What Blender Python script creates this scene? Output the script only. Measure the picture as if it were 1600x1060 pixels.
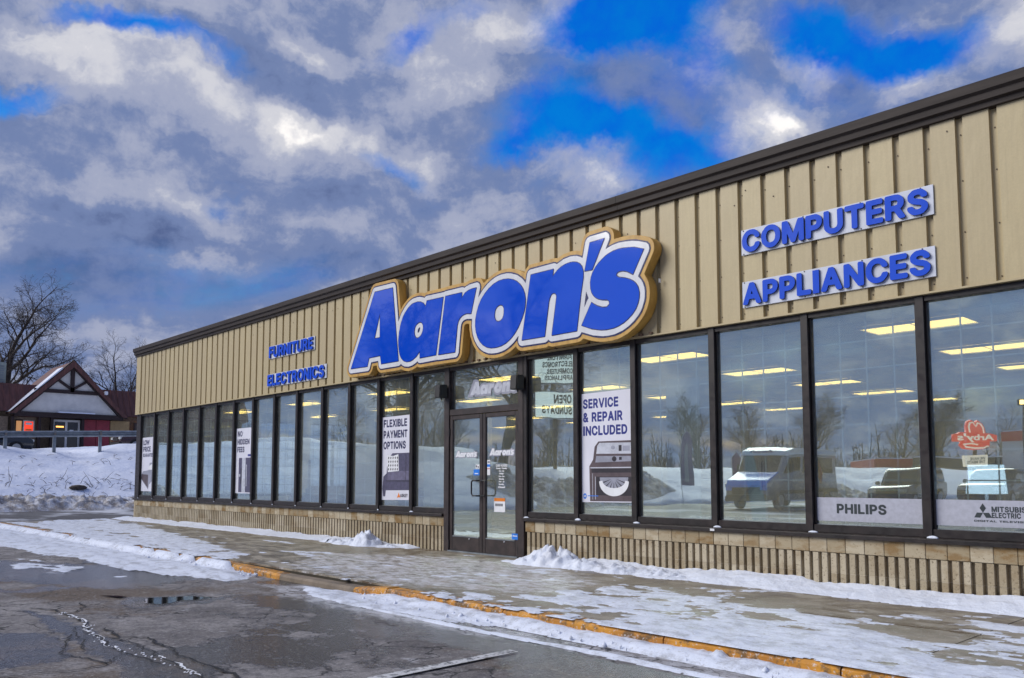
import bpy, bmesh, math, random
import numpy as np
from mathutils import Vector, Matrix
from math import radians, pi, sin, cos

for o in list(bpy.data.objects):
    bpy.data.objects.remove(o)
scene = bpy.context.scene
COL = scene.collection

# ------------------------------------------------------------------ camera
cam_d = bpy.data.cameras.new('camera')
cam = bpy.data.objects.new('camera', cam_d)
COL.objects.link(cam)
cam_r = Vector((0.684562, 0.728955, -0.000233))
cam_u = Vector((0.059103, -0.055185, 0.996725))
cam_f = Vector((-0.726555, 0.682334, 0.080861))
mw = Matrix.Identity(4)
for i in range(3):
    mw[i][0] = cam_r[i]; mw[i][1] = cam_u[i]; mw[i][2] = -cam_f[i]
mw[0][3], mw[1][3], mw[2][3] = 8.843, -8.687, 1.208
cam.matrix_world = mw
cam_d.sensor_fit = 'HORIZONTAL'
cam_d.sensor_width = 36.0
cam_d.lens = 1300 / 1600 * 36
cam_d.shift_y = (640.41 - 530) / 1600
cam_d.clip_start = 0.05
cam_d.clip_end = 4000
scene.camera = cam

# ------------------------------------------------------------------ colour management and cycles
vs = scene.view_settings
vs.view_transform = 'Standard'
vs.look = 'None'
vs.exposure = 0.95
vs.gamma = 1.0
vs.use_curve_mapping = False
scene.display_settings.display_device = 'sRGB'
cy = scene.cycles
cy.use_denoising = True
cy.max_bounces = 8
cy.diffuse_bounces = 3
cy.glossy_bounces = 4
cy.transparent_max_bounces = 24
cy.transmission_bounces = 4
cy.caustics_reflective = False
cy.caustics_refractive = False
cy.sample_clamp_indirect = 6.0

# ------------------------------------------------------------------ sky and sun
SUN_EL, SUN_DIR = radians(36), Vector((-0.60, -0.80))      # towards the sun, seen from above
world = bpy.data.worlds.new('World')
scene.world = world
world.use_nodes = True
wn, wl = world.node_tree.nodes, world.node_tree.links
wn.clear()
w_out = wn.new('ShaderNodeOutputWorld')
w_bg = wn.new('ShaderNodeBackground'); w_bg.inputs['Strength'].default_value = 0.08
wl.new(w_bg.outputs[0], w_out.inputs[0])
sky = wn.new('ShaderNodeTexSky'); sky.sky_type = 'NISHITA'; sky.sun_disc = False
sky.sun_elevation = SUN_EL
sky.sun_rotation = math.atan2(SUN_DIR.x, SUN_DIR.y)
sky.air_density = 1.6; sky.dust_density = 0.6; sky.ozone_density = 3.0

def wnode(t, **kw):
    n = wn.new(t)
    for k, v in kw.items():
        setattr(n, k, v)
    return n
def wmath(op, a, b=None, c=None, clamp=False):
    n = wn.new('ShaderNodeMath'); n.operation = op; n.use_clamp = clamp
    for i, v in enumerate((a, b, c)):
        if v is None: continue
        if isinstance(v, (int, float)): n.inputs[i].default_value = v
        else: wl.new(v, n.inputs[i])
    return n.outputs[0]
def wmix(fac, a, b):
    n = wn.new('ShaderNodeMix'); n.data_type = 'RGBA'
    for s, v in ((n.inputs[0], fac), (n.inputs[6], a), (n.inputs[7], b)):
        if isinstance(v, (tuple, list)): s.default_value = (*v, 1)
        elif isinstance(v, (int, float)): s.default_value = v
        else: wl.new(v, s)
    return n.outputs[2]
def wnoise(vec, scale, detail=6, rough=0.55, dist=0.0, dim='3D', w=0.0):
    n = wn.new('ShaderNodeTexNoise'); n.noise_dimensions = dim
    n.inputs['Scale'].default_value = scale; n.inputs['Detail'].default_value = detail
    n.inputs['Roughness'].default_value = rough; n.inputs['Distortion'].default_value = dist
    wl.new(vec, n.inputs['Vector'])
    return n
def wrange(v, a, b, c=0.0, d=1.0, smooth=True):
    n = wn.new('ShaderNodeMapRange'); n.interpolation_type = 'SMOOTHSTEP' if smooth else 'LINEAR'
    n.inputs[1].default_value = a; n.inputs[2].default_value = b
    n.inputs[3].default_value = c; n.inputs[4].default_value = d
    wl.new(v, n.inputs[0])
    return n.outputs[0]

tc = wn.new('ShaderNodeTexCoord')
sep = wn.new('ShaderNodeSeparateXYZ'); wl.new(tc.outputs['Generated'], sep.inputs[0])
X, Y, Z = sep.outputs
az = wmath('ARCTAN2', X, Y)                     # 0 = +y, negative towards -x
el = wmath('ARCSINE', Z)
zc = wmath('ADD', wmath('MAXIMUM', Z, 0.0), 0.16)
cmb = wn.new('ShaderNodeCombineXYZ')            # the cloud layer as a plane overhead
wl.new(wmath('DIVIDE', X, zc), cmb.inputs[0]); wl.new(wmath('DIVIDE', Y, zc), cmb.inputs[1])
plane = cmb.outputs[0]
ang = wn.new('ShaderNodeCombineXYZ'); wl.new(az, ang.inputs[0]); wl.new(el, ang.inputs[1])
warp = wnoise(tc.outputs['Generated'], 5.0, 6, 0.62)
wsub = wnode('ShaderNodeVectorMath', operation='SUBTRACT'); wl.new(warp.outputs['Color'], wsub.inputs[0]); wsub.inputs[1].default_value = (.5, .5, .5)
wsc = wnode('ShaderNodeVectorMath', operation='SCALE'); wl.new(wsub.outputs[0], wsc.inputs[0]); wsc.inputs['Scale'].default_value = 0.16
wadd = wnode('ShaderNodeVectorMath', operation='ADD'); wl.new(ang.outputs[0], wadd.inputs[0]); wl.new(wsc.outputs[0], wadd.inputs[1])
angw = wadd.outputs[0]
def bank(lst):                                   # soft elliptic cloud banks at their own bearings and heights
    acc = None
    for (a, e, ra, re, rot, amp) in lst:
        m = wn.new('ShaderNodeMapping'); m.vector_type = 'TEXTURE'
        m.inputs['Location'].default_value = (radians(a), radians(e), 0)
        m.inputs['Rotation'].default_value = (0, 0, radians(rot))
        m.inputs['Scale'].default_value = (radians(ra), radians(re), 1)
        wl.new(angw, m.inputs['Vector'])
        ln = wnode('ShaderNodeVectorMath', operation='LENGTH'); wl.new(m.outputs[0], ln.inputs[0])
        g = wrange(ln.outputs['Value'], 1.0, 0.0, 0.0, amp)
        acc = g if acc is None else wmath('ADD', acc, g)
    return acc
BLUE = [(-71.3, 26.4, 10.0, 1.5, -8.6, 1.0), (-38.6, 29.2, 8.4, 3.5, 8.4, 1.3), (-33.7, 28.1, 4.9, 4.3, 20.5, 0.6), (-44.5, 23.7, 7.7, 3.5, -1.1, 0.75), (-40.9, 22.3, 5.8, 2.4, 6.6, 0.5), (-23.2, 26.5, 5.5, 2.7, -18.8, 0.85), (-18.3, 25.0, 3.7, 2.5, 7.8, 0.7), (-54.1, 29.2, 5.8, 2.2, 22.9, 0.9), (-78.5, 22.4, 5.0, 1.7, 1.9, 0.8), (-34.3, 21.3, 5.4, 2.5, 19.0, 0.6), (-56.2, 20.3, 5.7, 1.4, -4.5, 0.55), (-26.9, 28.3, 4.9, 2.1, -8.8, 0.4), (-67.1, 17.8, 4.7, 1.6, -9.0, 0.3), (-48.6, 30.1, 4.1, 1.4, 0.5, 0.5), (-37.3, 22.5, 4.4, 2.0, -3.6, 0.5), (-47.2, 22.0, 4.1, 1.6, -0.1, 0.5), (-20.5, 24.6, 3.3, 1.8, -1.3, 0.5)]
WHITE = [(-75.3, 24.7, 7.9, 2.5, -10.5, 0.75), (-67.3, 24.3, 10.0, 2.3, -18.0, 0.6), (-60.2, 21.8, 7.2, 2.0, -12.2, 0.7), (-61.2, 27.4, 4.7, 1.7, -7.2, 0.8), (-66.6, 28.1, 4.6, 1.4, 8.3, 0.5), (-53.3, 21.4, 3.5, 2.5, -16.2, 0.65), (-42.0, 28.4, 5.0, 2.9, -2.3, 0.7), (-29.4, 23.3, 6.2, 3.4, -2.2, 1.1), (-25.6, 26.1, 3.4, 2.3, 14.3, 0.8), (-20.1, 23.3, 4.2, 2.2, 4.2, 0.8), (-40.5, 20.6, 7.6, 2.0, 2.2, 0.75), (-14.5, 25.1, 3.7, 3.6, -13.9, 0.9), (-70.6, 17.4, 7.5, 1.6, -5.3, 0.45), (-66.6, 13.3, 6.4, 1.8, -3.8, 0.45), (-51.4, 26.4, 6.4, 2.3, 1.5, 0.35), (-46.8, 28.7, 6.0, 2.6, -0.3, 0.4), (-38.7, 19.5, 4.4, 1.6, 6.5, 0.6), (-66.0, 19.8, 4.0, 1.2, -3.5, 0.35), (-47.7, 18.5, 6.8, 1.7, 9.3, 0.3), (-27.9, 22.6, 2.5, 1.1, -20.7, 0.7), (-77.5, 25.9, 4.0, 1.8, -6.9, 0.4), (-32.0, 26.1, 4.0, 2.4, 21.0, 0.5)]
DARK = [(-64.9, 25.3, 6.7, 1.9, -16.1, 0.5), (-71.7, 15.3, 11.1, 2.0, -9.2, 0.5), (-57.6, 24.1, 6.0, 2.0, -14.1, 0.35), (-68.4, 20.4, 8.5, 1.6, -12.7, 0.5), (-73.7, 11.2, 9.0, 2.3, -3.3, 0.4), (-60.9, 17.6, 8.5, 2.0, -5.7, 0.3), (-77.2, 20.4, 5.0, 2.2, -10.6, 0.4)]
cn = wnoise(plane, 1.1, 7, 0.56, 0.6)            # streets of cloud
smap = wn.new('ShaderNodeMapping'); smap.inputs['Rotation'].default_value = (0, 0, radians(11)); smap.inputs['Scale'].default_value = (.62, 1.9, 1); wl.new(angw, smap.inputs['Vector'])
cn2 = wnoise(smap.outputs[0], 7.5, 9, 0.62, 0.4)             # puffs
hi = wnoise(tc.outputs['Generated'], 22.0, 5, 0.6)
body = wmath('ADD', wmath('MULTIPLY', cn.outputs[0], 0.45), wmath('ADD', wmath('MULTIPLY', cn2.outputs[0], 0.35), wmath('MULTIPLY', hi.outputs[0], 0.24)))
tone = wmath('SUBTRACT', wmath('ADD', wmath('MULTIPLY', wmath('SUBTRACT', body, 0.5), 2.5), wmath('ADD', 0.285, wmath('MULTIPLY', bank(WHITE), 0.45))), wmath('MULTIPLY', bank(DARK), 0.40), clamp=True)
ramp = wn.new('ShaderNodeValToRGB'); wl.new(tone, ramp.inputs[0])
SKYK = 7.9
cr = ramp.color_ramp; cr.interpolation = 'EASE'
stops = [(0.0, (.062, .092, .21)), (.3, (.14, .19, .35)), (.55, (.30, .33, .45)), (.8, (.53, .535, .585)), (1.0, (.86, .83, .81))]
while len(cr.elements) < len(stops): cr.elements.new(.5)
for e_, (p_, c_) in zip(cr.elements, stops):
    e_.position = p_; e_.color = (*[min(1, v) for v in c_], 1)
cloud = wnode('ShaderNodeVectorMath', operation='SCALE'); wl.new(ramp.outputs[0], cloud.inputs[0]); cloud.inputs['Scale'].default_value = SKYK
hsv = wn.new('ShaderNodeHueSaturation'); hsv.inputs['Saturation'].default_value = 1.75; hsv.inputs['Value'].default_value = 1.15
wl.new(sky.outputs[0], hsv.inputs['Color'])
# open sky shows where the cloud deck is thin
gap = wmath('ADD', wmath('MULTIPLY', bank(BLUE), 1.5), wmath('MULTIPLY', wmath('ADD', wmath('MULTIPLY', wmath('SUBTRACT', cn.outputs[0], 0.5), -0.8), wmath('SUBTRACT', 0.475, body)), 2.4))
gapm = wrange(gap, -0.18, 1.15)
deep = wmix(wrange(hi.outputs[0], 0.3, 0.7, 0.5, 0.8), hsv.outputs[0], (0.015, 0.58, 4.5))
skycol = wmix(gapm, cloud.outputs[0], deep)
below = wrange(Z, -0.02, 0.03)
allcol = wmix(below, (2.0, 2.1, 2.5), skycol)
wl.new(allcol, w_bg.inputs['Color'])

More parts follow.
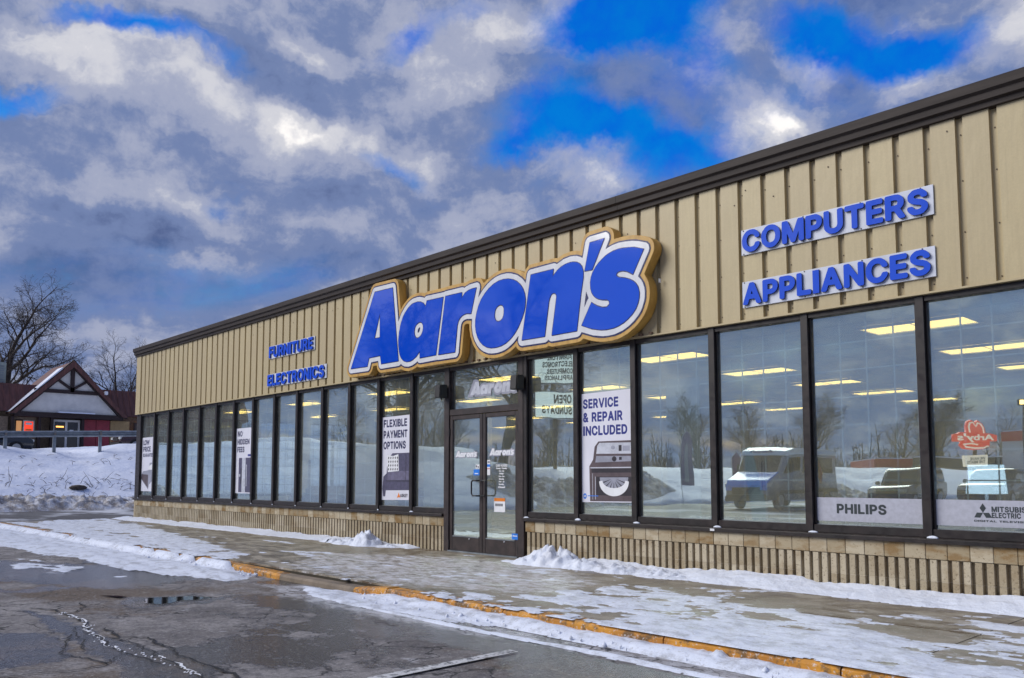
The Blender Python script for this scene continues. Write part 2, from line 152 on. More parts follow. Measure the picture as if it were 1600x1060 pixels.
sun_d = bpy.data.lights.new('sun', 'SUN'); sun_d.energy = 1.6; sun_d.angle = radians(40); sun_d.color = (1.0, 0.96, 0.89)
sun = bpy.data.objects.new('sun', sun_d); COL.objects.link(sun)
tosun = Vector((SUN_DIR.x * cos(SUN_EL), SUN_DIR.y * cos(SUN_EL), sin(SUN_EL))).normalized()
sun.rotation_euler = tosun.to_track_quat('Z', 'Y').to_euler()
sun.location = (0, -30, 40)
LOGO = {"A":[[[-4.604,3.248],[-3.843,4.59],[-3.276,4.576],[-3.079,3.241],[-3.604,3.241],[-3.634,3.397],[-3.999,3.392],[-4.052,3.24]],[[-3.662,4.18],[-3.656,3.725],[-3.83,3.728]]],"a":[[[-1.827,4.174],[-2.011,3.232],[-2.454,3.229],[-2.455,3.349],[-2.485,3.322],[-2.515,3.295],[-2.546,3.271],[-2.581,3.251],[-2.617,3.234],[-2.654,3.22],[-2.695,3.209],[-2.737,3.201],[-2.78,3.199],[-2.823,3.202],[-2.866,3.209],[-2.907,3.223],[-2.944,3.244],[-2.977,3.269],[-3.005,3.3],[-3.03,3.341],[-3.049,3.386],[-3.063,3.432],[-3.075,3.49],[-3.081,3.548],[-3.082,3.608],[-3.076,3.671],[-3.063,3.734],[-3.047,3.796],[-3.026,3.859],[-3.0,3.921],[-2.969,3.979],[-2.937,4.022],[-2.899,4.062],[-2.858,4.098],[-2.814,4.13],[-2.767,4.159],[-2.717,4.182],[-2.671,4.194],[-2.624,4.201],[-2.576,4.204],[-2.534,4.204],[-2.493,4.2],[-2.452,4.192],[-2.42,4.182],[-2.389,4.169],[-2.36,4.152],[-2.338,4.132],[-2.32,4.109],[-2.301,4.087],[-2.275,4.183]],[[-2.37,3.783],[-2.365,3.749],[-2.368,3.714],[-2.378,3.681],[-2.392,3.652],[-2.413,3.626],[-2.437,3.604],[-2.466,3.588],[-2.497,3.577],[-2.529,3.574],[-2.554,3.581],[-2.577,3.595],[-2.595,3.615],[-2.609,3.642],[-2.617,3.672],[-2.618,3.702],[-2.613,3.734],[-2.602,3.765],[-2.585,3.793],[-2.563,3.813],[-2.537,3.828],[-2.508,3.839],[-2.481,3.845],[-2.453,3.847],[-2.426,3.841],[-2.402,3.827],[-2.382,3.807]]],"r":[[[-1.767,4.179],[-1.347,4.174],[-1.352,4.077],[-1.324,4.104],[-1.297,4.132],[-1.265,4.155],[-1.227,4.171],[-1.186,4.181],[-1.144,4.188],[-1.093,4.192],[-1.042,4.192],[-0.99,4.192],[-1.115,3.799],[-1.151,3.806],[-1.187,3.813],[-1.223,3.816],[-1.259,3.814],[-1.296,3.808],[-1.331,3.798],[-1.358,3.786],[-1.384,3.77],[-1.407,3.751],[-1.425,3.728],[-1.439,3.703],[-1.451,3.677],[-1.458,3.648],[-1.463,3.619],[-1.466,3.59],[-1.483,3.469],[-1.498,3.347],[-1.513,3.226],[-1.944,3.23]]],"o":[[[-0.298,4.211],[-0.257,4.206],[-0.217,4.197],[-0.177,4.185],[-0.136,4.17],[-0.096,4.153],[-0.058,4.131],[-0.02,4.103],[0.016,4.071],[0.047,4.035],[0.073,3.999],[0.094,3.96],[0.11,3.918],[0.12,3.88],[0.125,3.841],[0.126,3.801],[0.121,3.753],[0.112,3.705],[0.098,3.659],[0.078,3.612],[0.054,3.566],[0.028,3.522],[-0.002,3.475],[-0.035,3.43],[-0.071,3.388],[-0.111,3.348],[-0.155,3.312],[-0.202,3.28],[-0.248,3.254],[-0.296,3.232],[-0.346,3.215],[-0.403,3.202],[-0.46,3.194],[-0.518,3.19],[-0.573,3.19],[-0.627,3.194],[-0.681,3.203],[-0.73,3.218],[-0.777,3.237],[-0.821,3.262],[-0.86,3.29],[-0.894,3.323],[-0.925,3.36],[-0.952,3.401],[-0.974,3.444],[-0.991,3.489],[-1.002,3.535],[-1.009,3.583],[-1.01,3.63],[-1.005,3.682],[-0.994,3.733],[-0.979,3.782],[-0.958,3.839],[-0.932,3.893],[-0.902,3.944],[-0.867,3.988],[-0.828,4.028],[-0.786,4.064],[-0.737,4.1],[-0.686,4.132],[-0.633,4.159],[-0.58,4.18],[-0.526,4.196],[-0.47,4.208],[-0.413,4.214],[-0.356,4.214]],[[-0.401,3.831],[-0.381,3.823],[-0.364,3.809],[-0.352,3.792],[-0.343,3.762],[-0.34,3.73],[-0.342,3.698],[-0.347,3.67],[-0.356,3.643],[-0.371,3.619],[-0.391,3.601],[-0.414,3.588],[-0.44,3.58],[-0.462,3.578],[-0.485,3.581],[-0.507,3.589],[-0.524,3.601],[-0.538,3.617],[-0.549,3.635],[-0.556,3.658],[-0.558,3.681],[-0.557,3.704],[-0.552,3.733],[-0.545,3.76],[-0.532,3.785],[-0.515,3.804],[-0.493,3.818],[-0.47,3.828],[-0.447,3.834],[-0.424,3.835]]],"n":[[[0.242,4.178],[0.702,4.178],[0.686,4.071],[0.716,4.097],[0.745,4.122],[0.777,4.145],[0.811,4.164],[0.847,4.18],[0.884,4.193],[0.918,4.202],[0.954,4.208],[0.989,4.212],[1.024,4.213],[1.058,4.212],[1.093,4.208],[1.124,4.201],[1.155,4.191],[1.185,4.178],[1.208,4.162],[1.228,4.143],[1.245,4.12],[1.259,4.092],[1.269,4.062],[1.274,4.031],[1.276,3.995],[1.273,3.96],[1.267,3.925],[1.256,3.871],[1.243,3.817],[1.232,3.763],[1.202,3.586],[1.174,3.408],[1.146,3.23],[0.668,3.226],[0.701,3.404],[0.735,3.582],[0.764,3.761],[0.764,3.777],[0.761,3.793],[0.754,3.807],[0.744,3.818],[0.731,3.826],[0.717,3.83],[0.7,3.832],[0.683,3.83],[0.667,3.824],[0.651,3.811],[0.639,3.794],[0.628,3.775],[0.617,3.748],[0.608,3.721],[0.602,3.692],[0.574,3.538],[0.548,3.383],[0.523,3.228],[0.051,3.233]]],"apostrophe":[[[1.398,4.42],[1.656,4.427],[1.438,4.038],[1.303,4.042]]],"s":[[[2.318,4.146],[2.14,3.848],[2.119,3.862],[2.098,3.875],[2.076,3.888],[2.051,3.9],[2.026,3.911],[2.0,3.92],[1.973,3.925],[1.946,3.929],[1.918,3.928],[1.901,3.925],[1.885,3.919],[1.87,3.909],[1.865,3.9],[1.862,3.889],[1.86,3.878],[1.873,3.867],[1.886,3.856],[1.901,3.847],[1.933,3.837],[1.966,3.83],[1.998,3.821],[2.027,3.812],[2.055,3.801],[2.083,3.789],[2.11,3.774],[2.137,3.758],[2.162,3.74],[2.183,3.719],[2.201,3.696],[2.216,3.671],[2.227,3.645],[2.235,3.617],[2.239,3.588],[2.239,3.557],[2.236,3.525],[2.229,3.495],[2.217,3.458],[2.202,3.423],[2.182,3.391],[2.155,3.358],[2.125,3.328],[2.091,3.301],[2.053,3.274],[2.012,3.25],[1.97,3.23],[1.93,3.213],[1.888,3.2],[1.846,3.19],[1.805,3.183],[1.763,3.18],[1.721,3.179],[1.679,3.179],[1.637,3.181],[1.595,3.185],[1.551,3.192],[1.509,3.202],[1.466,3.212],[1.429,3.222],[1.393,3.234],[1.357,3.246],[1.318,3.261],[1.279,3.277],[1.24,3.292],[1.42,3.585],[1.45,3.564],[1.481,3.543],[1.513,3.524],[1.546,3.509],[1.58,3.496],[1.615,3.485],[1.641,3.48],[1.668,3.478],[1.694,3.48],[1.71,3.487],[1.725,3.498],[1.74,3.509],[1.739,3.555],[1.725,3.565],[1.71,3.575],[1.695,3.582],[1.663,3.588],[1.631,3.591],[1.6,3.597],[1.566,3.608],[1.534,3.621],[1.503,3.639],[1.48,3.657],[1.459,3.678],[1.441,3.702],[1.427,3.727],[1.416,3.755],[1.409,3.783],[1.405,3.813],[1.403,3.845],[1.406,3.876],[1.411,3.906],[1.419,3.935],[1.431,3.964],[1.448,3.995],[1.469,4.025],[1.493,4.053],[1.522,4.081],[1.555,4.107],[1.589,4.13],[1.629,4.154],[1.67,4.176],[1.713,4.194],[1.761,4.208],[1.81,4.219],[1.86,4.225],[1.908,4.228],[1.956,4.226],[2.004,4.222],[2.058,4.217],[2.112,4.209],[2.165,4.198],[2.217,4.182],[2.267,4.164]]],"navy":[[[1.586,3.175],[1.68,3.167],[1.808,3.172],[1.888,3.188],[1.976,3.219],[2.057,3.263],[2.136,3.322],[2.191,3.383],[2.229,3.455],[2.248,3.527],[2.25,3.591],[2.23,3.671],[2.192,3.726],[2.144,3.768],[2.088,3.799],[2.008,3.831],[1.904,3.859],[1.874,3.887],[1.88,3.901],[1.904,3.913],[1.976,3.912],[2.048,3.888],[2.136,3.836],[2.144,3.837],[2.325,4.135],[2.329,4.151],[2.168,4.209],[1.984,4.236],[1.904,4.239],[1.808,4.231],[1.712,4.206],[1.664,4.187],[1.552,4.12],[1.488,4.065],[1.44,4.005],[1.409,3.943],[1.393,3.871],[1.397,3.783],[1.416,3.722],[1.448,3.672],[1.494,3.631],[1.536,3.607],[1.6,3.585],[1.704,3.564],[1.724,3.551],[1.728,3.519],[1.688,3.492],[1.616,3.498],[1.52,3.534],[1.416,3.596],[1.233,3.303],[1.23,3.287],[1.424,3.211]],[[-0.634,3.183],[-0.52,3.178],[-0.4,3.19],[-0.296,3.22],[-0.195,3.271],[-0.104,3.339],[-0.025,3.423],[0.064,3.559],[0.109,3.655],[0.131,3.735],[0.137,3.839],[0.122,3.919],[0.082,4.007],[0.024,4.079],[-0.054,4.143],[-0.136,4.183],[-0.248,4.216],[-0.36,4.226],[-0.472,4.22],[-0.584,4.192],[-0.696,4.14],[-0.792,4.074],[-0.88,3.991],[-0.944,3.897],[-0.989,3.791],[-1.016,3.687],[-1.021,3.583],[-1.002,3.487],[-0.96,3.391],[-0.904,3.316],[-0.824,3.25],[-0.736,3.207]],[[-2.83,3.191],[-2.736,3.189],[-2.648,3.21],[-2.544,3.258],[-2.472,3.317],[-2.467,3.311],[-2.466,3.231],[-2.456,3.217],[-2.004,3.223],[-1.815,4.175],[-1.82,4.183],[-1.832,4.186],[-2.08,4.191],[-2.28,4.194],[-2.304,4.124],[-2.312,4.118],[-2.36,4.166],[-2.448,4.203],[-2.536,4.216],[-2.672,4.206],[-2.726,4.191],[-2.817,4.143],[-2.904,4.074],[-2.951,4.023],[-3.01,3.927],[-3.037,3.863],[-3.074,3.743],[-3.094,3.607],[-3.086,3.487],[-3.061,3.383],[-3.04,3.335],[-3.009,3.287],[-2.957,3.239],[-2.916,3.215]],[[-1.581,3.215],[-1.512,3.214],[-1.502,3.223],[-1.446,3.647],[-1.417,3.719],[-1.376,3.761],[-1.328,3.787],[-1.296,3.796],[-1.224,3.804],[-1.12,3.788],[-1.107,3.791],[-0.979,4.191],[-0.981,4.199],[-0.992,4.204],[-1.096,4.204],[-1.192,4.192],[-1.272,4.165],[-1.335,4.111],[-1.335,4.175],[-1.344,4.185],[-1.768,4.191],[-1.778,4.183],[-1.956,3.231],[-1.944,3.218]],[[0.664,3.215],[1.144,3.218],[1.155,3.223],[1.243,3.759],[1.284,3.959],[1.284,4.047],[1.256,4.124],[1.216,4.17],[1.16,4.202],[1.096,4.219],[1.024,4.225],[0.92,4.214],[0.842,4.191],[0.768,4.153],[0.704,4.103],[0.714,4.175],[0.704,4.189],[0.24,4.19],[0.231,4.183],[0.213,4.095],[0.04,3.228],[0.056,3.221],[0.528,3.218],[0.535,3.231],[0.62,3.719],[0.638,3.767],[0.657,3.799],[0.676,3.815],[0.704,3.82],[0.738,3.807],[0.748,3.791],[0.752,3.767],[0.657,3.231]],[[-4.238,3.231],[-4.048,3.229],[-3.992,3.375],[-3.984,3.38],[-3.648,3.385],[-3.615,3.239],[-3.608,3.23],[-3.072,3.231],[-3.067,3.247],[-3.263,4.575],[-3.272,4.587],[-3.296,4.588],[-3.84,4.602],[-3.856,4.591],[-4.614,3.255],[-4.61,3.239],[-4.6,3.236]],[[-2.544,3.591],[-2.571,3.607],[-2.598,3.647],[-2.606,3.703],[-2.592,3.759],[-2.57,3.791],[-2.536,3.815],[-2.48,3.833],[-2.44,3.831],[-2.408,3.816],[-2.383,3.783],[-2.377,3.743],[-2.388,3.687],[-2.418,3.639],[-2.448,3.612],[-2.496,3.59]],[[-0.464,3.59],[-0.504,3.602],[-0.528,3.623],[-0.544,3.663],[-0.545,3.703],[-0.535,3.751],[-0.518,3.783],[-0.488,3.807],[-0.435,3.823],[-0.392,3.814],[-0.365,3.791],[-0.354,3.759],[-0.354,3.703],[-0.365,3.655],[-0.384,3.623],[-0.421,3.599]],[[-3.808,3.74],[-3.809,3.751],[-3.68,4.098],[-3.676,4.095],[-3.668,3.743],[-3.68,3.737]],[[1.303,4.031],[1.432,4.026],[1.447,4.031],[1.664,4.416],[1.664,4.435],[1.392,4.431],[1.292,4.047],[1.292,4.039]]],"white":[[[1.617,3.095],[1.72,3.091],[1.816,3.096],[1.96,3.131],[2.056,3.174],[2.144,3.23],[2.216,3.294],[2.25,3.335],[2.28,3.383],[2.314,3.471],[2.324,3.519],[2.326,3.591],[2.32,3.639],[2.295,3.711],[2.27,3.751],[2.219,3.807],[2.395,4.103],[2.406,4.143],[2.394,4.191],[2.36,4.223],[2.24,4.267],[2.128,4.295],[2.008,4.31],[1.904,4.316],[1.792,4.305],[1.68,4.276],[1.675,4.279],[1.679,4.287],[1.737,4.391],[1.744,4.423],[1.74,4.455],[1.727,4.479],[1.704,4.5],[1.68,4.511],[1.392,4.508],[1.351,4.495],[1.328,4.474],[1.314,4.447],[1.264,4.247],[1.256,4.235],[1.216,4.26],[1.152,4.285],[1.104,4.295],[1.024,4.301],[0.896,4.287],[0.768,4.241],[0.736,4.259],[0.704,4.266],[0.216,4.262],[0.184,4.244],[0.162,4.215],[0.128,4.073],[0.08,4.131],[0.04,4.167],[-0.056,4.231],[-0.192,4.281],[-0.288,4.299],[-0.416,4.302],[-0.48,4.295],[-0.552,4.281],[-0.664,4.241],[-0.736,4.205],[-0.838,4.135],[-0.944,4.033],[-0.947,4.039],[-0.904,4.175],[-0.904,4.207],[-0.911,4.231],[-0.929,4.255],[-0.952,4.271],[-0.976,4.279],[-1.152,4.276],[-1.248,4.256],[-1.288,4.241],[-1.32,4.257],[-1.344,4.262],[-1.768,4.267],[-1.808,4.259],[-2.272,4.271],[-2.304,4.267],[-2.344,4.245],[-2.392,4.266],[-2.48,4.287],[-2.536,4.292],[-2.632,4.289],[-2.688,4.281],[-2.752,4.262],[-2.816,4.232],[-2.912,4.167],[-3.008,4.074],[-3.045,4.023],[-3.088,3.939],[-3.096,3.959],[-3.189,4.591],[-3.201,4.623],[-3.232,4.652],[-3.264,4.663],[-3.592,4.672],[-3.848,4.678],[-3.888,4.666],[-3.916,4.639],[-4.683,3.287],[-4.691,3.255],[-4.685,3.215],[-4.664,3.184],[-4.632,3.165],[-4.608,3.16],[-4.04,3.153],[-4.008,3.164],[-3.979,3.191],[-3.936,3.304],[-3.712,3.308],[-3.706,3.303],[-3.687,3.215],[-3.675,3.191],[-3.648,3.165],[-3.608,3.154],[-3.072,3.153],[-3.04,3.162],[-3.008,3.182],[-2.944,3.143],[-2.896,3.126],[-2.784,3.111],[-2.672,3.124],[-2.584,3.152],[-2.528,3.179],[-2.496,3.152],[-2.456,3.141],[-1.984,3.148],[-1.944,3.142],[-1.496,3.14],[-1.472,3.148],[-1.448,3.167],[-1.427,3.207],[-1.376,3.607],[-1.361,3.663],[-1.344,3.689],[-1.312,3.711],[-1.272,3.723],[-1.224,3.728],[-1.09,3.711],[-1.097,3.639],[-1.097,3.575],[-1.075,3.463],[-1.029,3.359],[-0.965,3.271],[-0.916,3.223],[-0.864,3.185],[-0.808,3.155],[-0.704,3.118],[-0.632,3.106],[-0.512,3.102],[-0.392,3.114],[-0.32,3.131],[-0.256,3.154],[-0.154,3.207],[-0.097,3.247],[-0.024,3.311],[-0.03,3.303],[-0.027,3.295],[-0.037,3.239],[-0.03,3.199],[0.0,3.161],[0.04,3.146],[0.528,3.14],[0.564,3.151],[0.592,3.174],[0.632,3.145],[0.664,3.138],[1.152,3.142],[1.197,3.159],[1.232,3.201],[1.44,3.128]],[[1.288,3.539],[1.285,3.551],[1.32,3.757],[1.333,3.727],[1.366,3.655],[1.345,3.631]],[[-2.52,3.664],[-2.53,3.695],[-2.52,3.731],[-2.496,3.75],[-2.464,3.758],[-2.456,3.754],[-2.454,3.743],[-2.465,3.703],[-2.488,3.677]]],"blue":[[[1.641,3.071],[1.816,3.074],[1.912,3.093],[1.976,3.114],[2.064,3.154],[2.152,3.209],[2.232,3.279],[2.272,3.327],[2.3,3.375],[2.334,3.463],[2.345,3.511],[2.348,3.591],[2.341,3.647],[2.316,3.719],[2.248,3.815],[2.415,4.095],[2.428,4.143],[2.414,4.199],[2.377,4.239],[2.192,4.304],[2.072,4.326],[1.912,4.338],[1.84,4.334],[1.728,4.313],[1.722,4.319],[1.763,4.399],[1.765,4.447],[1.753,4.479],[1.736,4.502],[1.688,4.532],[1.656,4.537],[1.392,4.53],[1.344,4.516],[1.317,4.495],[1.296,4.463],[1.248,4.276],[1.24,4.273],[1.152,4.307],[1.024,4.323],[0.896,4.31],[0.768,4.265],[0.736,4.282],[0.704,4.288],[0.224,4.287],[0.184,4.272],[0.152,4.242],[0.136,4.207],[0.12,4.132],[0.112,4.128],[0.048,4.189],[-0.048,4.252],[-0.184,4.302],[-0.288,4.321],[-0.416,4.324],[-0.48,4.317],[-0.616,4.284],[-0.744,4.226],[-0.8,4.19],[-0.896,4.115],[-0.88,4.191],[-0.891,4.239],[-0.928,4.282],[-0.976,4.301],[-1.16,4.297],[-1.288,4.266],[-1.344,4.284],[-1.768,4.289],[-1.808,4.282],[-2.272,4.293],[-2.312,4.287],[-2.344,4.27],[-2.424,4.298],[-2.48,4.309],[-2.536,4.314],[-2.632,4.311],[-2.696,4.302],[-2.752,4.286],[-2.816,4.257],[-2.874,4.223],[-2.936,4.176],[-3.012,4.103],[-3.08,4.005],[-3.168,4.599],[-3.18,4.631],[-3.199,4.655],[-3.232,4.677],[-3.264,4.685],[-3.76,4.698],[-3.872,4.696],[-3.908,4.679],[-3.936,4.649],[-4.699,3.303],[-4.714,3.255],[-4.706,3.207],[-4.677,3.167],[-4.635,3.143],[-4.032,3.132],[-3.992,3.148],[-3.964,3.175],[-3.92,3.281],[-3.736,3.285],[-3.723,3.279],[-3.708,3.207],[-3.691,3.175],[-3.656,3.145],[-3.616,3.132],[-3.072,3.131],[-3.04,3.138],[-3.008,3.154],[-2.952,3.123],[-2.896,3.103],[-2.784,3.089],[-2.672,3.101],[-2.616,3.117],[-2.536,3.15],[-2.496,3.127],[-2.456,3.119],[-1.984,3.125],[-1.944,3.12],[-1.496,3.117],[-1.464,3.128],[-1.44,3.144],[-1.421,3.167],[-1.407,3.199],[-1.353,3.607],[-1.34,3.655],[-1.328,3.673],[-1.304,3.69],[-1.272,3.701],[-1.224,3.706],[-1.116,3.687],[-1.119,3.575],[-1.095,3.455],[-1.048,3.347],[-0.98,3.255],[-0.931,3.207],[-0.876,3.167],[-0.776,3.118],[-0.704,3.096],[-0.568,3.08],[-0.456,3.084],[-0.376,3.095],[-0.311,3.111],[-0.2,3.155],[-0.138,3.191],[-0.064,3.245],[-0.051,3.191],[-0.032,3.16],[0.0,3.135],[0.04,3.123],[0.528,3.118],[0.56,3.125],[0.592,3.143],[0.632,3.122],[0.664,3.116],[1.152,3.12],[1.201,3.135],[1.24,3.173],[1.44,3.105],[1.536,3.083]]],"gold":[[[1.659,3.015],[1.776,3.015],[1.872,3.027],[1.936,3.042],[2.032,3.077],[2.136,3.132],[2.192,3.17],[2.272,3.241],[2.316,3.295],[2.35,3.351],[2.374,3.407],[2.398,3.495],[2.404,3.559],[2.398,3.639],[2.385,3.695],[2.361,3.751],[2.317,3.823],[2.465,4.071],[2.477,4.103],[2.483,4.143],[2.477,4.191],[2.454,4.239],[2.416,4.278],[2.376,4.3],[2.264,4.34],[2.136,4.372],[1.96,4.391],[1.824,4.387],[1.818,4.391],[1.817,4.463],[1.798,4.511],[1.76,4.555],[1.704,4.584],[1.656,4.592],[1.392,4.585],[1.328,4.57],[1.287,4.543],[1.255,4.503],[1.241,4.471],[1.208,4.348],[1.12,4.37],[1.024,4.378],[0.888,4.364],[0.776,4.329],[0.704,4.343],[0.224,4.342],[0.184,4.333],[0.144,4.311],[0.112,4.28],[0.088,4.238],[0.08,4.234],[-0.024,4.301],[-0.128,4.342],[-0.232,4.369],[-0.344,4.379],[-0.488,4.372],[-0.576,4.354],[-0.704,4.308],[-0.832,4.238],[-0.85,4.279],[-0.885,4.319],[-0.928,4.345],[-0.976,4.356],[-1.16,4.352],[-1.28,4.327],[-1.344,4.339],[-1.768,4.344],[-1.816,4.338],[-2.272,4.348],[-2.352,4.333],[-2.464,4.362],[-2.584,4.369],[-2.712,4.354],[-2.776,4.336],[-2.84,4.307],[-2.96,4.228],[-3.04,4.153],[-3.048,4.161],[-3.117,4.623],[-3.147,4.679],[-3.192,4.718],[-3.224,4.732],[-3.264,4.74],[-3.848,4.755],[-3.912,4.74],[-3.968,4.698],[-4.756,3.311],[-4.766,3.279],[-4.768,3.239],[-4.751,3.175],[-4.706,3.119],[-4.648,3.089],[-4.608,3.083],[-4.024,3.077],[-3.976,3.094],[-3.932,3.127],[-3.904,3.167],[-3.88,3.227],[-3.776,3.23],[-3.768,3.223],[-3.751,3.167],[-3.72,3.124],[-3.672,3.091],[-3.616,3.077],[-3.072,3.076],[-3.008,3.09],[-2.968,3.07],[-2.904,3.049],[-2.784,3.034],[-2.664,3.047],[-2.536,3.086],[-2.496,3.07],[-2.456,3.064],[-1.984,3.069],[-1.488,3.063],[-1.448,3.075],[-1.413,3.095],[-1.384,3.124],[-1.363,3.159],[-1.35,3.199],[-1.296,3.617],[-1.28,3.641],[-1.224,3.651],[-1.175,3.639],[-1.172,3.559],[-1.148,3.439],[-1.099,3.327],[-1.052,3.255],[-0.976,3.173],[-0.912,3.124],[-0.84,3.085],[-0.72,3.043],[-0.576,3.025],[-0.448,3.029],[-0.376,3.039],[-0.232,3.08],[-0.168,3.11],[-0.096,3.153],[-0.068,3.119],[-0.039,3.095],[0.0,3.076],[0.04,3.068],[0.528,3.063],[0.592,3.079],[0.664,3.061],[1.152,3.065],[1.208,3.077],[1.256,3.107],[1.376,3.066],[1.472,3.041],[1.568,3.022]]]}
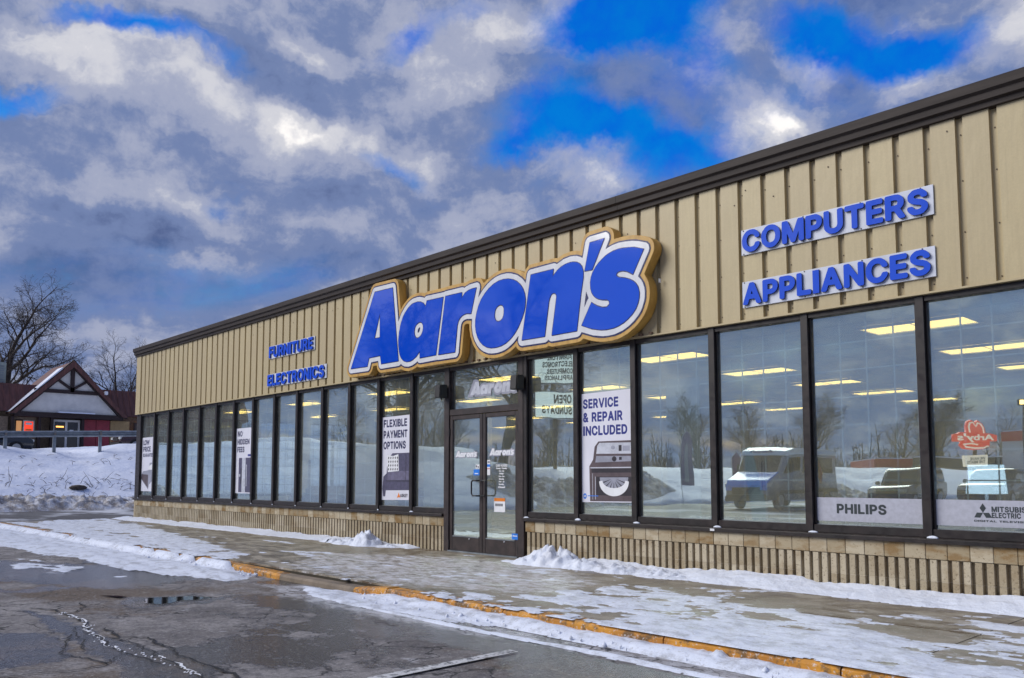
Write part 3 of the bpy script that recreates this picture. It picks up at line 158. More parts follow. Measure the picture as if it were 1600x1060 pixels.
GLYPH = {"A":[0.519,[[[0.021,-0.032],[0.116,-0.035],[0.141,-0.008],[0.18,0.104],[0.188,0.106],[0.337,0.104],[0.379,-0.008],[0.404,-0.036],[0.497,-0.032],[0.519,-0.008],[0.519,0.008],[0.407,0.312],[0.331,0.52],[0.3,0.545],[0.212,0.545],[0.204,0.538],[0.186,0.52],[0.0,0.008],[0.0,-0.008]],[[0.228,0.238],[0.26,0.325],[0.267,0.304],[0.29,0.24],[0.284,0.235]]]],"B":[0.429,[[[0.021,-0.032],[0.228,-0.036],[0.3,-0.029],[0.359,0.0],[0.412,0.056],[0.429,0.112],[0.427,0.176],[0.407,0.224],[0.367,0.272],[0.403,0.32],[0.409,0.352],[0.404,0.424],[0.378,0.472],[0.316,0.526],[0.268,0.541],[0.028,0.545],[0.001,0.52],[0.0,-0.008]],[[0.14,0.093],[0.14,0.195],[0.236,0.194],[0.276,0.18],[0.29,0.16],[0.295,0.136],[0.288,0.112],[0.276,0.102],[0.228,0.093]],[[0.14,0.322],[0.14,0.415],[0.22,0.415],[0.26,0.407],[0.272,0.392],[0.275,0.368],[0.26,0.335],[0.22,0.322]]]],"C":[0.503,[[[0.213,-0.039],[0.267,-0.043],[0.331,-0.035],[0.371,-0.021],[0.411,0.005],[0.479,0.081],[0.496,0.121],[0.503,0.169],[0.475,0.196],[0.395,0.196],[0.367,0.169],[0.346,0.121],[0.315,0.101],[0.259,0.089],[0.195,0.107],[0.159,0.145],[0.136,0.225],[0.136,0.289],[0.157,0.361],[0.195,0.402],[0.243,0.418],[0.275,0.419],[0.315,0.408],[0.34,0.393],[0.379,0.325],[0.395,0.312],[0.477,0.313],[0.503,0.337],[0.497,0.385],[0.47,0.441],[0.419,0.497],[0.371,0.53],[0.315,0.547],[0.227,0.55],[0.155,0.531],[0.114,0.505],[0.072,0.465],[0.041,0.425],[0.017,0.377],[0.001,0.297],[0.0,0.217],[0.01,0.153],[0.028,0.105],[0.06,0.057],[0.115,0.003],[0.155,-0.022]]]],"D":[0.472,[[[0.021,-0.032],[0.204,-0.036],[0.284,-0.026],[0.356,0.008],[0.416,0.064],[0.461,0.152],[0.472,0.216],[0.472,0.296],[0.463,0.352],[0.445,0.4],[0.414,0.448],[0.383,0.48],[0.316,0.525],[0.236,0.543],[0.028,0.545],[0.001,0.52],[0.0,-0.008]],[[0.14,0.093],[0.14,0.415],[0.228,0.413],[0.276,0.399],[0.3,0.382],[0.326,0.336],[0.338,0.28],[0.336,0.216],[0.317,0.152],[0.292,0.121],[0.252,0.102],[0.212,0.094]]]],"E":[0.387,[[[0.021,-0.032],[0.356,-0.036],[0.387,-0.008],[0.387,0.064],[0.364,0.091],[0.137,0.096],[0.139,0.192],[0.34,0.193],[0.365,0.216],[0.367,0.296],[0.34,0.322],[0.148,0.322],[0.14,0.323],[0.137,0.336],[0.14,0.415],[0.356,0.416],[0.383,0.44],[0.384,0.52],[0.356,0.545],[0.028,0.545],[0.001,0.52],[0.0,-0.008]]]],"F":[0.38,[[[0.021,-0.032],[0.108,-0.036],[0.137,-0.008],[0.14,0.185],[0.332,0.185],[0.356,0.208],[0.358,0.288],[0.332,0.314],[0.148,0.314],[0.137,0.32],[0.14,0.415],[0.316,0.416],[0.356,0.416],[0.38,0.44],[0.38,0.52],[0.356,0.544],[0.028,0.545],[0.001,0.52],[0.0,-0.008]]]],"G":[0.509,[[[0.213,-0.039],[0.267,-0.043],[0.323,-0.038],[0.363,-0.026],[0.403,-0.003],[0.451,0.041],[0.481,0.081],[0.499,0.121],[0.507,0.169],[0.509,0.265],[0.483,0.292],[0.267,0.292],[0.241,0.265],[0.244,0.185],[0.267,0.163],[0.363,0.163],[0.354,0.129],[0.323,0.102],[0.267,0.089],[0.211,0.1],[0.179,0.119],[0.159,0.145],[0.14,0.201],[0.134,0.257],[0.139,0.305],[0.157,0.361],[0.179,0.39],[0.211,0.41],[0.243,0.418],[0.283,0.417],[0.331,0.398],[0.355,0.37],[0.367,0.337],[0.395,0.313],[0.475,0.313],[0.504,0.337],[0.505,0.345],[0.492,0.401],[0.45,0.465],[0.387,0.52],[0.331,0.544],[0.251,0.552],[0.179,0.541],[0.114,0.505],[0.057,0.449],[0.017,0.377],[0.003,0.321],[0.0,0.217],[0.017,0.129],[0.059,0.058],[0.107,0.009],[0.155,-0.022]]]],"H":[0.469,[[[0.021,-0.032],[0.108,-0.036],[0.137,-0.008],[0.14,0.196],[0.332,0.192],[0.332,-0.008],[0.364,-0.036],[0.444,-0.035],[0.464,-0.016],[0.469,-0.008],[0.469,0.512],[0.452,0.536],[0.444,0.544],[0.364,0.545],[0.333,0.52],[0.332,0.328],[0.324,0.325],[0.14,0.325],[0.136,0.52],[0.108,0.545],[0.028,0.545],[0.001,0.52],[0.0,-0.008]]]],"I":[0.16,[[[0,-0.036],[0.16,-0.036],[0.16,0.545],[0,0.545]]]],"L":[0.373,[[[0.021,-0.032],[0.34,-0.036],[0.348,-0.035],[0.373,-0.008],[0.373,0.064],[0.348,0.092],[0.137,0.096],[0.137,0.328],[0.136,0.52],[0.108,0.545],[0.028,0.545],[0.001,0.52],[0.0,-0.008]]]],"M":[0.58,[[[0.021,-0.032],[0.108,-0.036],[0.134,-0.008],[0.134,0.192],[0.14,0.209],[0.231,-0.016],[0.252,-0.036],[0.332,-0.032],[0.354,-0.008],[0.444,0.219],[0.444,-0.008],[0.468,-0.035],[0.556,-0.034],[0.58,-0.008],[0.58,0.416],[0.579,0.52],[0.556,0.543],[0.444,0.545],[0.436,0.539],[0.417,0.52],[0.292,0.196],[0.163,0.52],[0.132,0.545],[0.028,0.545],[0.02,0.54],[0.0,0.512],[0.0,-0.008]]]],"N":[0.475,[[[0.021,-0.032],[0.108,-0.036],[0.137,-0.008],[0.14,0.283],[0.332,-0.016],[0.348,-0.032],[0.444,-0.036],[0.47,-0.016],[0.475,-0.008],[0.475,0.512],[0.475,0.52],[0.447,0.544],[0.364,0.545],[0.339,0.52],[0.339,0.24],[0.332,0.226],[0.148,0.52],[0.124,0.544],[0.028,0.545],[0.001,0.52],[0.0,-0.008]]]],"O":[0.525,[[[0.214,-0.039],[0.268,-0.043],[0.324,-0.038],[0.372,-0.02],[0.412,0.005],[0.482,0.081],[0.506,0.129],[0.52,0.185],[0.525,0.249],[0.52,0.321],[0.507,0.377],[0.483,0.425],[0.412,0.503],[0.37,0.529],[0.316,0.547],[0.26,0.552],[0.204,0.546],[0.156,0.531],[0.116,0.506],[0.042,0.425],[0.018,0.377],[0.005,0.321],[0.0,0.257],[0.005,0.185],[0.019,0.129],[0.043,0.081],[0.116,0.003],[0.156,-0.022]],[[0.26,0.089],[0.212,0.1],[0.17,0.129],[0.149,0.169],[0.135,0.257],[0.142,0.313],[0.168,0.377],[0.212,0.409],[0.268,0.419],[0.324,0.405],[0.357,0.377],[0.383,0.313],[0.39,0.249],[0.376,0.169],[0.355,0.129],[0.324,0.104]]]],"P":[0.418,[[[0.021,-0.032],[0.108,-0.036],[0.132,-0.015],[0.14,0.149],[0.244,0.151],[0.3,0.163],[0.348,0.192],[0.393,0.24],[0.418,0.304],[0.418,0.392],[0.392,0.456],[0.355,0.496],[0.3,0.531],[0.244,0.544],[0.028,0.545],[0.001,0.52],[0.0,-0.008]],[[0.14,0.278],[0.14,0.416],[0.22,0.415],[0.26,0.405],[0.277,0.384],[0.284,0.352],[0.268,0.295],[0.22,0.279]]]],"R":[0.44,[[[0.021,-0.032],[0.108,-0.036],[0.137,-0.008],[0.14,0.162],[0.204,0.16],[0.293,-0.008],[0.316,-0.034],[0.418,-0.032],[0.44,-0.008],[0.44,0.008],[0.338,0.192],[0.381,0.232],[0.41,0.28],[0.421,0.344],[0.413,0.416],[0.382,0.472],[0.338,0.512],[0.3,0.533],[0.244,0.544],[0.028,0.545],[0.02,0.54],[0.0,0.512],[0.0,-0.008]],[[0.14,0.292],[0.14,0.416],[0.22,0.416],[0.268,0.402],[0.285,0.352],[0.268,0.304],[0.22,0.292]]]],"S":[0.442,[[[0.167,-0.041],[0.276,-0.042],[0.348,-0.017],[0.41,0.039],[0.433,0.079],[0.441,0.111],[0.442,0.159],[0.432,0.199],[0.38,0.263],[0.34,0.29],[0.3,0.307],[0.172,0.345],[0.151,0.367],[0.151,0.383],[0.164,0.407],[0.228,0.422],[0.284,0.406],[0.299,0.367],[0.324,0.342],[0.404,0.342],[0.434,0.367],[0.426,0.431],[0.396,0.477],[0.34,0.525],[0.298,0.543],[0.252,0.551],[0.156,0.545],[0.108,0.525],[0.047,0.471],[0.022,0.431],[0.015,0.399],[0.019,0.327],[0.041,0.287],[0.068,0.258],[0.124,0.221],[0.268,0.176],[0.3,0.16],[0.304,0.151],[0.305,0.127],[0.292,0.105],[0.268,0.094],[0.22,0.085],[0.156,0.103],[0.147,0.111],[0.134,0.151],[0.108,0.173],[0.028,0.173],[0.004,0.151],[0.0,0.127],[0.008,0.087],[0.041,0.031],[0.1,-0.019]]]],"T":[0.456,[[[0.181,-0.032],[0.267,-0.036],[0.296,-0.008],[0.299,0.415],[0.427,0.416],[0.455,0.44],[0.456,0.52],[0.435,0.541],[0.275,0.545],[0.027,0.545],[0.0,0.52],[0.0,0.44],[0.019,0.421],[0.027,0.416],[0.155,0.416],[0.16,0.408],[0.16,-0.008]]]],"U":[0.469,[[[0.179,-0.04],[0.268,-0.043],[0.348,-0.021],[0.42,0.038],[0.46,0.104],[0.469,0.168],[0.469,0.52],[0.444,0.544],[0.436,0.545],[0.359,0.544],[0.333,0.52],[0.332,0.168],[0.316,0.12],[0.284,0.098],[0.236,0.088],[0.18,0.099],[0.153,0.12],[0.142,0.144],[0.136,0.184],[0.136,0.52],[0.108,0.545],[0.028,0.545],[0.001,0.52],[0.0,0.168],[0.009,0.104],[0.041,0.048],[0.084,0.004],[0.14,-0.029]]]],"V":[0.517,[[[0.208,-0.032],[0.307,-0.036],[0.331,-0.011],[0.516,0.496],[0.517,0.52],[0.491,0.545],[0.403,0.545],[0.379,0.521],[0.275,0.223],[0.259,0.18],[0.139,0.52],[0.107,0.545],[0.027,0.545],[0.0,0.52],[0.001,0.496],[0.187,-0.008]]]],"X":[0.508,[[[0.021,-0.032],[0.124,-0.032],[0.252,0.145],[0.388,-0.035],[0.484,-0.036],[0.504,-0.016],[0.508,0.011],[0.335,0.264],[0.498,0.496],[0.5,0.52],[0.492,0.528],[0.474,0.544],[0.38,0.544],[0.356,0.52],[0.26,0.379],[0.252,0.379],[0.157,0.52],[0.132,0.545],[0.036,0.544],[0.012,0.52],[0.013,0.496],[0.175,0.264],[0.0,0.008],[0.0,-0.008]]]],"Y":[0.51,[[[0.208,-0.032],[0.299,-0.034],[0.323,-0.008],[0.323,0.2],[0.51,0.504],[0.509,0.52],[0.483,0.545],[0.387,0.543],[0.364,0.52],[0.279,0.376],[0.259,0.347],[0.251,0.347],[0.145,0.52],[0.123,0.542],[0.027,0.545],[0.0,0.52],[0.001,0.496],[0.186,0.2],[0.186,-0.008]]]],"&":[0.475,[[[0.148,-0.039],[0.251,-0.038],[0.323,-0.008],[0.355,-0.036],[0.443,-0.036],[0.475,-0.007],[0.475,0.009],[0.413,0.089],[0.437,0.145],[0.443,0.236],[0.419,0.26],[0.339,0.26],[0.315,0.235],[0.307,0.212],[0.27,0.257],[0.328,0.313],[0.349,0.345],[0.36,0.385],[0.358,0.441],[0.338,0.481],[0.299,0.52],[0.259,0.542],[0.211,0.549],[0.163,0.547],[0.123,0.533],[0.072,0.489],[0.051,0.457],[0.041,0.417],[0.045,0.353],[0.087,0.281],[0.014,0.201],[0.0,0.153],[0.004,0.089],[0.021,0.049],[0.059,0.006],[0.099,-0.023]],[[0.171,0.087],[0.142,0.105],[0.136,0.137],[0.145,0.161],[0.163,0.181],[0.171,0.181],[0.187,0.162],[0.241,0.097],[0.203,0.083]],[[0.195,0.361],[0.18,0.377],[0.175,0.401],[0.18,0.417],[0.203,0.424],[0.223,0.417],[0.226,0.401],[0.215,0.377]]]]}
# ------------------------------------------------------------------ helpers
RNG = random.Random(7)
def put(o, parent=None):
    COL.objects.link(o)
    if parent is not None: o.parent = parent
    return o
def tag(o, label=None, cat=None, group=None, kind=None):
    if label: o['label'] = label
    if cat: o['category'] = cat
    if group: o['group'] = group
    if kind: o['kind'] = kind
    return o
def empty(name, loc=(0, 0, 0), rz=0.0, parent=None):
    o = bpy.data.objects.new(name, None); o.empty_display_size = .2
    o.location = loc; o.rotation_euler = (0, 0, rz)
    return put(o, parent)
def thing(name, label, cat, loc=(0, 0, 0), rz=0.0, group=None):
    return tag(empty(name, loc, rz), label, cat, group)
def part(name, me, mat=None, parent=None, loc=None):
    o = bpy.data.objects.new(name, me)
    if mat is not None and not me.materials: me.materials.append(mat)
    if loc is not None: o.location = loc
    return put(o, parent)

class MB:
    def __init__(s): s.v = []; s.f = []; s.m = []; s.mi = 0
    def add(s, vs_, fs):
        b = len(s.v); s.v += [tuple(v) for v in vs_]; s.f += [tuple(i + b for i in f) for f in fs]; s.m += [s.mi] * len(fs)
        return s
    def box(s, x0, x1, y0, y1, z0, z1):
        return s.add([(x0, y0, z0), (x1, y0, z0), (x1, y1, z0), (x0, y1, z0), (x0, y0, z1), (x1, y0, z1), (x1, y1, z1), (x0, y1, z1)],
                     [(0, 3, 2, 1), (4, 5, 6, 7), (0, 1, 5, 4), (1, 2, 6, 5), (2, 3, 7, 6), (3, 0, 4, 7)])
    def prism(s, poly, a0, a1, axis='y'):          # poly in the two other axes, ccw seen from +axis for x and z
        n = len(poly)
        def P(u, v, a):
            return {'y': (u, a, v), 'x': (a, u, v), 'z': (u, v, a)}[axis]
        vv = [P(u, v, a0) for u, v in poly] + [P(u, v, a1) for u, v in poly]
        ff = [tuple(range(n)), tuple(range(2 * n - 1, n - 1, -1))] + [(i, n + i, n + (i + 1) % n, (i + 1) % n) for i in range(n)]
        return s.add(vv, ff)
    def tube(s, pts, rads, k=8, cap=True):
        pts = [Vector(p) for p in pts]; n = len(pts); b = len(s.v); up = None
        for i, p in enumerate(pts):
            d = (pts[min(i + 1, n - 1)] - pts[max(i - 1, 0)])
            d = d.normalized() if d.length > 1e-9 else Vector((0, 0, 1))
            if up is None:
                up = d.orthogonal().normalized()
            up = (up - d * up.dot(d))
            up = up.normalized() if up.length > 1e-6 else d.orthogonal().normalized()
            w = d.cross(up)
            r = rads[i] if isinstance(rads, (list, tuple)) else rads
            for j in range(k):
                a = 2 * pi * j / k
                s.v.append(tuple(p + up * (r * cos(a)) + w * (r * sin(a))))
        nf = 0
        for i in range(n - 1):
            for j in range(k):
                s.f.append((b + i * k + j, b + i * k + (j + 1) % k, b + (i + 1) * k + (j + 1) % k, b + (i + 1) * k + j)); nf += 1
        if cap:
            s.f.append(tuple(b + j for j in range(k - 1, -1, -1))); s.f.append(tuple(b + (n - 1) * k + j for j in range(k))); nf += 2
        s.m += [s.mi] * nf
        return s
    def lathe(s, prof, c=(0, 0, 0), k=16, axis='z'):
        b = len(s.v); n = len(prof)
        for r, h in prof:
            for j in range(k):
                a = 2 * pi * j / k; u, w = r * cos(a), r * sin(a)
                p = {'z': (u, w, h), 'y': (u, h, w), 'x': (h, u, w)}[axis]
                s.v.append((c[0] + p[0], c[1] + p[1], c[2] + p[2]))
        for i in range(n - 1):
            for j in range(k):
                s.f.append((b + i * k + j, b + i * k + (j + 1) % k, b + (i + 1) * k + (j + 1) % k, b + (i + 1) * k + j)); s.m.append(s.mi)
        s.f.append(tuple(b + j for j in range(k - 1, -1, -1))); s.f.append(tuple(b + (n - 1) * k + j for j in range(k))); s.m += [s.mi] * 2
        return s
    def mesh(s, name, smooth=False, bevel=0.0, seg=2):
        me = bpy.data.meshes.new(name)
        me.from_pydata(s.v, [], s.f)
        if s.m: me.polygons.foreach_set('material_index', s.m)
        bm = bmesh.new(); bm.from_mesh(me)
        bmesh.ops.recalc_face_normals(bm, faces=bm.faces)
        if bevel:
            bmesh.ops.bevel(bm, geom=[e for e in bm.edges if e.is_manifold and e.calc_face_angle(0) > .5], offset=bevel, segments=seg, affect='EDGES', clamp_overlap=True)
        bm.to_mesh(me); bm.free()
        if smooth: me.polygons.foreach_set('use_smooth', [True] * len(me.polygons))
        me.update()
        return me
def boxmesh(name, x0, x1, y0, y1, z0, z1, bevel=0.0):
    return MB().box(x0, x1, y0, y1, z0, z1).mesh(name, bevel=bevel)
def mats(me, *ms):
    for m in ms: me.materials.append(m)
    return me

RX = Matrix.Rotation(pi / 2, 4, 'X')
def curve_mesh(cd, name):                          # flat curve shape stood up on the xz plane, extruded towards -y
    o = bpy.data.objects.new('tmp', cd); COL.objects.link(o)
    dg = bpy.context.evaluated_depsgraph_get()
    me = bpy.data.meshes.new_from_object(o.evaluated_get(dg))
    bpy.data.objects.remove(o); bpy.data.curves.remove(cd)
    me.name = name
    return me
def shape(name, loops, y, t, bevel=0.0):
    """outline(s) in facade x,z -> plate whose back is at y and whose front is t nearer the street"""
    cd = bpy.data.curves.new(name, 'CURVE'); cd.dimensions = '2D'; cd.fill_mode = 'BOTH'
    cd.extrude = t / 2 - bevel; cd.bevel_depth = bevel; cd.bevel_resolution = 1; cd.offset = -bevel
    for lp in loops:
        sp = cd.splines.new('POLY'); sp.points.add(len(lp) - 1)
        for q, (u, v) in zip(sp.points, lp): q.co = (u, v, 0, 1)
        sp.use_cyclic_u = True
    me = curve_mesh(cd, name)
    me.transform(RX); me.transform(Matrix.Translation((0, y - t / 2, 0)))
    return me
def glyph_boxes(s, x0, x1, z0, z1, gap=.055, space=.24):
    w = 0; spots = []
    for ch in s:
        if ch == ' ': w += space; continue
        spots.append((ch, w)); w += GLYPH[ch][0] + gap
    k = (x1 - x0) / (w - gap); kz = (z1 - z0) / .581
    return [[[(x0 + (o_ + x) * k, z0 + (y + .036) * kz) for x, y in lp] for lp in GLYPH[ch][1]] for ch, o_ in spots]
def text(name, s, x0, x1, z0, z1, y, t=0.002, bold=0.02, spacing=1.0):
    """lettering fitted into the box x0..x1, z0..z1"""
    if all(ch in GLYPH or ch == ' ' for ch in s):
        return shape(name, [lp for g in glyph_boxes(s, x0, x1, z0, z1) for lp in g], y, t)
    cd = bpy.data.curves.new(name, 'FONT'); cd.body = s; cd.size = 1; cd.offset = bold; cd.space_character = spacing
    cd.space_line = 0.86; cd.fill_mode = 'BOTH'; cd.extrude = 0.5; cd.resolution_u = 5
    me = curve_mesh(cd, name)
    n = len(me.vertices); a = np.empty(n * 3); me.vertices.foreach_get('co', a); a = a.reshape(-1, 3)
    lo, hi_ = a.min(0), a.max(0)
    b = np.empty_like(a)
    b[:, 0] = x0 + (a[:, 0] - lo[0]) / (hi_[0] - lo[0]) * (x1 - x0)
    b[:, 2] = z0 + (a[:, 1] - lo[1]) / (hi_[1] - lo[1]) * (z1 - z0)
    b[:, 1] = y - (a[:, 2] - lo[2]) / (hi_[2] - lo[2]) * t
    me.vertices.foreach_set('co', b.ravel()); me.update()
    return me
def islands(me):
    bm = bmesh.new(); bm.from_mesh(me); bmesh.ops.remove_doubles(bm, verts=bm.verts, dist=1e-5)
    seen = set(); out = []
    for f in bm.faces:
        if f.index in seen: continue
        st = [f]; seen.add(f.index); grp = []
        while st:
            g = st.pop(); grp.append(g)
            for e in g.edges:
                for h in e.link_faces:
                    if h.index not in seen: seen.add(h.index); st.append(h)
        vs_ = list({v for g in grp for v in g.verts}); ix = {v: i for i, v in enumerate(vs_)}
        m2 = bpy.data.meshes.new('letter')
        m2.from_pydata([tuple(v.co) for v in vs_], [], [tuple(ix[v] for v in g.verts) for g in grp]); m2.update()
        out.append((min(v.co.x for v in vs_), m2))
    bm.free()
    return [m for _, m in sorted(out, key=lambda q: q[0])]

# ------------------------------------------------------------------ materials
class M:
    def __init__(s, name, base=(.5, .5, .5), rough=.6, metal=0.0, spec=.5, coat=0.0):
        s.m = bpy.data.materials.new(name); s.m.use_nodes = True
        s.n, s.l = s.m.node_tree.nodes, s.m.node_tree.links
        s.b = s.n['Principled BSDF']
        s.set('Base Color', (*base, 1)); s.set('Roughness', rough); s.set('Metallic', metal); s.set('Specular IOR Level', spec); s.set('Coat Weight', coat)
        s.tc = s.n.new('ShaderNodeTexCoord'); s.geo = s.n.new('ShaderNodeNewGeometry'); s.h = None
    def set(s, k, v): s.b.inputs[k].default_value = v
    def co(s, kind='world', scale=(1, 1, 1)):
        out = s.geo.outputs['Position'] if kind == 'world' else s.tc.outputs['Object']
        mp = s.n.new('ShaderNodeMapping'); mp.inputs['Scale'].default_value = scale
        s.l.new(out, mp.inputs['Vector']); return mp.outputs[0]
    def noise(s, vec, scale, detail=5, rough=.6, dist=0):
        n = s.n.new('ShaderNodeTexNoise'); s.l.new(vec, n.inputs['Vector'])
        for k, v in (('Scale', scale), ('Detail', detail), ('Roughness', rough), ('Distortion', dist)): n.inputs[k].default_value = v
        return n.outputs[0]
    def rng(s, v, a, b, c=0., d=1.):
        n = s.n.new('ShaderNodeMapRange'); n.interpolation_type = 'SMOOTHSTEP'
        for i, q in enumerate((a, b, c, d)): n.inputs[i + 1].default_value = q
        s.l.new(v, n.inputs[0]); return n.outputs[0]
    def math(s, op, a, b=None, clamp=False):
        n = s.n.new('ShaderNodeMath'); n.operation = op; n.use_clamp = clamp
        for i, v in enumerate((a, b)):
            if v is None: continue
            if isinstance(v, (int, float)): n.inputs[i].default_value = v
            else: s.l.new(v, n.inputs[i])
        return n.outputs[0]
    def mix(s, fac, a, b):
        n = s.n.new('ShaderNodeMix'); n.data_type = 'RGBA'
        for q, v in ((n.inputs[0], fac), (n.inputs[6], a), (n.inputs[7], b)):
            if isinstance(v, tuple): q.default_value = (*v, 1)
            elif isinstance(v, (int, float)): q.default_value = v
            else: s.l.new(v, q)
        return n.outputs[2]
    def attr(s, name):
        n = s.n.new('ShaderNodeAttribute'); n.attribute_name = name; return n.outputs['Fac']
    def rand(s): return s.n.new('ShaderNodeObjectInfo').outputs['Random']
    def color(s, v): s.l.new(v, s.b.inputs['Base Color']); return s
    def roughness(s, v): s.l.new(v, s.b.inputs['Roughness']); return s
    def bump(s, h, strength=.3, dist=.01):
        n = s.n.new('ShaderNodeBump'); n.inputs['Strength'].default_value = strength; n.inputs['Distance'].default_value = dist
        s.l.new(h, n.inputs['Height'])
        if s.h is not None: s.l.new(s.h, n.inputs['Normal'])
        s.h = n.outputs[0]; s.l.new(s.h, s.b.inputs['Normal']); return s
def plain(name, base, rough=.6, var=.12, scale=8., **kw):
    """a colour with gentle wear in it"""
    q = M(name, base, rough, **kw)
    nz = q.noise(q.co(), scale, 5)
    q.color(q.mix(q.rng(nz, .3, .7), tuple(c * (1 - var) for c in base), tuple(min(1, c * (1 + var)) for c in base)))
    q.roughness(q.rng(q.noise(q.co(), scale * 3), .3, .7, max(.02, rough - .08), min(1, rough + .08)))
    return q.m

q = M('tan_metal', (.45, .37, .235), .45)
st_ = q.noise(q.co('world', (9, 9, .5)), 3, 5); gr_ = q.noise(q.co(), 60, 3)
cl = q.mix(q.rng(st_, .3, .75), (.49, .40, .225), (.54, .445, .25))
cl = q.mix(q.math('MULTIPLY', q.rng(q.rand(), 0, 1), .35), cl, (.40, .325, .20))
cl = q.mix(q.rng(q.noise(q.co('world', (14, 14, .35)), 2.5, 6), .62, .8, 0, .22), cl, (.32, .26, .155))
q.color(q.mix(q.rng(gr_, .3, .7, 0, .16), cl, (.30, .26, .17)))
q.bump(q.noise(q.co('world', (1.6, 1.6, .8)), 2.2, 3), .35, .02); TAN = q.m

q = M('fascia_brown', (.055, .046, .045), .55, spec=.25)
q.color(q.mix(q.rng(q.noise(q.co('world', (.5, 3, 6)), 3), .35, .7), (.028, .021, .019), (.046, .036, .032))); FASCIA = q.m
q = M('bronze_frame', (.03, .022, .021), .4)
q.color(q.mix(q.rng(q.noise(q.co(), 5, 6), .35, .75), (.012, .009, .009), (.028, .019, .018)))
q.roughness(q.rng(q.noise(q.co(), 14), .3, .7, .3, .55)); BRONZE = q.m
q = M('door_brown', (.05, .036, .034), .45)
q.color(q.mix(q.rng(q.noise(q.co(), 6, 7), .35, .7), (.024, .017, .017), (.05, .035, .033))); DOORM = q.m

q = M('split_block', (.40, .33, .22), .9, spec=.2)
pits = q.noise(q.co(), 55, 3); big = q.noise(q.co(), 3.2, 4)
cl = q.mix(q.rng(q.rand(), .1, .9), (.35, .29, .195), (.49, .425, .31))
cl = q.mix(q.rng(big, .45, .72, 0, .6), cl, (.26, .185, .10))
cl = q.mix(q.rng(pits, .30, .42, .85, 0.), cl, (.12, .085, .05))
q.color(q.mix(q.rng(q.noise(q.co(), 130, 2), .55, .75, 0, .35), cl, (.62, .55, .42)))
q.bump(pits, .9, .006); BLOCK = q.m
q = M('scored_block', (.42, .35, .24), .85, spec=.2)
pits = q.noise(q.co(), 45, 3)
cl = q.mix(q.rng(q.rand(), .15, .85), (.33, .26, .16), (.50, .435, .315))
cl = q.mix(q.math('MULTIPLY', q.rng(q.noise(q.co('world', (2.2, 2.2, 5)), 1.7, 4), .44, .62), q.rng(q.rand(), .2, .6, 1, .4)), cl, (.25, .155, .065))
cl = q.mix(q.rng(pits, .28, .40, .8, 0.), cl, (.15, .10, .05))
q.color(q.mix(q.rng(q.noise(q.co(), 110, 2), .55, .75, 0, .3), cl, (.6, .53, .4)))
q.bump(pits, .5, .004); SCORED = q.m
MORTAR = plain('mortar', (.36, .33, .27), .95, spec=.1)

def glass_mat(name, tint, r0, wav=.02):
    m = bpy.data.materials.new(name); m.use_nodes = True
    n, l = m.node_tree.nodes, m.node_tree.links; n.clear()
    out = n.new('ShaderNodeOutputMaterial'); mixs = n.new('ShaderNodeMixShader')
    tr = n.new('ShaderNodeBsdfTransparent'); tr.inputs[0].default_value = (*tint, 1)
    gl = n.new('ShaderNodeBsdfGlossy'); gl.inputs['Roughness'].default_value = 0.0; gl.inputs['Color'].default_value = (.84, .97, .95, 1)
    geo = n.new('ShaderNodeNewGeometry'); dot = n.new('ShaderNodeVectorMath'); dot.operation = 'DOT_PRODUCT'
    l.new(geo.outputs['Normal'], dot.inputs[0]); l.new(geo.outputs['Incoming'], dot.inputs[1])
    def mt(op, a, b):
        q_ = n.new('ShaderNodeMath'); q_.operation = op
        for i, v in enumerate((a, b)):
            if isinstance(v, (int, float)): q_.inputs[i].default_value = v
            else: l.new(v, q_.inputs[i])
        return q_.outputs[0]
    c = mt('ABSOLUTE', dot.outputs['Value'], 0)
    f = mt('ADD', mt('MULTIPLY', mt('POWER', mt('SUBTRACT', 1.0, c), 5.0), 1 - r0), r0)
    l.new(f, mixs.inputs[0])
    # rolled glass is never quite flat
    nz = n.new('ShaderNodeTexNoise'); nz.inputs['Scale'].default_value = 1.3; nz.inputs['Detail'].default_value = 1
    l.new(geo.outputs['Position'], nz.inputs['Vector'])
    bp = n.new('ShaderNodeBump'); bp.inputs['Strength'].default_value = wav; bp.inputs['Distance'].default_value = .1
    l.new(nz.outputs[0], bp.inputs['Height']); l.new(bp.outputs[0], gl.inputs['Normal'])
    l.new(tr.outputs[0], mixs.inputs[1]); l.new(gl.outputs[0], mixs.inputs[2])
    # milky salt and dust film, added to lighten the panes
    df = n.new('ShaderNodeBsdfDiffuse'); df.inputs[0].default_value = (.70, .74, .74, 1); dm = n.new('ShaderNodeMixShader')
    dn = n.new('ShaderNodeTexNoise'); dn.inputs['Scale'].default_value = 2.2; dn.inputs['Detail'].default_value = 7; dn.inputs['Roughness'].default_value = .7; l.new(geo.outputs['Position'], dn.inputs['Vector'])
    mr = n.new('ShaderNodeMapRange'); mr.inputs[1].default_value = .3; mr.inputs[2].default_value = .75; mr.inputs[3].default_value = .035 if r0 > .2 else 0; mr.inputs[4].default_value = .115 if r0 > .2 else .01
    l.new(dn.outputs[0], mr.inputs[0]); l.new(mr.outputs[0], dm.inputs[0]); l.new(mixs.outputs[0], dm.inputs[1]); l.new(df.outputs[0], dm.inputs[2]); l.new(dm.outputs[0], out.inputs[0])
    return m
GLASS = glass_mat('window_glass', (.93, .98, .96), .42, .015)
CLEAR = glass_mat('clear_glass', (.93, .97, .96), .06, .0)

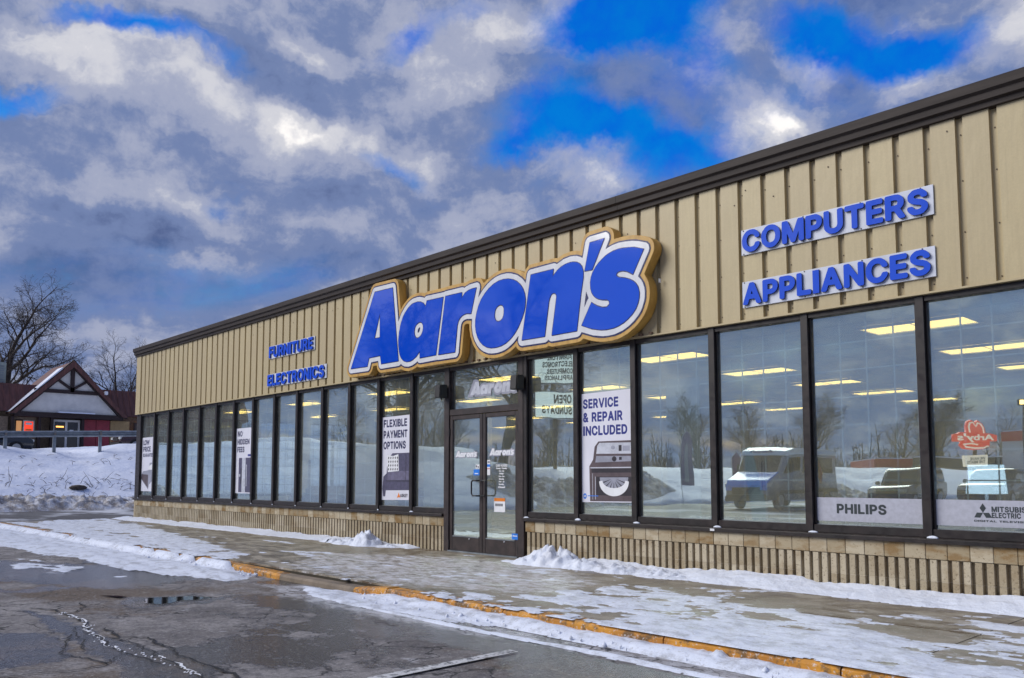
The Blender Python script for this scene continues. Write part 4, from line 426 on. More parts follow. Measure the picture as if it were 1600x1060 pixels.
def emit(name, col, strength):
    m = bpy.data.materials.new(name); m.use_nodes = True
    b = m.node_tree.nodes['Principled BSDF']
    b.inputs['Base Color'].default_value = (*[min(1, c) for c in col], 1)
    b.inputs['Emission Color'].default_value = (*col, 1); b.inputs['Emission Strength'].default_value = strength
    return m
LAMP = emit('lit_tube', (1.0, .66, .17), 2.2)

q = M('sign_blue', (.003, .075, .66), .05, spec=.9, coat=1.0)
q.set('Coat Roughness', .03); q.set('Coat IOR', 1.7)
SBLUE = q.m
q = M('sign_white', (.74, .75, .78), .16, coat=.3); q.color(q.mix(q.rng(q.noise(q.co('world', (2, 2, .6)), 3), .35, .8), (.76, .77, .80), (.64, .65, .68))); SWHITE = q.m
NAVY = plain('sign_navy', (.012, .016, .10), .3)
q = M('sign_gold', (.46, .27, .075), .42); q.color(q.mix(q.rng(q.noise(q.co('world', (3, 3, .8)), 3, 6), .35, .75), (.60, .36, .085), (.42, .23, .05))); GOLD = q.m
PANELW = plain('panel_white', (.60, .63, .72), .45, .08, 3)
q = M('letter_blue', (.006, .075, .62), .4, spec=.2); q.roughness(q.rng(q.noise(q.co('world', (3, 3, .7)), 3), .3, .7, .3, .55)); LBLUE = q.m
LEDGE = plain('letter_return', (.012, .03, .16), .4)
PAPER = plain('poster_paper', (.74, .74, .82), .35, .04, 2)
PNAVY = plain('poster_navy', (.018, .02, .085), .4, .1, 4)
PBLUE = plain('poster_blue', (.02, .03, .22), .4, .1, 4)
PPURP = plain('poster_slate', (.085, .08, .14), .4, .22, 18)
PPURP2 = plain('poster_slate_pale', (.15, .14, .22), .4, .2, 12)
PGREY = plain('poster_grey', (.32, .33, .40), .35, .15, 6)
PDARK = plain('poster_dark', (.03, .026, .035), .4)
PSILV = plain('poster_silver', (.55, .57, .64), .3, .12, 7)
PBROWN = plain('poster_taupe', (.10, .075, .085), .4, .15, 8)
CYAN = plain('sticker_blue', (.02, .20, .75), .35)
RED = plain('print_red', (.55, .05, .025), .4)
ORANGE = plain('print_orange', (.75, .22, .02), .4)
DECAL = plain('decal_white', (.80, .81, .84), .45, .05)
FROSTED = plain('frosted_strip', (.42, .43, .50), .5, .08, 20)
BRANDI = plain('brand_ink', (.035, .045, .05), .4)
BLACKP = plain('black_plastic', (.012, .011, .012), .4)
STEEL = plain('galvanised', (.25, .28, .31), .45, .25, 3, metal=.6)
WALLIN = plain('inside_wall', (.74, .78, .74), .7, .06, 1)
CEIL = plain('ceiling_board', (.70, .74, .76), .8, .05, 4)
FLOORIN = plain('vinyl_floor', (.50, .50, .47), .3, .1, 2)
GRILLE = plain('grille_wire', (.80, .82, .84), .4, .1, 3)
GRILLED = plain('grille_wire_dark', (.02, .02, .024), .5, .1, 3)
# ------------------------------------------------------------------ ground
_lat = np.random.default_rng(11).random((256, 256))
def vnoise(x, y):
    xi = np.floor(x).astype(int); yi = np.floor(y).astype(int); fx = x - xi; fy = y - yi
    fx = fx * fx * (3 - 2 * fx); fy = fy * fy * (3 - 2 * fy)
    a = _lat[xi & 255, yi & 255]; b = _lat[(xi + 1) & 255, yi & 255]; c = _lat[xi & 255, (yi + 1) & 255]; d = _lat[(xi + 1) & 255, (yi + 1) & 255]
    return (a * (1 - fx) + b * fx) * (1 - fy) + (c * (1 - fx) + d * fx) * fy
def fbm(x, y, o=5, g=.5):
    r = 0; am = 1.; t = 0
    for i in range(o):
        r = r + am * vnoise(x * 2 ** i + 17.3 * i, y * 2 ** i + 5.1 * i); t += am; am *= g
    return r / t
def sdist(X, Y, poly):                              # signed distance to a polygon, positive inside
    ins = np.zeros(X.shape, bool); dd = np.full(X.shape, 1e9)
    n = len(poly)
    for i in range(n):
        x0, y0 = poly[i]; x1, y1 = poly[(i + 1) % n]
        if y0 != y1:
            c = (Y >= min(y0, y1)) & (Y < max(y0, y1)); ins ^= c & (X < (x1 - x0) * (Y - y0) / (y1 - y0) + x0)
        dx, dy = x1 - x0, y1 - y0
        t = np.clip(((X - x0) * dx + (Y - y0) * dy) / (dx * dx + dy * dy + 1e-12), 0, 1)
        dd = np.minimum(dd, np.hypot(X - x0 - t * dx, Y - y0 - t * dy))
    return np.where(ins, dd, -dd)
def sstep(v, a, b):
    t = np.clip((v - a) / (b - a), 0, 1); return t * t * (3 - 2 * t)
def gridmesh(name, xs, ys, Zf, keep=None, attrs=None, smooth=True):
    nx, ny = len(xs), len(ys)
    XX, YY = np.meshgrid(xs, ys); ZZ = Zf
    idx = np.arange(nx * ny).reshape(ny, nx)
    quads = np.stack([idx[:-1, :-1], idx[:-1, 1:], idx[1:, 1:], idx[1:, :-1]], -1).reshape(-1, 4)
    if keep is not None:
        k = keep.ravel()[quads].any(1); quads = quads[k]
        used = np.zeros(nx * ny, bool); used[quads.ravel()] = True
        rem = np.cumsum(used) - 1; quads = rem[quads]
    else: used = np.ones(nx * ny, bool)
    co = np.stack([XX, YY, ZZ], -1).reshape(-1, 3)[used]
    me = bpy.data.meshes.new(name)
    me.vertices.add(len(co)); me.vertices.foreach_set('co', co.ravel().astype(np.float32))
    me.loops.add(quads.size); me.loops.foreach_set('vertex_index', quads.ravel().astype(np.int32))
    me.polygons.add(len(quads)); me.polygons.foreach_set('loop_start', np.arange(0, quads.size, 4, dtype=np.int32))
    me.polygons.foreach_set('loop_total', np.full(len(quads), 4, np.int32))
    me.polygons.foreach_set('use_smooth', np.full(len(quads), smooth))
    me.update(calc_edges=True)
    for an, av in (attrs or {}).items():
        at = me.attributes.new(an, 'FLOAT', 'POINT'); at.data.foreach_set('value', av.ravel()[used].astype(np.float32))
    me.validate()
    return me

RZ = -0.12                                           # level of the asphalt below the walk
q = M('snow', (.72, .765, .87), .55, spec=.3)
dirt = q.noise(q.co(), 1.6, 6)
cl = q.mix(q.rng(dirt, .5, .78, 0, .5), (.72, .765, .87), (.58, .57, .58))
q.color(q.mix(q.rng(q.noise(q.co(), 28, 4), .60, .74, 0, .35), cl, (.45, .43, .42)))
q.bump(q.noise(q.co(), 14, 6, .65), .7, .03); q.bump(q.noise(q.co(), 90, 3), .4, .006); SNOW = q.m
q = M('packed_snow', (.70, .74, .82), .45, spec=.4)
cl = q.mix(q.rng(q.noise(q.co('world', (1, 1.6, 1)), 4.0, 8, .72), .46, .66), (.73, .775, .88), (.45, .47, .52))
q.color(q.mix(q.rng(q.noise(q.co(), 34, 4), .55, .72, 0, .55), cl, (.34, .33, .33)))
q.bump(q.noise(q.co(), 30, 6, .7), .6, .015); PACKED = q.m
q = M('dirty_snow', (.45, .44, .45), .7)
cl = q.mix(q.rng(q.noise(q.co(), 2.2, 8, .7), .36, .60), (.66, .68, .75), (.28, .25, .235))
q.color(q.mix(q.rng(q.noise(q.co(), 14, 5), .55, .7, 0, .6), cl, (.16, .14, .13))); q.bump(q.noise(q.co(), 9, 6, .7), .9, .08); DIRTY = q.m

# asphalt with its own wet, salty and muddy areas
q = M('asphalt', (.07, .07, .075), .7)
agg = q.noise(q.co(), 75, 4, .75); mid = q.noise(q.co(), 7, 8, .75); lrg = q.noise(q.co(), 1.3, 7, .7)
wet, salt, mud = q.attr('wet'), q.attr('salt'), q.attr('mud')
dry = q.mix(q.rng(lrg, .34, .64), (.115, .103, .099), (.28, .26, .252))
dry = q.mix(q.rng(mid, .44, .64, 0, .65), dry, (.075, .07, .078))
wm = q.rng(q.math('ADD', wet, q.math('MULTIPLY', q.math('SUBTRACT', mid, .5), 1.9)), .38, .72)
cl = q.mix(wm, dry, (.024, .023, .026))
mm = q.rng(q.math('ADD', mud, q.math('MULTIPLY', q.math('SUBTRACT', q.noise(q.co(), 3.0, 8, .75), .5), 2.2)), .3, .8, 0, .85)
cl = q.mix(mm, cl, (.10, .066, .038))
sm_ = q.rng(q.math('ADD', salt, q.math('MULTIPLY', q.math('SUBTRACT', q.noise(q.co('world', (1.0, 1.8, 1)), 2.6, 9, .78), .5), 2.6)), .45, .9, 0, .9)
cl = q.mix(sm_, cl, (.50, .50, .53))
gr2 = q.noise(q.co(), 26, 4, .8)
cl = q.mix(q.rng(gr2, .55, .68, 0, .6), cl, (.46, .45, .45)); cl = q.mix(q.rng(gr2, .34, .46, .75, 0), cl, (.03, .028, .03))
cl = q.mix(q.rng(agg, .56, .72, 0, .75), cl, (.50, .49, .50))
cl = q.mix(q.rng(agg, .28, .44, .8, 0), cl, (.012, .012, .014))
vn = q.n.new('ShaderNodeTexVoronoi'); vn.feature = 'DISTANCE_TO_EDGE'; vn.inputs['Scale'].default_value = 1.9
wv = q.n.new('ShaderNodeVectorMath'); wv.operation = 'MULTIPLY_ADD'; wn_ = q.n.new('ShaderNodeTexNoise'); wn_.inputs['Scale'].default_value = 3.0; wn_.inputs['Detail'].default_value = 6
q.l.new(q.co(), wn_.inputs['Vector']); q.l.new(wn_.outputs['Color'], wv.inputs[0]); wv.inputs[1].default_value = (.55, .55, .55); q.l.new(q.co(), wv.inputs[2]); q.l.new(wv.outputs[0], vn.inputs['Vector'])
ck = q.math('MULTIPLY', q.rng(vn.outputs['Distance'], .004, .028, 1, 0), q.rng(q.noise(q.co(), .55, 3), .40, .50))
cl = q.mix(q.math('MULTIPLY', ck, .9), cl, (.012, .011, .012))
q.color(cl); q.roughness(q.mix(wm, (.75, .75, .75), (.13, .13, .13)))
q.bump(agg, .8, .006); q.bump(mid, .35, .015); ASPH = q.m

PW = [(1.9, -3.25), (2.75, -2.5), (2.45, -1.1), (3.04, -1.2), (4.03, -1.25), (4.9, -1.5), (5.6, -1.6), (6.2, -1.85), (6.65, -1.95), (6.6, -2.5), (6.9, -2.55), (7.4, -2.7), (7.4, -3.45), (1.9, -3.45)]
def f_walk(x, y):
    streak = fbm(x * 2.2 + 3, y * 3.4, 6, .64) - .5
    s = sstep(sdist(x, y, PW), -.25, .45) * .60 - .40 + streak * 1.9
    e = sstep(y, -3.1, -3.3) * .25 * (x > 1.3)
    out = np.where(x > 1.0, s + e, -1)
    PL = [(-15.6, -3.3), (-17.2, -1.6), (-17.2, -.3), (-8.5, -1.3), (-4.8, -3.1), (-3.0, -3.3), (-3.6, -2.5), (-7, -1.2), (-4.5, -3.4)]
    sl = sstep(sdist(x, y, [(-17.2, -3.45), (-17.2, -.6), (-14, -.9), (-9.5, -1.5), (-6.0, -2.1), (-3.7, -2.7), (-2.9, -3.45)]), -.3, .5) * .62 - .36 + (fbm(x * 1.1 + 9, y * 2.8 + 2, 6, .64) - .5) * 1.7
    out = np.where(x < -2.0, sl, out)
    r6 = (fbm(x * 2.4 + 40, y * 3.6, 6, .64) - .5) * 1.5 - .17 + .1 * sstep(sdist(x, y, [(6.0, -.9), (7.4, -.6), (7.4, -1.3), (6.2, -1.25)]), -.1, .2)
    out = np.where(x > 5.6, np.maximum(out, r6), out)
    mid = (fbm(x * 2.6 + 70, y * 4, 6, .68) - .5) * 1.6 - .36
    out = np.where((x >= -2.4) & (x < 2.3), np.maximum(out, mid), out)
    return np.where(y > -3.39, out * .035, -1)
def f_road(x, y):
    n = fbm(x * 3.2 + 20, y * 5, 6, .68) - .5
    kerbside = sstep(-np.abs(y + 3.47) , -.20, -.03) * .62
    right = np.where(x > .2, kerbside * np.where(x > .9, 1, .6) - .22 + n * .55, -1)
    wide = sstep(sdist(x, y, [(-.5, -3.45), (.3, -3.4), (2.6, -3.4), (3.4, -3.62), (2.6, -3.8), (1.2, -3.9), (.25, -3.86)]), -.1, .16) * .6 - .28 + n * .7
    line = sstep(-np.abs(y + 3.86 - .02 * np.sin(x * 1.7)), -.085, -.0) * .5 - .26 + n * .55
    right = np.maximum(right, np.where((x > -.6) & (x < 3.6), wide, -1)); right = np.maximum(right, np.where(x > 1.0, line, -1))
    PL = [(-30, -3.4), (-30, -5.6), (-14, -5.2), (-10, -4.6), (-6.5, -4.35), (-2.8, -4.2), (-1.7, -3.8), (-2.0, -3.4)]
    left = sstep(sdist(x, y, PL), -.3, .3) * .8 - .2 + (fbm(x * .9 + 5, y * 2.4 + 8, 6, .64) - .5) * 1.0
    left = np.where(np.abs(y + 4.0 + .02 * (x + 5)) < .10, left - .14, left)
    out = np.where(x < -1.3, left, right) * .06
    heap = sstep(y, -3.56, -3.40) * np.clip(fbm(x * 2.6 + 31, y * 0 + 3, 5, .65) - np.where((x > -2.6) & (x < 1.0), .60, np.where(x < -5.0, .16, np.where(x < -2.6, .33, .54))), 0, 1) * np.where(x < -2.6, .5, .34) * np.where((x > -1.3) & (x < .55), 0, 1)
    heap = np.maximum(heap, (.085 + .05 * fbm(x * 1.7 + 3, y * 2, 4)) * sstep(y, -3.66, -3.41) * (x > .95) * (x < 2.7)) if False else np.maximum(heap, (.012 + .065 * fbm(x * 1.7 + 3, y * 2, 4)) * sstep(y, -3.66, -3.41) * sstep(x, .7, 1.3))
    heap = heap * (.7 + .6 * fbm(x * 11, y * 11, 4, .6))
    return out + np.where(out + heap > .004, heap, 0)
xs = np.concatenate([np.arange(-30, -18, .5), np.arange(-18, 8.5, .1), np.arange(8.5, 14, .5)]); ys = np.concatenate([np.arange(-16, -8, .4), np.arange(-8, -3.3, .06), [-3.3]])
XX, YY = np.meshgrid(xs, ys)
def soft(poly, w): return sstep(sdist(XX, YY, poly), -w, w)
wet = np.maximum.reduce([soft([(-.6, -4.5), (1.1, -3.4), (4.7, -3.9), (6.2, -5.0), (4.6, -4.6), (3.2, -4.35), (2.2, -4.2), (.7, -4.7)], .3),
      .9 * soft([(-9, -6.5), (-4.6, -4.4), (-2.0, -4.3), (-1.4, -4.9), (-1.9, -5.5), (-6, -7)], .4),
      .9 * soft([(-.95, -5.42), (-.6, -4.8), (-.1, -4.55), (.2, -4.9), (.0, -5.6), (-.4, -5.65)], .14), .95 * soft([(-.9, -6.42), (.4, -6.3), (1.5, -6.3), (2.2, -6.2), (3.6, -6.2), (3.5, -6.6), (2, -6.62), (.5, -6.55)], .12), .9 * soft([(4.35, -3.9), (6.5, -3.95), (7.5, -5.2), (5.2, -5.2), (4.3, -4.6)], .2)])
salt = np.maximum.reduce([.75 * soft([(.2, -4.2), (1.5, -4.25), (3.2, -4.15), (4.2, -4.0), (6, -3.9), (6, -3.4), (-.5, -3.4), (-1, -3.8)], .25),
      .45 * soft([(-12, -5), (-6, -4.6), (-2.6, -4.35), (-1.2, -4.4), (-.8, -3.6), (-8, -3.5), (-14, -3.6)], .3), .35 * soft([(-.8, -5.3), (-.4, -4.5), (.6, -4.6), (.6, -5.6), (-.2, -6.1)], .3)])
mud = np.maximum.reduce([.9 * soft([(-2.6, -6.4), (-2.9, -5.0), (-.9, -4.7), (-.7, -5.2), (-1.1, -6.2)], .3), .55 * soft([(-1.2, -4.3), (.6, -4.1), (.4, -3.5), (-1.5, -3.5)], .2), .5 * soft([(3.6, -4.4), (6, -3.9), (6, -5.2), (4, -4.9)], .3), .5 * soft([(-12, -7), (-6, -5.0), (-3, -4.8), (-3, -6.4)], .4)])
salt = np.maximum(salt, .70 * sstep(f_road(XX, YY), -.010, .0) * (YY > -6) * (XX > -20)); salt = np.maximum(salt, .42 * sstep(fbm(XX * .9 + 50, YY * 1.1, 5), .56, .70) * (YY > -5.6))
mud = np.maximum(mud, .55 * sstep(fbm(XX * .7 + 80, YY * .9, 4), .50, .66))
wet = np.maximum(wet, .85 * sstep(fbm(XX * .75 + 3, YY * 1.0, 5), .48, .62))
zz = RZ + .012 * (fbm(XX * .5, YY * .5, 4) - .5)
zz[-1, :] = RZ
lot = part('parking_lot', gridmesh('parking_lot', xs, ys, zz, attrs={'wet': wet, 'salt': salt, 'mud': mud}), ASPH); tag(lot, kind='structure')
# rest of the lot and the driveway round the building
rest = MB()
for (x0, x1, y0, y1) in ((-45, -29.5, -90, 90), (13.5, 70, -90, 90), (-29.5, 13.5, -90, -16), (-29.5, -17.2, -3.3, 90), (7.4, 13.5, -3.3, 90)):
    rest.add([(x0, y0, RZ - .006), (x1, y0, RZ - .006), (x1, y1, RZ - .006), (x0, y1, RZ - .006)], [(0, 1, 2, 3)])
q = M('worn_asphalt', (.07, .07, .075), .7)
mid = q.noise(q.co(), 3, 8, .7)
cl = q.mix(q.rng(mid, .35, .65), (.035, .034, .036), (.10, .095, .095))
cl = q.mix(q.rng(q.noise(q.co('world', (2.2, .25, 1)), 1.2, 8, .7), .52, .68, 0, .75), cl, (.38, .38, .41))
q.color(q.mix(q.rng(q.noise(q.co('world', (.16, .35, 1)), 1, 6, .6), .5, .62, 0, .8), cl, (.62, .64, .70))); q.bump(mid, .4, .02)
tag(part('driveway', rest.mesh('driveway'), q.m), kind='structure')
far = MB().add([(-900, -900, -.6), (900, -900, -.6), (900, 900, -.6), (-900, 900, -.6)], [(0, 1, 2, 3)])
tag(part('snowy_ground', far.mesh('snowy_ground'), SNOW), kind='structure')

# cracks, puddles, stall line lie on the asphalt
def ribbon(name, pts, w, z, mat, parent, jag=.35, seed=1, sub=5):
    r = random.Random(seed); P = []
    for a, b in zip(pts[:-1], pts[1:]):
        for i in range(sub):
            t = i / sub; L = math.dist(a, b)
            P.append((a[0] + (b[0] - a[0]) * t + r.uniform(-.07, .07) * L * (i > 0), a[1] + (b[1] - a[1]) * t + r.uniform(-.07, .07) * L * (i > 0)))
    P.append(pts[-1]); v = []; f = []
    for i, p in enumerate(P):
        a = P[max(0, i - 1)]; b = P[min(len(P) - 1, i + 1)]; d = Vector((b[0] - a[0], b[1] - a[1])).normalized()
        k = w * r.uniform(1 - jag, 1 + jag) * (.25 if i in (0, len(P) - 1) else 1) / 2
        v += [(p[0] - d.y * k, p[1] + d.x * k, z), (p[0] + d.y * k, p[1] - d.x * k, z)]
    f = [(2 * i, 2 * i + 1, 2 * i + 3, 2 * i + 2) for i in range(len(P) - 1)]
    return part(name, MB().add(v, f).mesh(name), mat, parent)
CRACK = plain('crack_black', (.012, .012, .014), .8)
cr = [[(-.77, -6.39), (-.49, -6.24), (-.09, -6.24), (.2, -6.21), (.58, -6.24), (.79, -6.32), (1.1, -6.36), (1.4, -6.36), (1.74, -6.43), (1.98, -6.44), (2.23, -6.43), (2.46, -6.39), (2.75, -6.38)],
      [(1.69, -6.25), (2.04, -6.25), (2.47, -6.29), (2.77, -6.29), (3.0, -6.30), (3.21, -6.31), (3.44, -6.33)],
      [(.96, -6.19), (1.46, -6.25), (1.66, -6.08), (1.99, -6.12), (2.25, -6.11), (2.55, -6.18), (2.72, -6.15), (3.05, -6.14), (3.43, -6.14), (3.58, -6.18)],
      [(1.08, -6.5), (1.49, -6.65), (1.85, -6.8), (2.04, -6.76), (2.17, -6.69), (2.48, -6.66), (2.53, -6.9), (2.46, -7.08), (2.4, -7.3)],
      [(-.86, -5.86), (-.29, -6.03), (-.11, -6.2)], [(.65, -6.4), (1.11, -6.47), (1.51, -6.53), (1.81, -6.62), (1.91, -6.56)],
      [(1.4, -6.36), (1.6, -6.28), (1.69, -6.25)], [(2.23, -6.43), (2.3, -6.55), (2.48, -6.66)]]
for i, c in enumerate(cr): ribbon('crack', c, .022 if i in (0, 2) else .014, RZ + .010, CRACK, lot, seed=i)
for i, c in enumerate([[(-.21, -6.24), (.2, -6.21), (.58, -6.24)], [(.58, -6.24), (.74, -6.31), (1.09, -6.37), (1.4, -6.36)], [(1.4, -6.36), (1.73, -6.44), (2.06, -6.45)], [(2.47, -6.29), (2.6, -6.29)], [(2.77, -6.29), (3.1, -6.305), (3.3, -6.32)]]):
    ribbon('ice_seam', c, .013, RZ + .014, DECAL, lot, jag=.85, seed=30 + i)
ch = MB(); r = random.Random(5)
for i in range(90):
    t = r.random(); x = -.2 + 3.4 * t; y = float(np.interp(x, [-.2, .6, 1.1, 1.75, 2.5, 3.4], [-6.23, -6.25, -6.36, -6.43, -6.34, -6.33])) + r.gauss(0, .022); s = r.uniform(.003, .009)
    ch.add([(x - s, y - s, RZ + .010), (x + s, y - s * .6, RZ + .010), (x + s * .7, y + s, RZ + .010), (x - s * .5, y + s, RZ + .012 + s * .6)], [(0, 1, 2), (0, 1, 3), (1, 2, 3), (2, 0, 3)])
tag(part('ice_crumbs', ch.mesh('ice_crumbs'), DECAL, lot), kind='stuff')
q = M('puddle_water', (.012, .013, .014), .03, spec=.6); PUD = q.m
for pl in ([(-.57, -5.33), (-.64, -5.23), (-.52, -5.03), (-.45, -4.85), (-.19, -4.72), (-.1, -4.89), (-.2, -5.07), (-.05, -5.28), (-.14, -5.4), (-.28, -5.41)], [(-1.21, -5.59), (-1.04, -5.44), (-.9, -5.38), (-.88, -5.49)]):
    P = np.array(pl); c = P.mean(0); v = [tuple(c) + (RZ + .012,)]; n = len(P)
    for i in range(n):
        for t in (0, .34, .67):
            p = P[i] * (1 - t) + P[(i + 1) % n] * t; p = c + (p - c) * (1 + RNG.uniform(-.09, .09)); v.append((p[0], p[1], RZ + .012))
    tag(part('puddle', MB().add(v, [(0, i, i % (3 * n) + 1) for i in range(1, 3 * n + 1)]).mesh('puddle'), PUD), kind='structure')
q = M('worn_paint', (.6, .6, .58), .6)
wear = q.rng(q.noise(q.co(), 22, 5, .7), .38, .55)
q.color(q.mix(wear, (.10, .10, .105), (.58, .58, .58))); WPAINT = q.m
part('stall_line', MB().add([(4.10, -5.9, RZ + .012), (4.22, -5.9, RZ + .012), (4.19, -4.25, RZ + .012), (4.09, -4.25, RZ + .012)], [(0, 1, 2, 3)]).mesh('stall_line'), WPAINT, lot)

# walk of concrete slabs with a painted kerb and a ramp
q = M('wet_concrete', (.20, .18, .14), .6)
n1 = q.noise(q.co('world', (1.0, 1.7, 1)), 2.4, 9, .72); n2 = q.noise(q.co(), 120, 3); n3 = q.noise(q.co(), 6, 5)
cl = q.mix(q.rng(n1, .40, .60), (.095, .066, .036), (.33, .295, .235))
cl = q.mix(q.rng(q.math('ADD', q.attr('frost'), q.math('MULTIPLY', q.math('SUBTRACT', q.noise(q.co('world', (1.0, 1.6, 1)), 5.0, 9, .8), .5), 2.6)), .38, .85, 0, .9), cl, (.60, .60, .63))
cl = q.mix(q.rng(q.noise(q.co(), 45, 4), .60, .70, 0, .55), cl, (.62, .62, .64))
q.color(q.mix(q.rng(n2, .28, .4, .5, 0), cl, (.05, .04, .025)))
q.roughness(q.rng(n1, .40, .60, .28, .75)); q.bump(n2, .4, .003); q.bump(n3, .2, .01); CONC = q.m
walk = tag(empty('sidewalk', (0, 0, 0)), kind='structure')
jx = [7.4, 6.56, 2.90, -.76, -4.42, -8.08, -11.74, -15.40, -17.2]
FROSTP = [(-1.6, -3.3), (-3.4, -1.6), (-1.18, -.5), (.85, -.3), (2.6, -1.2), (2.9, -2.65), (.64, -3.3)]
for b, a in zip(jx[:-1], jx[1:]):
    for (y0, y1) in ((-3.22, -1.62), (-1.61, -.002)):
        g = .006; xs_ = np.linspace(a + g, b - g, max(3, int((b - a) / .09))); ys_ = np.linspace(y0 + g, y1 - g, 19)
        AX, AY = np.meshgrid(xs_, ys_); zf = np.zeros(AX.shape)
        if a < 0 < b and False: pass
        fr = .64 * sstep(sdist(AX, AY, FROSTP), -.4, .4) + .25 * (AX > 3.4) + .22 * (AX < -4) + .38 * sstep(f_walk(AX, AY), -.005, .001)
        me = gridmesh('slab', xs_, ys_, zf, attrs={'frost': fr}, smooth=False)
        bm = bmesh.new(); bm.from_mesh(me); ed = [e for e in bm.edges if e.is_boundary]
        ex = bmesh.ops.extrude_edge_only(bm, edges=ed); bmesh.ops.translate(bm, vec=(0, 0, -.1), verts=[v for v in ex['geom'] if isinstance(v, bmesh.types.BMVert)]); bm.to_mesh(me); bm.free()
        part('slab', me, CONC, walk)
part('slab_bed', boxmesh('slab_bed', -17.2, 7.4, -3.22, -.0, -.4, -.02), plain('joint_dirt', (.04, .033, .022), .95), walk)
q = M('kerb_paint', (.62, .30, .03), .6)
chip = q.noise(q.co(), 9, 7, .7)
cl = q.mix(q.rng(q.noise(q.co(), 3, 4), .3, .7), (.60, .27, .02), (.40, .16, .018))
cl = q.mix(q.rng(chip, .47, .60, 0, .9), cl, (.13, .075, .03)); cl = q.mix(q.rng(q.noise(q.co(), 30, 5, .7), .55, .66, 0, .7), cl, (.62, .62, .64)); q.color(cl); q.bump(chip, .5, .01); KERBP = q.m
KERBC = plain('kerb_concrete', (.20, .16, .12), .85, .2, 5)
kerb = tag(empty('kerb', (0, 0, 0)), kind='structure')
def kerbpiece(x0, x1, z0, z1, mat, top=-.0):
    v = []; ny = [(-3.40, RZ - .1), (-3.395, None), (-3.375, 1), (-3.22, 1), (-3.22, RZ - .1)]
    for x, zt in ((x0, z0), (x1, z1)):
        v += [(x, -3.40, RZ - .1), (x, -3.395, zt - .025), (x, -3.37, zt), (x, -3.221, zt + .0), (x, -3.221, RZ - .1)]
    f = [(0, 1, 6, 5), (1, 2, 7, 6), (2, 3, 8, 7), (3, 4, 9, 8), (0, 4, 3, 2, 1), (5, 6, 7, 8, 9)]
    return part('kerb_stone', MB().add(v, f).mesh('kerb_stone'), mat, kerb)
kx = [-17.2, -14.4, -11.7, -8.9, -6.2, -3.4]
for a, b in zip(kx[:-1], kx[1:]): kerbpiece(a + .004, b - .004, -.012, -.012, KERBP)
kerbpiece(-3.396, -1.2, -.012, -.05, KERBP); kerbpiece(-1.195, .55, -.05, -.05, KERBC); kerbpiece(.555, 1.2, -.05, .004, KERBP)
kx = [1.2, 3.08, 4.9, 6.3, 7.4]
for a, b in zip(kx[:-1], kx[1:]): kerbpiece(a + .006, b - .006, -.006, -.006, KERBP)

# snow lying on the walk and the road: real thickness, edges broken by melt
def snow_sheet(name, x0, x1, y0, y1, st, zbase, field, mat, hmax):
    xs_ = np.arange(x0, x1, st); ys_ = np.arange(y0, y1, st); AX, AY = np.meshgrid(xs_, ys_)
    h = field(AX, AY); zf = zbase + np.clip(h, -.004, hmax)
    return tag(part(name, gridmesh(name, xs_, ys_, zf, keep=h > 0.0), mat), kind='stuff')
def f_walk2(x, y): return f_walk(x, y) + .004 * (fbm(x * 18, y * 18, 3) - .5)
snow_sheet('walk_snow', 0.0, 7.4, -3.40, -.1, .022, .002, f_walk2, PACKED, .03)
snow_sheet('walk_snow', -17.2, 0.0, -3.40, -.1, .035, .002, f_walk2, PACKED, .03)
def f_bank(x, y):                                     # the ridge shovelled against the block wall
    n = fbm(x * 2.2, y * 3, 5); w = .34 + .30 * fbm(x * .7 + 4, y * 0, 3)
    def lump(cx, cy, rx, ry, hh): return .85 * hh * np.clip(1 - ((x - cx) / rx) ** 2 - ((y - cy) / ry) ** 2, 0, 1)
    hh = np.where(x > .35, .06 + .10 * n, np.where(x < -4.3, .04 + .06 * n, .0))
    hh = np.where((x > 1.0) & (x < 7.4), hh * (1.0 + .15 * np.sin(x * 2.1)), hh)
    ridge = hh * np.clip(1 - (-y / w), 0, 1) ** .7 - .012
    ridge = np.maximum(ridge, np.where((x < -2.7) & (x > -4.4), .05 * np.clip(1 + y / .3, 0, 1) * n * 1.4 - .008, -1))
    l = np.zeros_like(x)
    for a in ((.75, -.30, .55, .34, .30), (.45, -.42, .35, .25, .15), (1.35, -.3, .45, .3, .24), (1.9, -.3, .4, .3, .19), (2.6, -.28, .5, .3, .17), (-3.85, -.32, .36, .3, .30), (-4.35, -.35, .45, .3, .20), (-4.9, -.3, .5, .25, .14), (-3.3, -.25, .35, .2, .09), (.05, -.4, .3, .15, .06)):
        l = np.maximum(l, (.85 if abs(a[0] - .6) < .3 or a[0] == -3.85 else .5) * lump(*a))
    rg = 1 - np.abs(2 * fbm(x * 5.5 + 2, y * 5.5, 5, .62) - 1); l = l * (.25 + 1.05 * rg ** 1.5) - .012
    l = l + .10 * (fbm(x * 14 + 8, y * 14, 4, .6) - .5) * (l > .02)
    return np.maximum(ridge, l) + .03 * (fbm(x * 9, y * 9, 4) - .5) * (np.maximum(ridge, l) > 0)
snow_sheet('snow_ridge', -4.9, 7.4, -.95, .0, .022, .003, f_bank, SNOW, .5)
snow_sheet('snow_ridge', -17.0, -4.9, -.75, .0, .035, .003, f_bank, SNOW, .5)
snow_sheet('road_snow', -1.3, 7.6, -4.15, -3.36, .02, RZ + .004, f_road, PACKED, .125)
snow_sheet('road_snow', -22, -1.3, -5.6, -3.36, .05, RZ + .004, f_road, PACKED, .125)
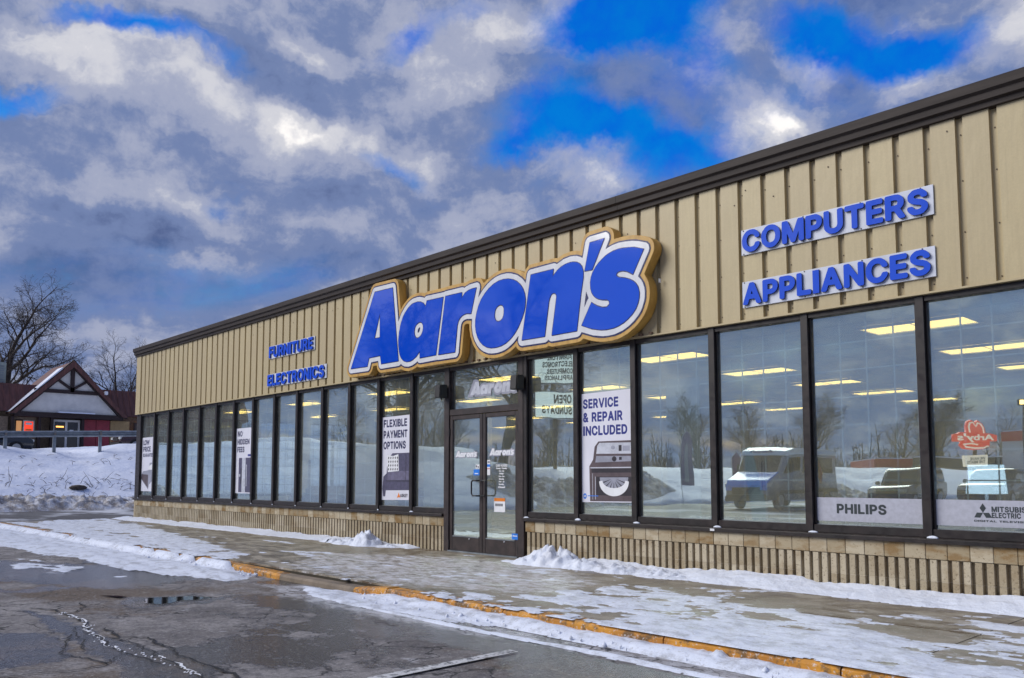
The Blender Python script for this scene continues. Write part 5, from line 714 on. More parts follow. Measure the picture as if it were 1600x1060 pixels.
# broken chunks of snow along the kerb
cz = MB(); r = random.Random(21)
for i in range(420):
    x = r.uniform(.8, 7.2) if r.random() < .5 else r.uniform(-9, -1.6); y = -3.45 - abs(r.gauss(0, .09)); s = min(.028, .005 + r.expovariate(150)) * (1.3 if x < 0 else 1)
    pts = [(x, y, RZ + .03 + s * 1.3)] + [(x + s * cos(a) * r.uniform(.7, 1.3), y + s * sin(a) * r.uniform(.7, 1.3), RZ + .02 + s * r.uniform(.1, .8)) for a in (0, 1.05, 2.1, 3.14, 4.2, 5.2)] + [(x, y, RZ)]
    cz.add(pts, [(0, 1 + k, 1 + (k + 1) % 6) for k in range(6)] + [(7, 1 + (k + 1) % 6, 1 + k) for k in range(6)])
tag(part('snow_crumbs', cz.mesh('snow_crumbs', smooth=True), SNOW), kind='stuff')
# ------------------------------------------------------------------ the store
XL, XR, DEP = -16.55, 7.35, 13.6
store = thing('store_building', 'long low store with tan ribbed metal cladding, bronze framed windows and a ribbed block base', 'building', (0, 0, 0))
# cladding: one pan and its groove per sheet
pan = [(0, .044), (.010, .046), (.060, .046), (.070, .0), (.303, .0), (.3048, .044)]
def clad(w):
    m = MB(); pr = [(x * w / .3048 if x > .08 else x, y) for x, y in pan]; n = len(pr)
    for (x, y) in pr: m.v += [(x, y, 3.055), (x, y, 4.80)]
    for i in range(n - 1): m.f.append((2 * i, 2 * i + 2, 2 * i + 3, 2 * i + 1)); m.m.append(0)
    k = len(m.v)
    for (x, y) in pr: m.v += [(x, y + .02, 3.055), (x, y + .02, 4.80)]
    for i in range(n - 1):
        m.f.append((k + 2 * i, k + 2 * i + 1, k + 2 * i + 3, k + 2 * i + 2)); m.f.append((2 * i, k + 2 * i, k + 2 * i + 2, 2 * i + 2)); m.m += [0, 0]
    return m.mesh('cladding_panel')
cm = clad(.3048); cm.materials.append(TAN)
x = 4.81 - .3048 * 69
while x < XR - .1:
    part('cladding_panel', cm, None, store, (x, -.04, 0)); x += .3048
sc = MB(); r = random.Random(3); x = 4.81 - .3048 * 69
while x < XR - .1:
    for z in (3.13, 3.62, 4.12, 4.55):
        zz_ = z + r.uniform(-.03, .03); sc.lathe([(.0075, -.004), (.0075, .003)], (x + .036, .003, zz_), 6, 'y')
    if r.random() < .35: sc.lathe([(.008, -.004), (.008, .002)], (x + r.uniform(.1, .28), -.043, r.choice((4.62, 4.5)) + r.uniform(-.05, .05)), 6, 'y')
    x += .3048
tag(part('screws', sc.mesh('screws'), plain('screw_rust', (.10, .07, .045), .6), store), kind='stuff')
part('corner_trim', MB().prism([(XL - .012, -.052), (4.81 - .3048 * 69, -.052), (4.81 - .3048 * 69, 0), (XL + .03, 0), (XL + .03, .3), (XL - .012, .3)], 3.05, 4.80, 'z').mesh('corner_trim'), TAN, store)
part('drip_edge', boxmesh('drip_edge', XL - .01, XR, -.055, .05, 3.035, 3.055), TAN, store)
part('sheathing', boxmesh('sheathing', XL + .02, XR, .032, .16, 3.056, 4.95), BLACKP, store)
# gutter fascia: stepped profile
gp = [(-.035, 4.745), (-.075, 4.750), (-.078, 4.800), (-.115, 4.815), (-.118, 4.875), (-.150, 4.900), (-.153, 4.985), (-.140, 5.0), (.05, 5.0), (.05, 4.745)]
gpx = [(y, z) for y, z in gp]
gx = [XL - .10, -10.4, -4.3, 1.8, XR]
for a, b in zip(gx[:-1], gx[1:]):
    me = MB().prism(gpx, a + .0, b - .004, 'x').mesh('fascia'); part('fascia', me, FASCIA, store)
part('roof', boxmesh('roof', XL - .02, XR, .06, DEP + .3, 4.80, 4.93), FASCIA, store)
part('roof_snow', boxmesh('roof_snow', XL + .02, XR - .02, .10, DEP + .2, 4.931, 4.96, .01), SNOW, store)
# block base wall
def base_run(x0, x1):
    wall = part('base_wall', boxmesh('base_wall', x0, x1, .050, .19, -.12, .555), MORTAR, store)
    n = int(round((x1 - x0) / .2032)); end = x0
    xk = x0
    for k in range(n):
        a = x0 + k * .2032; b = min(a + .2032, x1)
        if b - a < .04: continue
        sp = .004
        me = SC if abs(b - a - .2032) < 1e-3 else boxmesh('scored_block', 0, b - a - sp, -.010, .05, 0, .156, .004)
        if not me.materials: me.materials.append(SCORED)
        part('scored_block', me, None, wall, (a + .002, RNG.uniform(-.0012, .0012), .401))
    k = 0; a = x0
    for row, (z0, z1) in enumerate(((.186, .396), (-.06, .182))):
        a = x0 - (.2032 if row else 0)
        while a < x1 - .02:
            i0 = max(a, x0); i1 = min(a + .4064, x1 + .001)
            nr = int(round((i1 - i0) / .1016))
            if nr >= 1:
                part('fluted_block', FL[(nr, row)], None, wall, (i0, RNG.uniform(-.0012, .0012), z0))
            a += .4064
SC = boxmesh('scored_block', 0, .1992, -.010, .07, 0, .156, .004); SC.materials.append(SCORED)
FL = {}; JOINT = plain('pale_joint', (.62, .56, .44), .95, .1, 9, spec=.1)
for nr in (1, 2, 3, 4):
    for row, h in ((0, .210), (1, .2415)):
        m = MB(); pr = [(.0, .085)]
        for k in range(nr):
            o = k * .1016
            pr += [(o + .003, .046), (o + .036, .046), (o + .039, -.008), (o + .0995, -.010), (o + .1016, .004)] if True else []
        pr += [(nr * .1016, .085)]
        m.prism([(u, v) for u, v in pr], 0, h, 'z')
        if row:
            m.mi = 1; m.prism([(u + (.001 if v < .02 else 0), v + .0035) for u, v in pr], h + .0003, h + .0042, 'z')
        FL[(nr, row)] = m.mesh('fluted_block'); mats(FL[(nr, row)], BLOCK, JOINT)
XB = -2.02                                            # left run ends at the door frame
base_run(XB - 71 * .2032, XB); base_run(-.11, 7.35)
part('corner_pier', boxmesh('corner_pier', XL, XB - 71 * .2032 - .001, .0, .19, -.12, .56), BLOCK, store)

# windows: frame with sill and mullions, pane, grille bars inside
ZB, ZT = .695, 2.975
def window(x0, x1, first=False, last=False, grid=.305, axis='x', par=store):
    m = MB(); w = .042
    m.box(x0 - w, x0 + w, -.012, .115, .612, 3.034)              # left mullion (also closes the neighbour)
    if last: m.box(x1 - w, x1 + w, -.012, .115, .612, 3.034)
    a, b = x0 + w, x1 - w
    m.box(a, b, .004, .113, .612, ZB); m.box(a, b, .004, .113, ZT, 3.034)
    m.box(a, a + .020, .03, .10, ZB, ZT); m.box(b - .020, b, .03, .10, ZB, ZT)
    fr = part('window', m.mesh('window', bevel=.003, seg=1), BRONZE, par)
    part('pane', boxmesh('pane', a + .018, b - .018, .060, .066, ZB - .01, ZT + .01), GLASS, fr)
    g = MB(); n = max(1, round((b - a) / grid))
    for i in range(1, n): xx = a + (b - a) * i / n; g.box(xx - .007, xx + .007, .150, .158, ZB, ZT)
    k = int((ZT - ZB) / grid)
    for i in range(1, k + 1): zz_ = ZT - (ZT - ZB) * i / (k + .6); g.box(a, b, .159, .167, zz_ - .007, zz_ + .007)
    part('grille', g.mesh('grille'), GRILLE, fr)
    bead = MB().box(a + .02, b - .02, .050, .058, ZB, ZB + .008).box(b - .028, b - .02, .050, .058, ZB + .009, ZT)
    part('glazing_bead', bead.mesh('glazing_bead'), STEEL, fr)
    return fr
WL = [-16.24, -15.14, -14.11, -13.09, -12.06, -11.06, -10.07, -9.08, -8.06, -7.05, -6.02, -5.01, -4.01, -2.985, -1.98]
WR = [-.12, .91, 1.94, 3.16, 4.37, 5.61, 6.83]
for i in range(len(WL) - 1): window(WL[i], WL[i + 1])
for i in range(len(WR) - 1): window(WR[i], WR[i + 1], last=i == len(WR) - 2)
part('end_post', boxmesh('end_post', XL + .005, WL[0] - .044, .0, .12, .612, 3.034), BRONZE, store)
part('end_post', boxmesh('end_post', WR[-1] + .044, XR, .0, .12, .612, 3.034), TAN, store)
for a, b in ((XL, -2.065), (-.145, XR)):
    part('sill', MB().prism([(-.045, .556), (-.045, .598), (.0, .611), (.19, .611), (.19, .556)], a, b, 'x').mesh('sill', bevel=.003, seg=1), BRONZE, store)
# dots of snow on the sill at the foot of each mullion
for i, x in enumerate(WL[:-1] + WR[:-1]):
    m = MB(); r = random.Random(i); s = .02 if x < -3 else .045; cx = x + .045
    m.lathe([(s, 0), (s * .9, .012), (s * .5, .022), (.002, .026)], (cx, -.018, .606), 9)
    me = m.mesh('sill_snow', smooth=True); me.transform(Matrix.Translation((cx, -.018, .606)) @ Matrix.Diagonal((1.3, .45, r.uniform(.7, 1.2), 1)) @ Matrix.Translation((-cx, .018, -.606)))
    part('sill_snow', me, SNOW, store)

# entrance
ent = part('door_frame', MB().box(-2.055, -1.925, -.012, .13, .0, 3.034).box(-.27, -.14, -.012, .13, .0, 3.034).box(-1.924, -.271, .0, .128, 2.225, 2.325).box(-1.924, -.271, .0, .128, 2.975, 3.034)
           .box(-1.924, -1.90, .03, .10, 2.326, 2.974).box(-.295, -.271, .03, .10, 2.326, 2.974).mesh('door_frame', bevel=.004, seg=1), DOORM, store)
part('threshold', boxmesh('threshold', -1.924, -.271, -.03, .13, .001, .02), STEEL, store)
part('transom_pane', boxmesh('transom_pane', -1.902, -.293, .060, .066, 2.325, 2.976), GLASS, ent)
for k, (a, b, side) in enumerate(((-1.920, -1.103, 1), (-1.097, -.275, -1))):
    st_w = .072
    d = part('door', MB().box(a, a + st_w, .008, .055, .022, 2.218).box(b - st_w, b, .008, .055, .022, 2.218).box(a + st_w, b - st_w, .009, .054, .022, .262).box(a + st_w, b - st_w, .009, .054, 2.150, 2.218).mesh('door', bevel=.005, seg=1), DOORM, store)
    part('door_pane', boxmesh('door_pane', a + st_w - .004, b - st_w + .004, .028, .034, .258, 2.154), GLASS, d)
    hx = b - .036 if side > 0 else a + .036; dx = -side * .13
    h = MB().tube([(hx, .009, 1.155), (hx, -.06, 1.155), (hx + dx * .25, -.075, 1.155), (hx + dx * .8, -.075, 1.155), (hx + dx, -.075, 1.13), (hx + dx, -.075, .95), (hx + dx * .8, -.075, .915), (hx + dx * .25, -.075, .915), (hx, -.06, .915), (hx, .009, .915)], .0125, 8)
    part('handle', h.mesh('handle', smooth=True), BLACKP, d)
    hg = MB(); ex = a - .003 if side > 0 else b + .003
    for z in (.12, 1.95): hg.lathe([(.014, -.06), (.014, .06)], (ex, .0, z), 8)
    part('hinge', hg.mesh('hinge'), BLACKP, d)
    part('kick_rail', boxmesh('kick_rail', a + st_w + .01, b - st_w - .01, .002, .008, .245, .258), STEEL, d)
    part('door_stop', MB().lathe([(.012, .0), (.009, .014), (.003, .02)], ((a + b) / 2 + .1, .004, .215), 8).mesh('door_stop', smooth=True), DECAL, d)

# shell of the interior
part('end_wall', boxmesh('end_wall', XL + .01, XL + .15, 7.6, DEP, -.12, 4.79), WALLIN, store)
part('end_wall', boxmesh('end_wall', XL + .012, XL + .15, .2, 7.6, -.12, .60), WALLIN, store)
part('end_wall', boxmesh('end_wall', XL + .012, XL + .15, .2, 7.6, 3.04, 4.79), TAN, store)
part('end_wall', boxmesh('end_wall', XR - .13, XR - .01, .2, DEP, -.12, 4.79), WALLIN, store)
part('back_wall', boxmesh('back_wall', XL + .01, XR - .01, DEP, DEP + .15, -.12, 4.79), WALLIN, store)
part('floor', boxmesh('floor', XL + .16, XR - .14, .195, DEP - .005, -.1, .0), FLOORIN, store)
part('ceiling', boxmesh('ceiling', XL + .16, XR - .14, .14, DEP - .005, 3.036, 3.075), CEIL, store)
tg = MB(); x = 5.0 - .61 * 35
while x < XR - .2:
    tg.box(x - .012, x + .012, .17, DEP - .01, 3.030, 3.0355); x += .61
y = .40
while y < DEP - .1:
    tg.box(XL + .17, XR - .15, y - .012, y + .012, 3.0295, 3.0350); y += .61
tag(part('ceiling_grid', tg.mesh('ceiling_grid'), PANELW, store), kind='stuff')
ews = [.30 + 1.04 * i for i in range(8)]
for i in range(7):                                    # glazed west end, seen from inside through the front
    m = MB(); y0, y1 = ews[i], ews[i + 1]; X0 = XL + .03
    m.box(X0, X0 + .1, y0 - .04, y0 + .04, .602, 3.036).box(X0, X0 + .1, y0 + .041, y1 - .041, .602, .68).box(X0, X0 + .1, y0 + .041, y1 - .041, 2.98, 3.036)
    fr = part('window', m.mesh('window'), BRONZE, store)
    part('pane', boxmesh('pane', X0 + .045, X0 + .051, y0 + .03, y1 - .03, .67, 2.99), CLEAR, fr)
    g = MB()
    for k in range(1, 4): yy_ = y0 + 1.04 * k / 4; g.box(X0 + .115, X0 + .123, yy_ - .006, yy_ + .006, .69, 2.97)
    for k in range(1, 8): g.box(X0 + .124, X0 + .132, y0 + .03, y1 - .03, .68 + .29 * k - .006, .68 + .29 * k + .006)
    part('grille', g.mesh('grille'), GRILLED, fr)
for (x0, x1, y0, y1, h, nm) in ((-3.75, -2.7, 1.5, 1.65, 2.6, 'partition'), (-5.0, -4.3, 1.8, 1.95, 2.58, 'partition'), (-9.2, -8.9, 2.6, 2.9, 3.03, 'column'), (-12.4, -12.1, 2.9, 3.2, 3.03, 'column'), (-.2, .55, 1.6, 1.75, 2.0, 'partition'), (-3.0, -.2, 4.2, 4.35, 2.2, 'partition')):
    part(nm, boxmesh(nm, x0, x1, y0, y1, .0, h, .006), WALLIN, store)

# lit troffers hung in the ceiling grid
LX = [(5.0, 'over the brand strips'), (1.4, 'behind the washer poster'), (-2.2, 'behind the entrance doors'), (-5.9, 'behind the sofa poster'), (-9.5, 'behind the fridge poster'), (-13.1, 'near the west windows')]
LY = [(1.58, 'nearest the glass'), (4.10, 'second from the glass'), (6.62, 'third from the glass'), (9.14, 'fourth from the glass'), (11.66, 'fifth from the glass')]
lm = MB().box(-.61, .61, -.30, .30, -.012, .0).mesh('ceiling_light'); 
for lx, wx in LX:
    for ly, wy in LY:
        t = thing('ceiling_light', f'lit yellow fluorescent ceiling light {wx}, {wy}', 'ceiling light', (lx, ly, 3.029), 0, 'lit fluorescent lights in the store ceiling')
        if 'LFR' not in globals():
            LFR = MB().box(-.62, .62, -.32, -.275, -.030, -.001).box(-.62, .62, .275, .32, -.030, -.001).box(-.62, -.585, -.274, .274, -.030, -.001).box(.585, .62, -.274, .274, -.030, -.001).box(-.004, .004, -.274, .274, -.028, -.018).mesh('trim'); LFR.materials.append(PANELW)
            LDF = MB().box(-.584, .584, -.273, .273, -.016, -.002).mesh('diffuser'); LDF.materials.append(LAMP)
        part('trim', LFR, None, t); part('diffuser', LDF, None, t)

# lamps either side of the entrance
for x, y in ((-2.0, 0), (-.165, 0)):
    t = thing('wall_lamp', 'black box floodlight on the ' + ('left' if x < -1 else 'right') + ' side of the entrance frame', 'wall light', (x, -.012, 2.63), 0, 'box floodlights beside the entrance')
    part('housing', MB().prism([(-.20, -.115), (-.185, .105), (-.03, .115), (-.03, -.115)], -.075, .075, 'x').mesh('housing', bevel=.012), BLACKP, t)
    part('bracket', boxmesh('bracket', -.035, .035, -.031, .0, -.05, .05, .004), BLACKP, t)
    part('knob', MB().lathe([(.012, -.145), (.012, -.112)], (0, -.10, 0), 8).mesh('knob'), BLACKP, t)
# ------------------------------------------------------------------ main sign
sg = thing('store_sign', "large Aaron's sign with blue letters, white outline and thick gold edge over the entrance", 'sign', (-1.14, 0, 3.1))
def under(o, root):                                   # keep the part's own coordinates while its thing sits at its base
    o.parent = root; o.matrix_parent_inverse = root.matrix_basis.inverted() if False else Matrix.Translation(-root.location)
    return o
def spart(name, me, mat, root): return under(part(name, me, mat), root)
spart('cabinet', shape('cabinet', LOGO['gold'], -.055, .160, .006), GOLD, sg)
spart('outline', shape('outline', LOGO['blue'], -.2153, .004), NAVY, sg)
spart('face', shape('face', LOGO['white'], -.2195, .004), SWHITE, sg)
spart('letter_edge', shape('letter_edge', LOGO['navy'], -.2238, .002), NAVY, sg)
for k in ('A', 'a', 'r', 'o', 'n', 'apostrophe', 's'):
    spart('apostrophe' if k == 'apostrophe' else 'letter', shape('letter', LOGO[k], -.2261, .003), SBLUE, sg)
for i, x in enumerate((-3.6, -2.4, -1.2, .0, 1.2)): spart('bracket', boxmesh('bracket', x - .04, x + .04, -.056, .0, 3.55, 3.75), FASCIA, sg)
spart('rating_label', boxmesh('rating_label', 2.470, 2.474, -.115, -.075, 3.70, 3.75), DECAL, sg)
nb = MB()
for x in np.arange(-4.4, 2.3, .155): nb.box(x, x + .045, -.075, -.03, 3.058, 3.085)
tag(spart('drip_clips', nb.mesh('drip_clips'), plain('clip_rust', (.16, .10, .06), .7), sg), kind='stuff')

def word_sign(word, x0, x1, z0, z1, label, lx0, lx1, lz0, lz1):
    t = thing(word.lower() + '_sign', label, 'sign', ((x0 + x1) / 2, -.03, z0))
    spart('backing_panel', boxmesh('backing_panel', x0, x1, -.060, -.046, z0, z1, .002), PANELW, t)
    for g in glyph_boxes(word, lx0, lx1, lz0, lz1, .045):
        m = shape('letter', g, -.0615, .026)
        m.materials.append(LBLUE); m.materials.append(LEDGE)
        for p in m.polygons: p.material_index = 0 if p.normal.y < -.7 else 1
        spart('letter', m, None, t)
    n = MB()
    for xx in (x0 + .03, (x0 + x1) / 2 - .3, (x0 + x1) / 2 + .35, x1 - .12):
        for zz_ in (z0 + .012, z1 - .012): n.lathe([(.008, -.0635), (.008, -.059)], (xx, 0, zz_), 6, 'y')
    spart('rivet', n.mesh('rivet'), BLACKP, t)
word_sign('COMPUTERS', 3.64, 5.81, 3.825, 4.13, 'white panel sign with blue letters reading COMPUTERS at the upper right of the wall', 3.665, 5.765, 3.848, 4.108)
word_sign('APPLIANCES', 3.64, 5.805, 3.195, 3.505, 'white panel sign with blue letters reading APPLIANCES just under the COMPUTERS sign', 3.66, 5.765, 3.222, 3.480)
word_sign('FURNITURE', -8.225, -6.255, 3.82, 4.105, 'white panel sign with blue letters reading FURNITURE on the left of the wall', -8.20, -6.30, 3.838, 4.088)
word_sign('ELECTRONICS', -8.27, -5.775, 3.195, 3.48, 'white panel sign with blue letters reading ELECTRONICS just under the FURNITURE sign', -8.245, -5.83, 3.213, 3.463)

# ------------------------------------------------------------------ posters and decals on the glass (flat print, really flat)
GY = .0555
def poster(name, label, x0, x1, z0, z1, sag=0.0):
    t = thing(name, label, 'poster', ((x0 + x1) / 2, GY, z0))
    spart('sheet', shape('sheet', [[(x0, z0), (x1, z0 + sag), (x1, z1), (x0, z1 - sag)]], GY, .0015), PAPER, t)
    return t
def pr(t, name, loops, mat, lay=1):
    return spart(name, shape(name, loops, GY - .0016 - .0009 * (lay - 1), .0006), mat, t)
def ptext(t, s, x0, x1, z0, z1, mat, lay=1, bold=.045):
    return spart('lettering', text('lettering', s, x0, x1, z0, z1, GY - .0016 - .0009 * (lay - 1), .0006, bold), mat, t)
def rect(x0, x1, z0, z1): return [(x0, z0), (x1, z0), (x1, z1), (x0, z1)]
def ell(cx, cz, a, b, n=20, t0=0, t1=2 * pi): return [(cx + a * cos(t0 + (t1 - t0) * i / n), cz + b * sin(t0 + (t1 - t0) * i / n)) for i in range(n + (0 if abs(t1 - t0 - 2 * pi) < 1e-6 else 1))]

t = poster('bed_poster', 'white window poster reading LOW PRICE GUARANTEE with a grey bed, at the far left end', -16.18, -15.30, .81, 2.35)
ptext(t, 'LOW', -16.10, -15.62, 2.13, 2.28, PNAVY); ptext(t, 'PRICE', -16.10, -15.52, 1.94, 2.09, PNAVY); ptext(t, 'GUARANTEE', -16.10, -15.36, 1.79, 1.89, PNAVY)
pr(t, 'bed_print', [[(-16.18, 1.15), (-15.62, .86), (-15.56, 1.0), (-15.30, 1.12), (-15.30, 1.62), (-15.56, 1.62), (-15.58, 1.42), (-15.75, 1.40), (-16.05, 1.38), (-16.16, 1.30)]], PGREY, 1)
pr(t, 'bed_print', [[(-16.17, 1.17), (-15.64, .90), (-15.64, 1.28), (-16.15, 1.30)]], PBROWN, 2)
pr(t, 'bed_print', [[(-15.66, 1.42), (-15.62, 1.52), (-15.32, 1.60), (-15.32, 1.42)]], DECAL, 2)
t = poster('refrigerator_poster', 'white window poster reading NO HIDDEN FEES with a dark refrigerator', -10.03, -9.12, .835, 2.355)
ptext(t, 'NO', -9.94, -9.70, 2.16, 2.29, PNAVY); ptext(t, 'HIDDEN', -9.95, -9.33, 1.97, 2.10, PNAVY); ptext(t, 'FEES', -9.95, -9.58, 1.79, 1.92, PNAVY)
pr(t, 'refrigerator_print', [rect(-9.85, -9.12, .86, 1.66)], PPURP, 1); pr(t, 'refrigerator_print', [rect(-9.68, -9.50, .86, 1.66)], PSILV, 2)
pr(t, 'refrigerator_print', [rect(-9.74, -9.70, 1.05, 1.42)], PDARK, 3); pr(t, 'refrigerator_print', [rect(-9.46, -9.43, 1.0, 1.50)], PSILV, 3); pr(t, 'refrigerator_print', [rect(-9.53, -9.50, 1.0, 1.50)], PSILV, 3); pr(t, 'refrigerator_print', [rect(-9.82, -9.76, 1.22, 1.28)], PSILV, 3)
pr(t, 'band', [rect(-9.40, -9.14, 1.69, 1.74)], PBLUE, 1)
t = poster('sofa_poster', 'white window poster reading FLEXIBLE PAYMENT OPTIONS with a slate sofa, left of the entrance', -3.96, -3.10, .795, 2.315, .012)
ptext(t, 'FLEXIBLE', -3.91, -3.19, 2.115, 2.255, PNAVY); ptext(t, 'PAYMENT', -3.91, -3.175, 1.915, 2.055, PNAVY); ptext(t, 'OPTIONS', -3.91, -3.22, 1.715, 1.855, PNAVY)
pr(t, 'sofa_print', [[(-3.90, .86), (-3.84, .86), (-3.82, .97), (-3.10, .98), (-3.10, 1.64), (-3.62, 1.64), (-3.68, 1.60), (-3.70, 1.46), (-3.79, 1.40), (-3.80, 1.28), (-3.90, 1.22), (-3.93, 1.0)]], PPURP, 1)
pr(t, 'sofa_print', [[(-3.78, 1.15), (-3.12, 1.16), (-3.12, 1.32), (-3.76, 1.32)]], PPURP2, 2); pr(t, 'sofa_print', [rect(-3.215, -3.205, 1.16, 1.62)], PDARK, 3); pr(t, 'sofa_print', [rect(-3.82, -3.12, 1.135, 1.148)], PDARK, 3)
pr(t, 'pillow_print', [[(-3.76, 1.30), (-3.42, 1.32), (-3.44, 1.62), (-3.60, 1.59), (-3.80, 1.61)]], DECAL, 3)
zg = []
for i in range(5):
    for j in range(4):
        cx, cz = -3.735 + i * .068, 1.35 + j * .068; zg.append([(cx - .02, cz), (cx, cz - .026), (cx + .016, cz + .004), (cx, cz + .03)])
pr(t, 'pillow_print', zg, PDARK, 4)
pr(t, 'brand_print', [[(-3.47, .84), (-3.42, .935), (-3.36, .84), (-3.40, .855)]], ORANGE, 2); ptext(t, 'ASHLEY', -3.37, -3.15, .855, .915, PDARK, 2)
t = poster('washer_poster', 'white window poster reading SERVICE & REPAIR INCLUDED with a grey washer, right of the entrance', .965, 1.87, .86, 2.39, .012)
ptext(t, 'SERVICE', 1.00, 1.64, 2.165, 2.30, PBLUE, 1, .07); ptext(t, '& REPAIR', 1.00, 1.71, 1.975, 2.11, PBLUE, 1, .07); ptext(t, 'INCLUDED', 1.00, 1.79, 1.785, 1.92, PBLUE, 1, .07)
pr(t, 'washer_print', [[(1.12, .875), (1.87, .885), (1.87, 1.70), (1.28, 1.70), (1.21, 1.63), (1.18, 1.45), (1.11, 1.36)]], PBROWN, 1)
pr(t, 'washer_print', [[(1.24, 1.53), (1.86, 1.52), (1.85, 1.67), (1.30, 1.68), (1.26, 1.64)]], PSILV, 2); pr(t, 'washer_print', [[(1.22, 1.41), (1.86, 1.42), (1.86, 1.49), (1.24, 1.50)]], PGREY, 2)
pr(t, 'washer_print', [rect(1.64, 1.69, 1.56, 1.64)], PDARK, 3); pr(t, 'washer_print', [rect(1.71, 1.83, 1.56, 1.63)], PGREY, 3); pr(t, 'washer_print', [ell(1.54, 1.61, .035, .026)], PGREY, 3); pr(t, 'washer_print', [ell(1.56, 1.455, .04, .035)], PDARK, 3)
pr(t, 'washer_print', [rect(1.645, 1.69, 1.44, 1.48)], PDARK, 3); pr(t, 'washer_print', [rect(1.13, 1.86, 1.33, 1.345)], PSILV, 2); pr(t, 'washer_print', [rect(1.15, 1.86, 1.27, 1.325)], PDARK, 2)
pr(t, 'washer_print', [rect(1.235, 1.85, .96, 1.215)], PDARK, 2); pr(t, 'washer_print', [rect(1.165, 1.172, .9, 1.26)], PSILV, 2); pr(t, 'washer_print', [rect(1.215, 1.225, .9, 1.215)], PSILV, 2)
pr(t, 'drum_print', [ell(1.55, 1.205, .25, .21, 16, pi, 2 * pi)], PGREY, 3)
pr(t, 'drum_print', [ell(1.55, 1.15, .26, .20, 18, pi, 2 * pi) + ell(1.55, 1.16, .20, .10, 18, 2 * pi, pi)], DECAL, 5)
dr = []
for i in range(7): a = pi + pi * (i + 1) / 8; dr.append([(1.55 + .05 * cos(a), 1.20 + .05 * sin(a)), (1.55 + .20 * cos(a - .05), 1.20 + .17 * sin(a - .05)), (1.55 + .20 * cos(a + .05), 1.20 + .17 * sin(a + .05))])
pr(t, 'drum_print', dr, PDARK, 4)
pr(t, 'brand_print', [ell(1.025, .945, .032, .040)], CYAN, 1); ptext(t, 'GE', 1.008, 1.042, .93, .96, DECAL, 2); pr(t, 'brand_print', [rect(1.075, 1.27, .945, .955)], CYAN, 3)

def brand_strip(name, label, x0, x1, z0, z1):
    t = thing(name, label, 'window strip', ((x0 + x1) / 2, GY, z0))
    spart('film', shape('film', [rect(x0, x1, z0, z1)], GY, .001), FROSTED, t); return t
t = brand_strip('brand_strip', 'frosted window strip lettered PHILIPS in dark capitals', 4.432, 5.548, .735, .988)
ptext(t, 'PHILIPS', 4.655, 5.185, .818, .922, BRANDI, 1, .05)
t = brand_strip('brand_strip', 'frosted window strip lettered MITSUBISHI ELECTRIC DIGITAL TELEVISIONS with a three diamond emblem', 5.672, 6.768, .735, .988)
ptext(t, 'MITSUBISHI', 6.17, 6.52, .878, .930, BRANDI, 1, .03); ptext(t, 'ELECTRIC', 6.17, 6.415, .822, .872, BRANDI, 1, .03); ptext(t, 'DIGITAL TELEVISIONS', 6.015, 6.55, .782, .800, BRANDI, 1, .02)
def dia(cx, cz, ang):
    c_, s_ = cos(ang), sin(ang); return [(cx + u * c_ - v * s_, cz + u * s_ + v * c_) for u, v in ((0, 0), (.028, .045), (0, .09), (-.028, .045))]
for a in (0, radians(120), radians(-120)): pr(t, 'emblem', [dia(6.095, .868, a)], BRANDI, 1)

def logo_at(t, x0, x1, z0, z1, mat, lay=1, keys=('A', 'a', 'r', 'o', 'n', 'apostrophe', 's'), nm='lettering'):
    f_ = lambda p: (x0 + (p[0] + 4.604) / 6.922 * (x1 - x0), z0 + (p[1] - 3.179) / 1.411 * (z1 - z0))
    for k in keys: pr(t, nm, [[f_(p) for p in lp] for lp in LOGO[k]], mat, lay)
dy = GY; GY = .0265
t = thing('door_decal', "white Aaron's decal on the glass of the left door", 'decal', (-1.5, GY, 1.52)); logo_at(t, -1.80, -1.24, 1.522, 1.640, PGREY, 1, ('white',), 'backing'); logo_at(t, -1.79, -1.25, 1.53, 1.635, DECAL, 2)
t = thing('door_decal', "white Aaron's decal on the glass of the right door above the opening hours", 'decal', (-.66, GY, 1.54)); logo_at(t, -.955, -.375, 1.537, 1.660, PGREY, 1, ('white',), 'backing'); logo_at(t, -.945, -.385, 1.545, 1.655, DECAL, 2)
t = thing('hours_decal', 'white lettered opening hours on the glass of the right door', 'decal', (-.67, GY, 1.04))
for i, (s, w) in enumerate((('OUR HOURS', .26), ('Monday - Thursday', .25), ('10 am - 7 pm', .12), ('Friday', .10), ('10 am - 8 pm', .13), ('Saturday', .12), ('10 am - 6 pm', .13), ('Sunday', .12), ('Closed', .16))):
    ptext(t, s, -.67 - w / 2, -.67 + w / 2, 1.368 - .041 * i, 1.398 - .041 * i + (.01 if i == 0 else 0), DECAL, 1, .06)
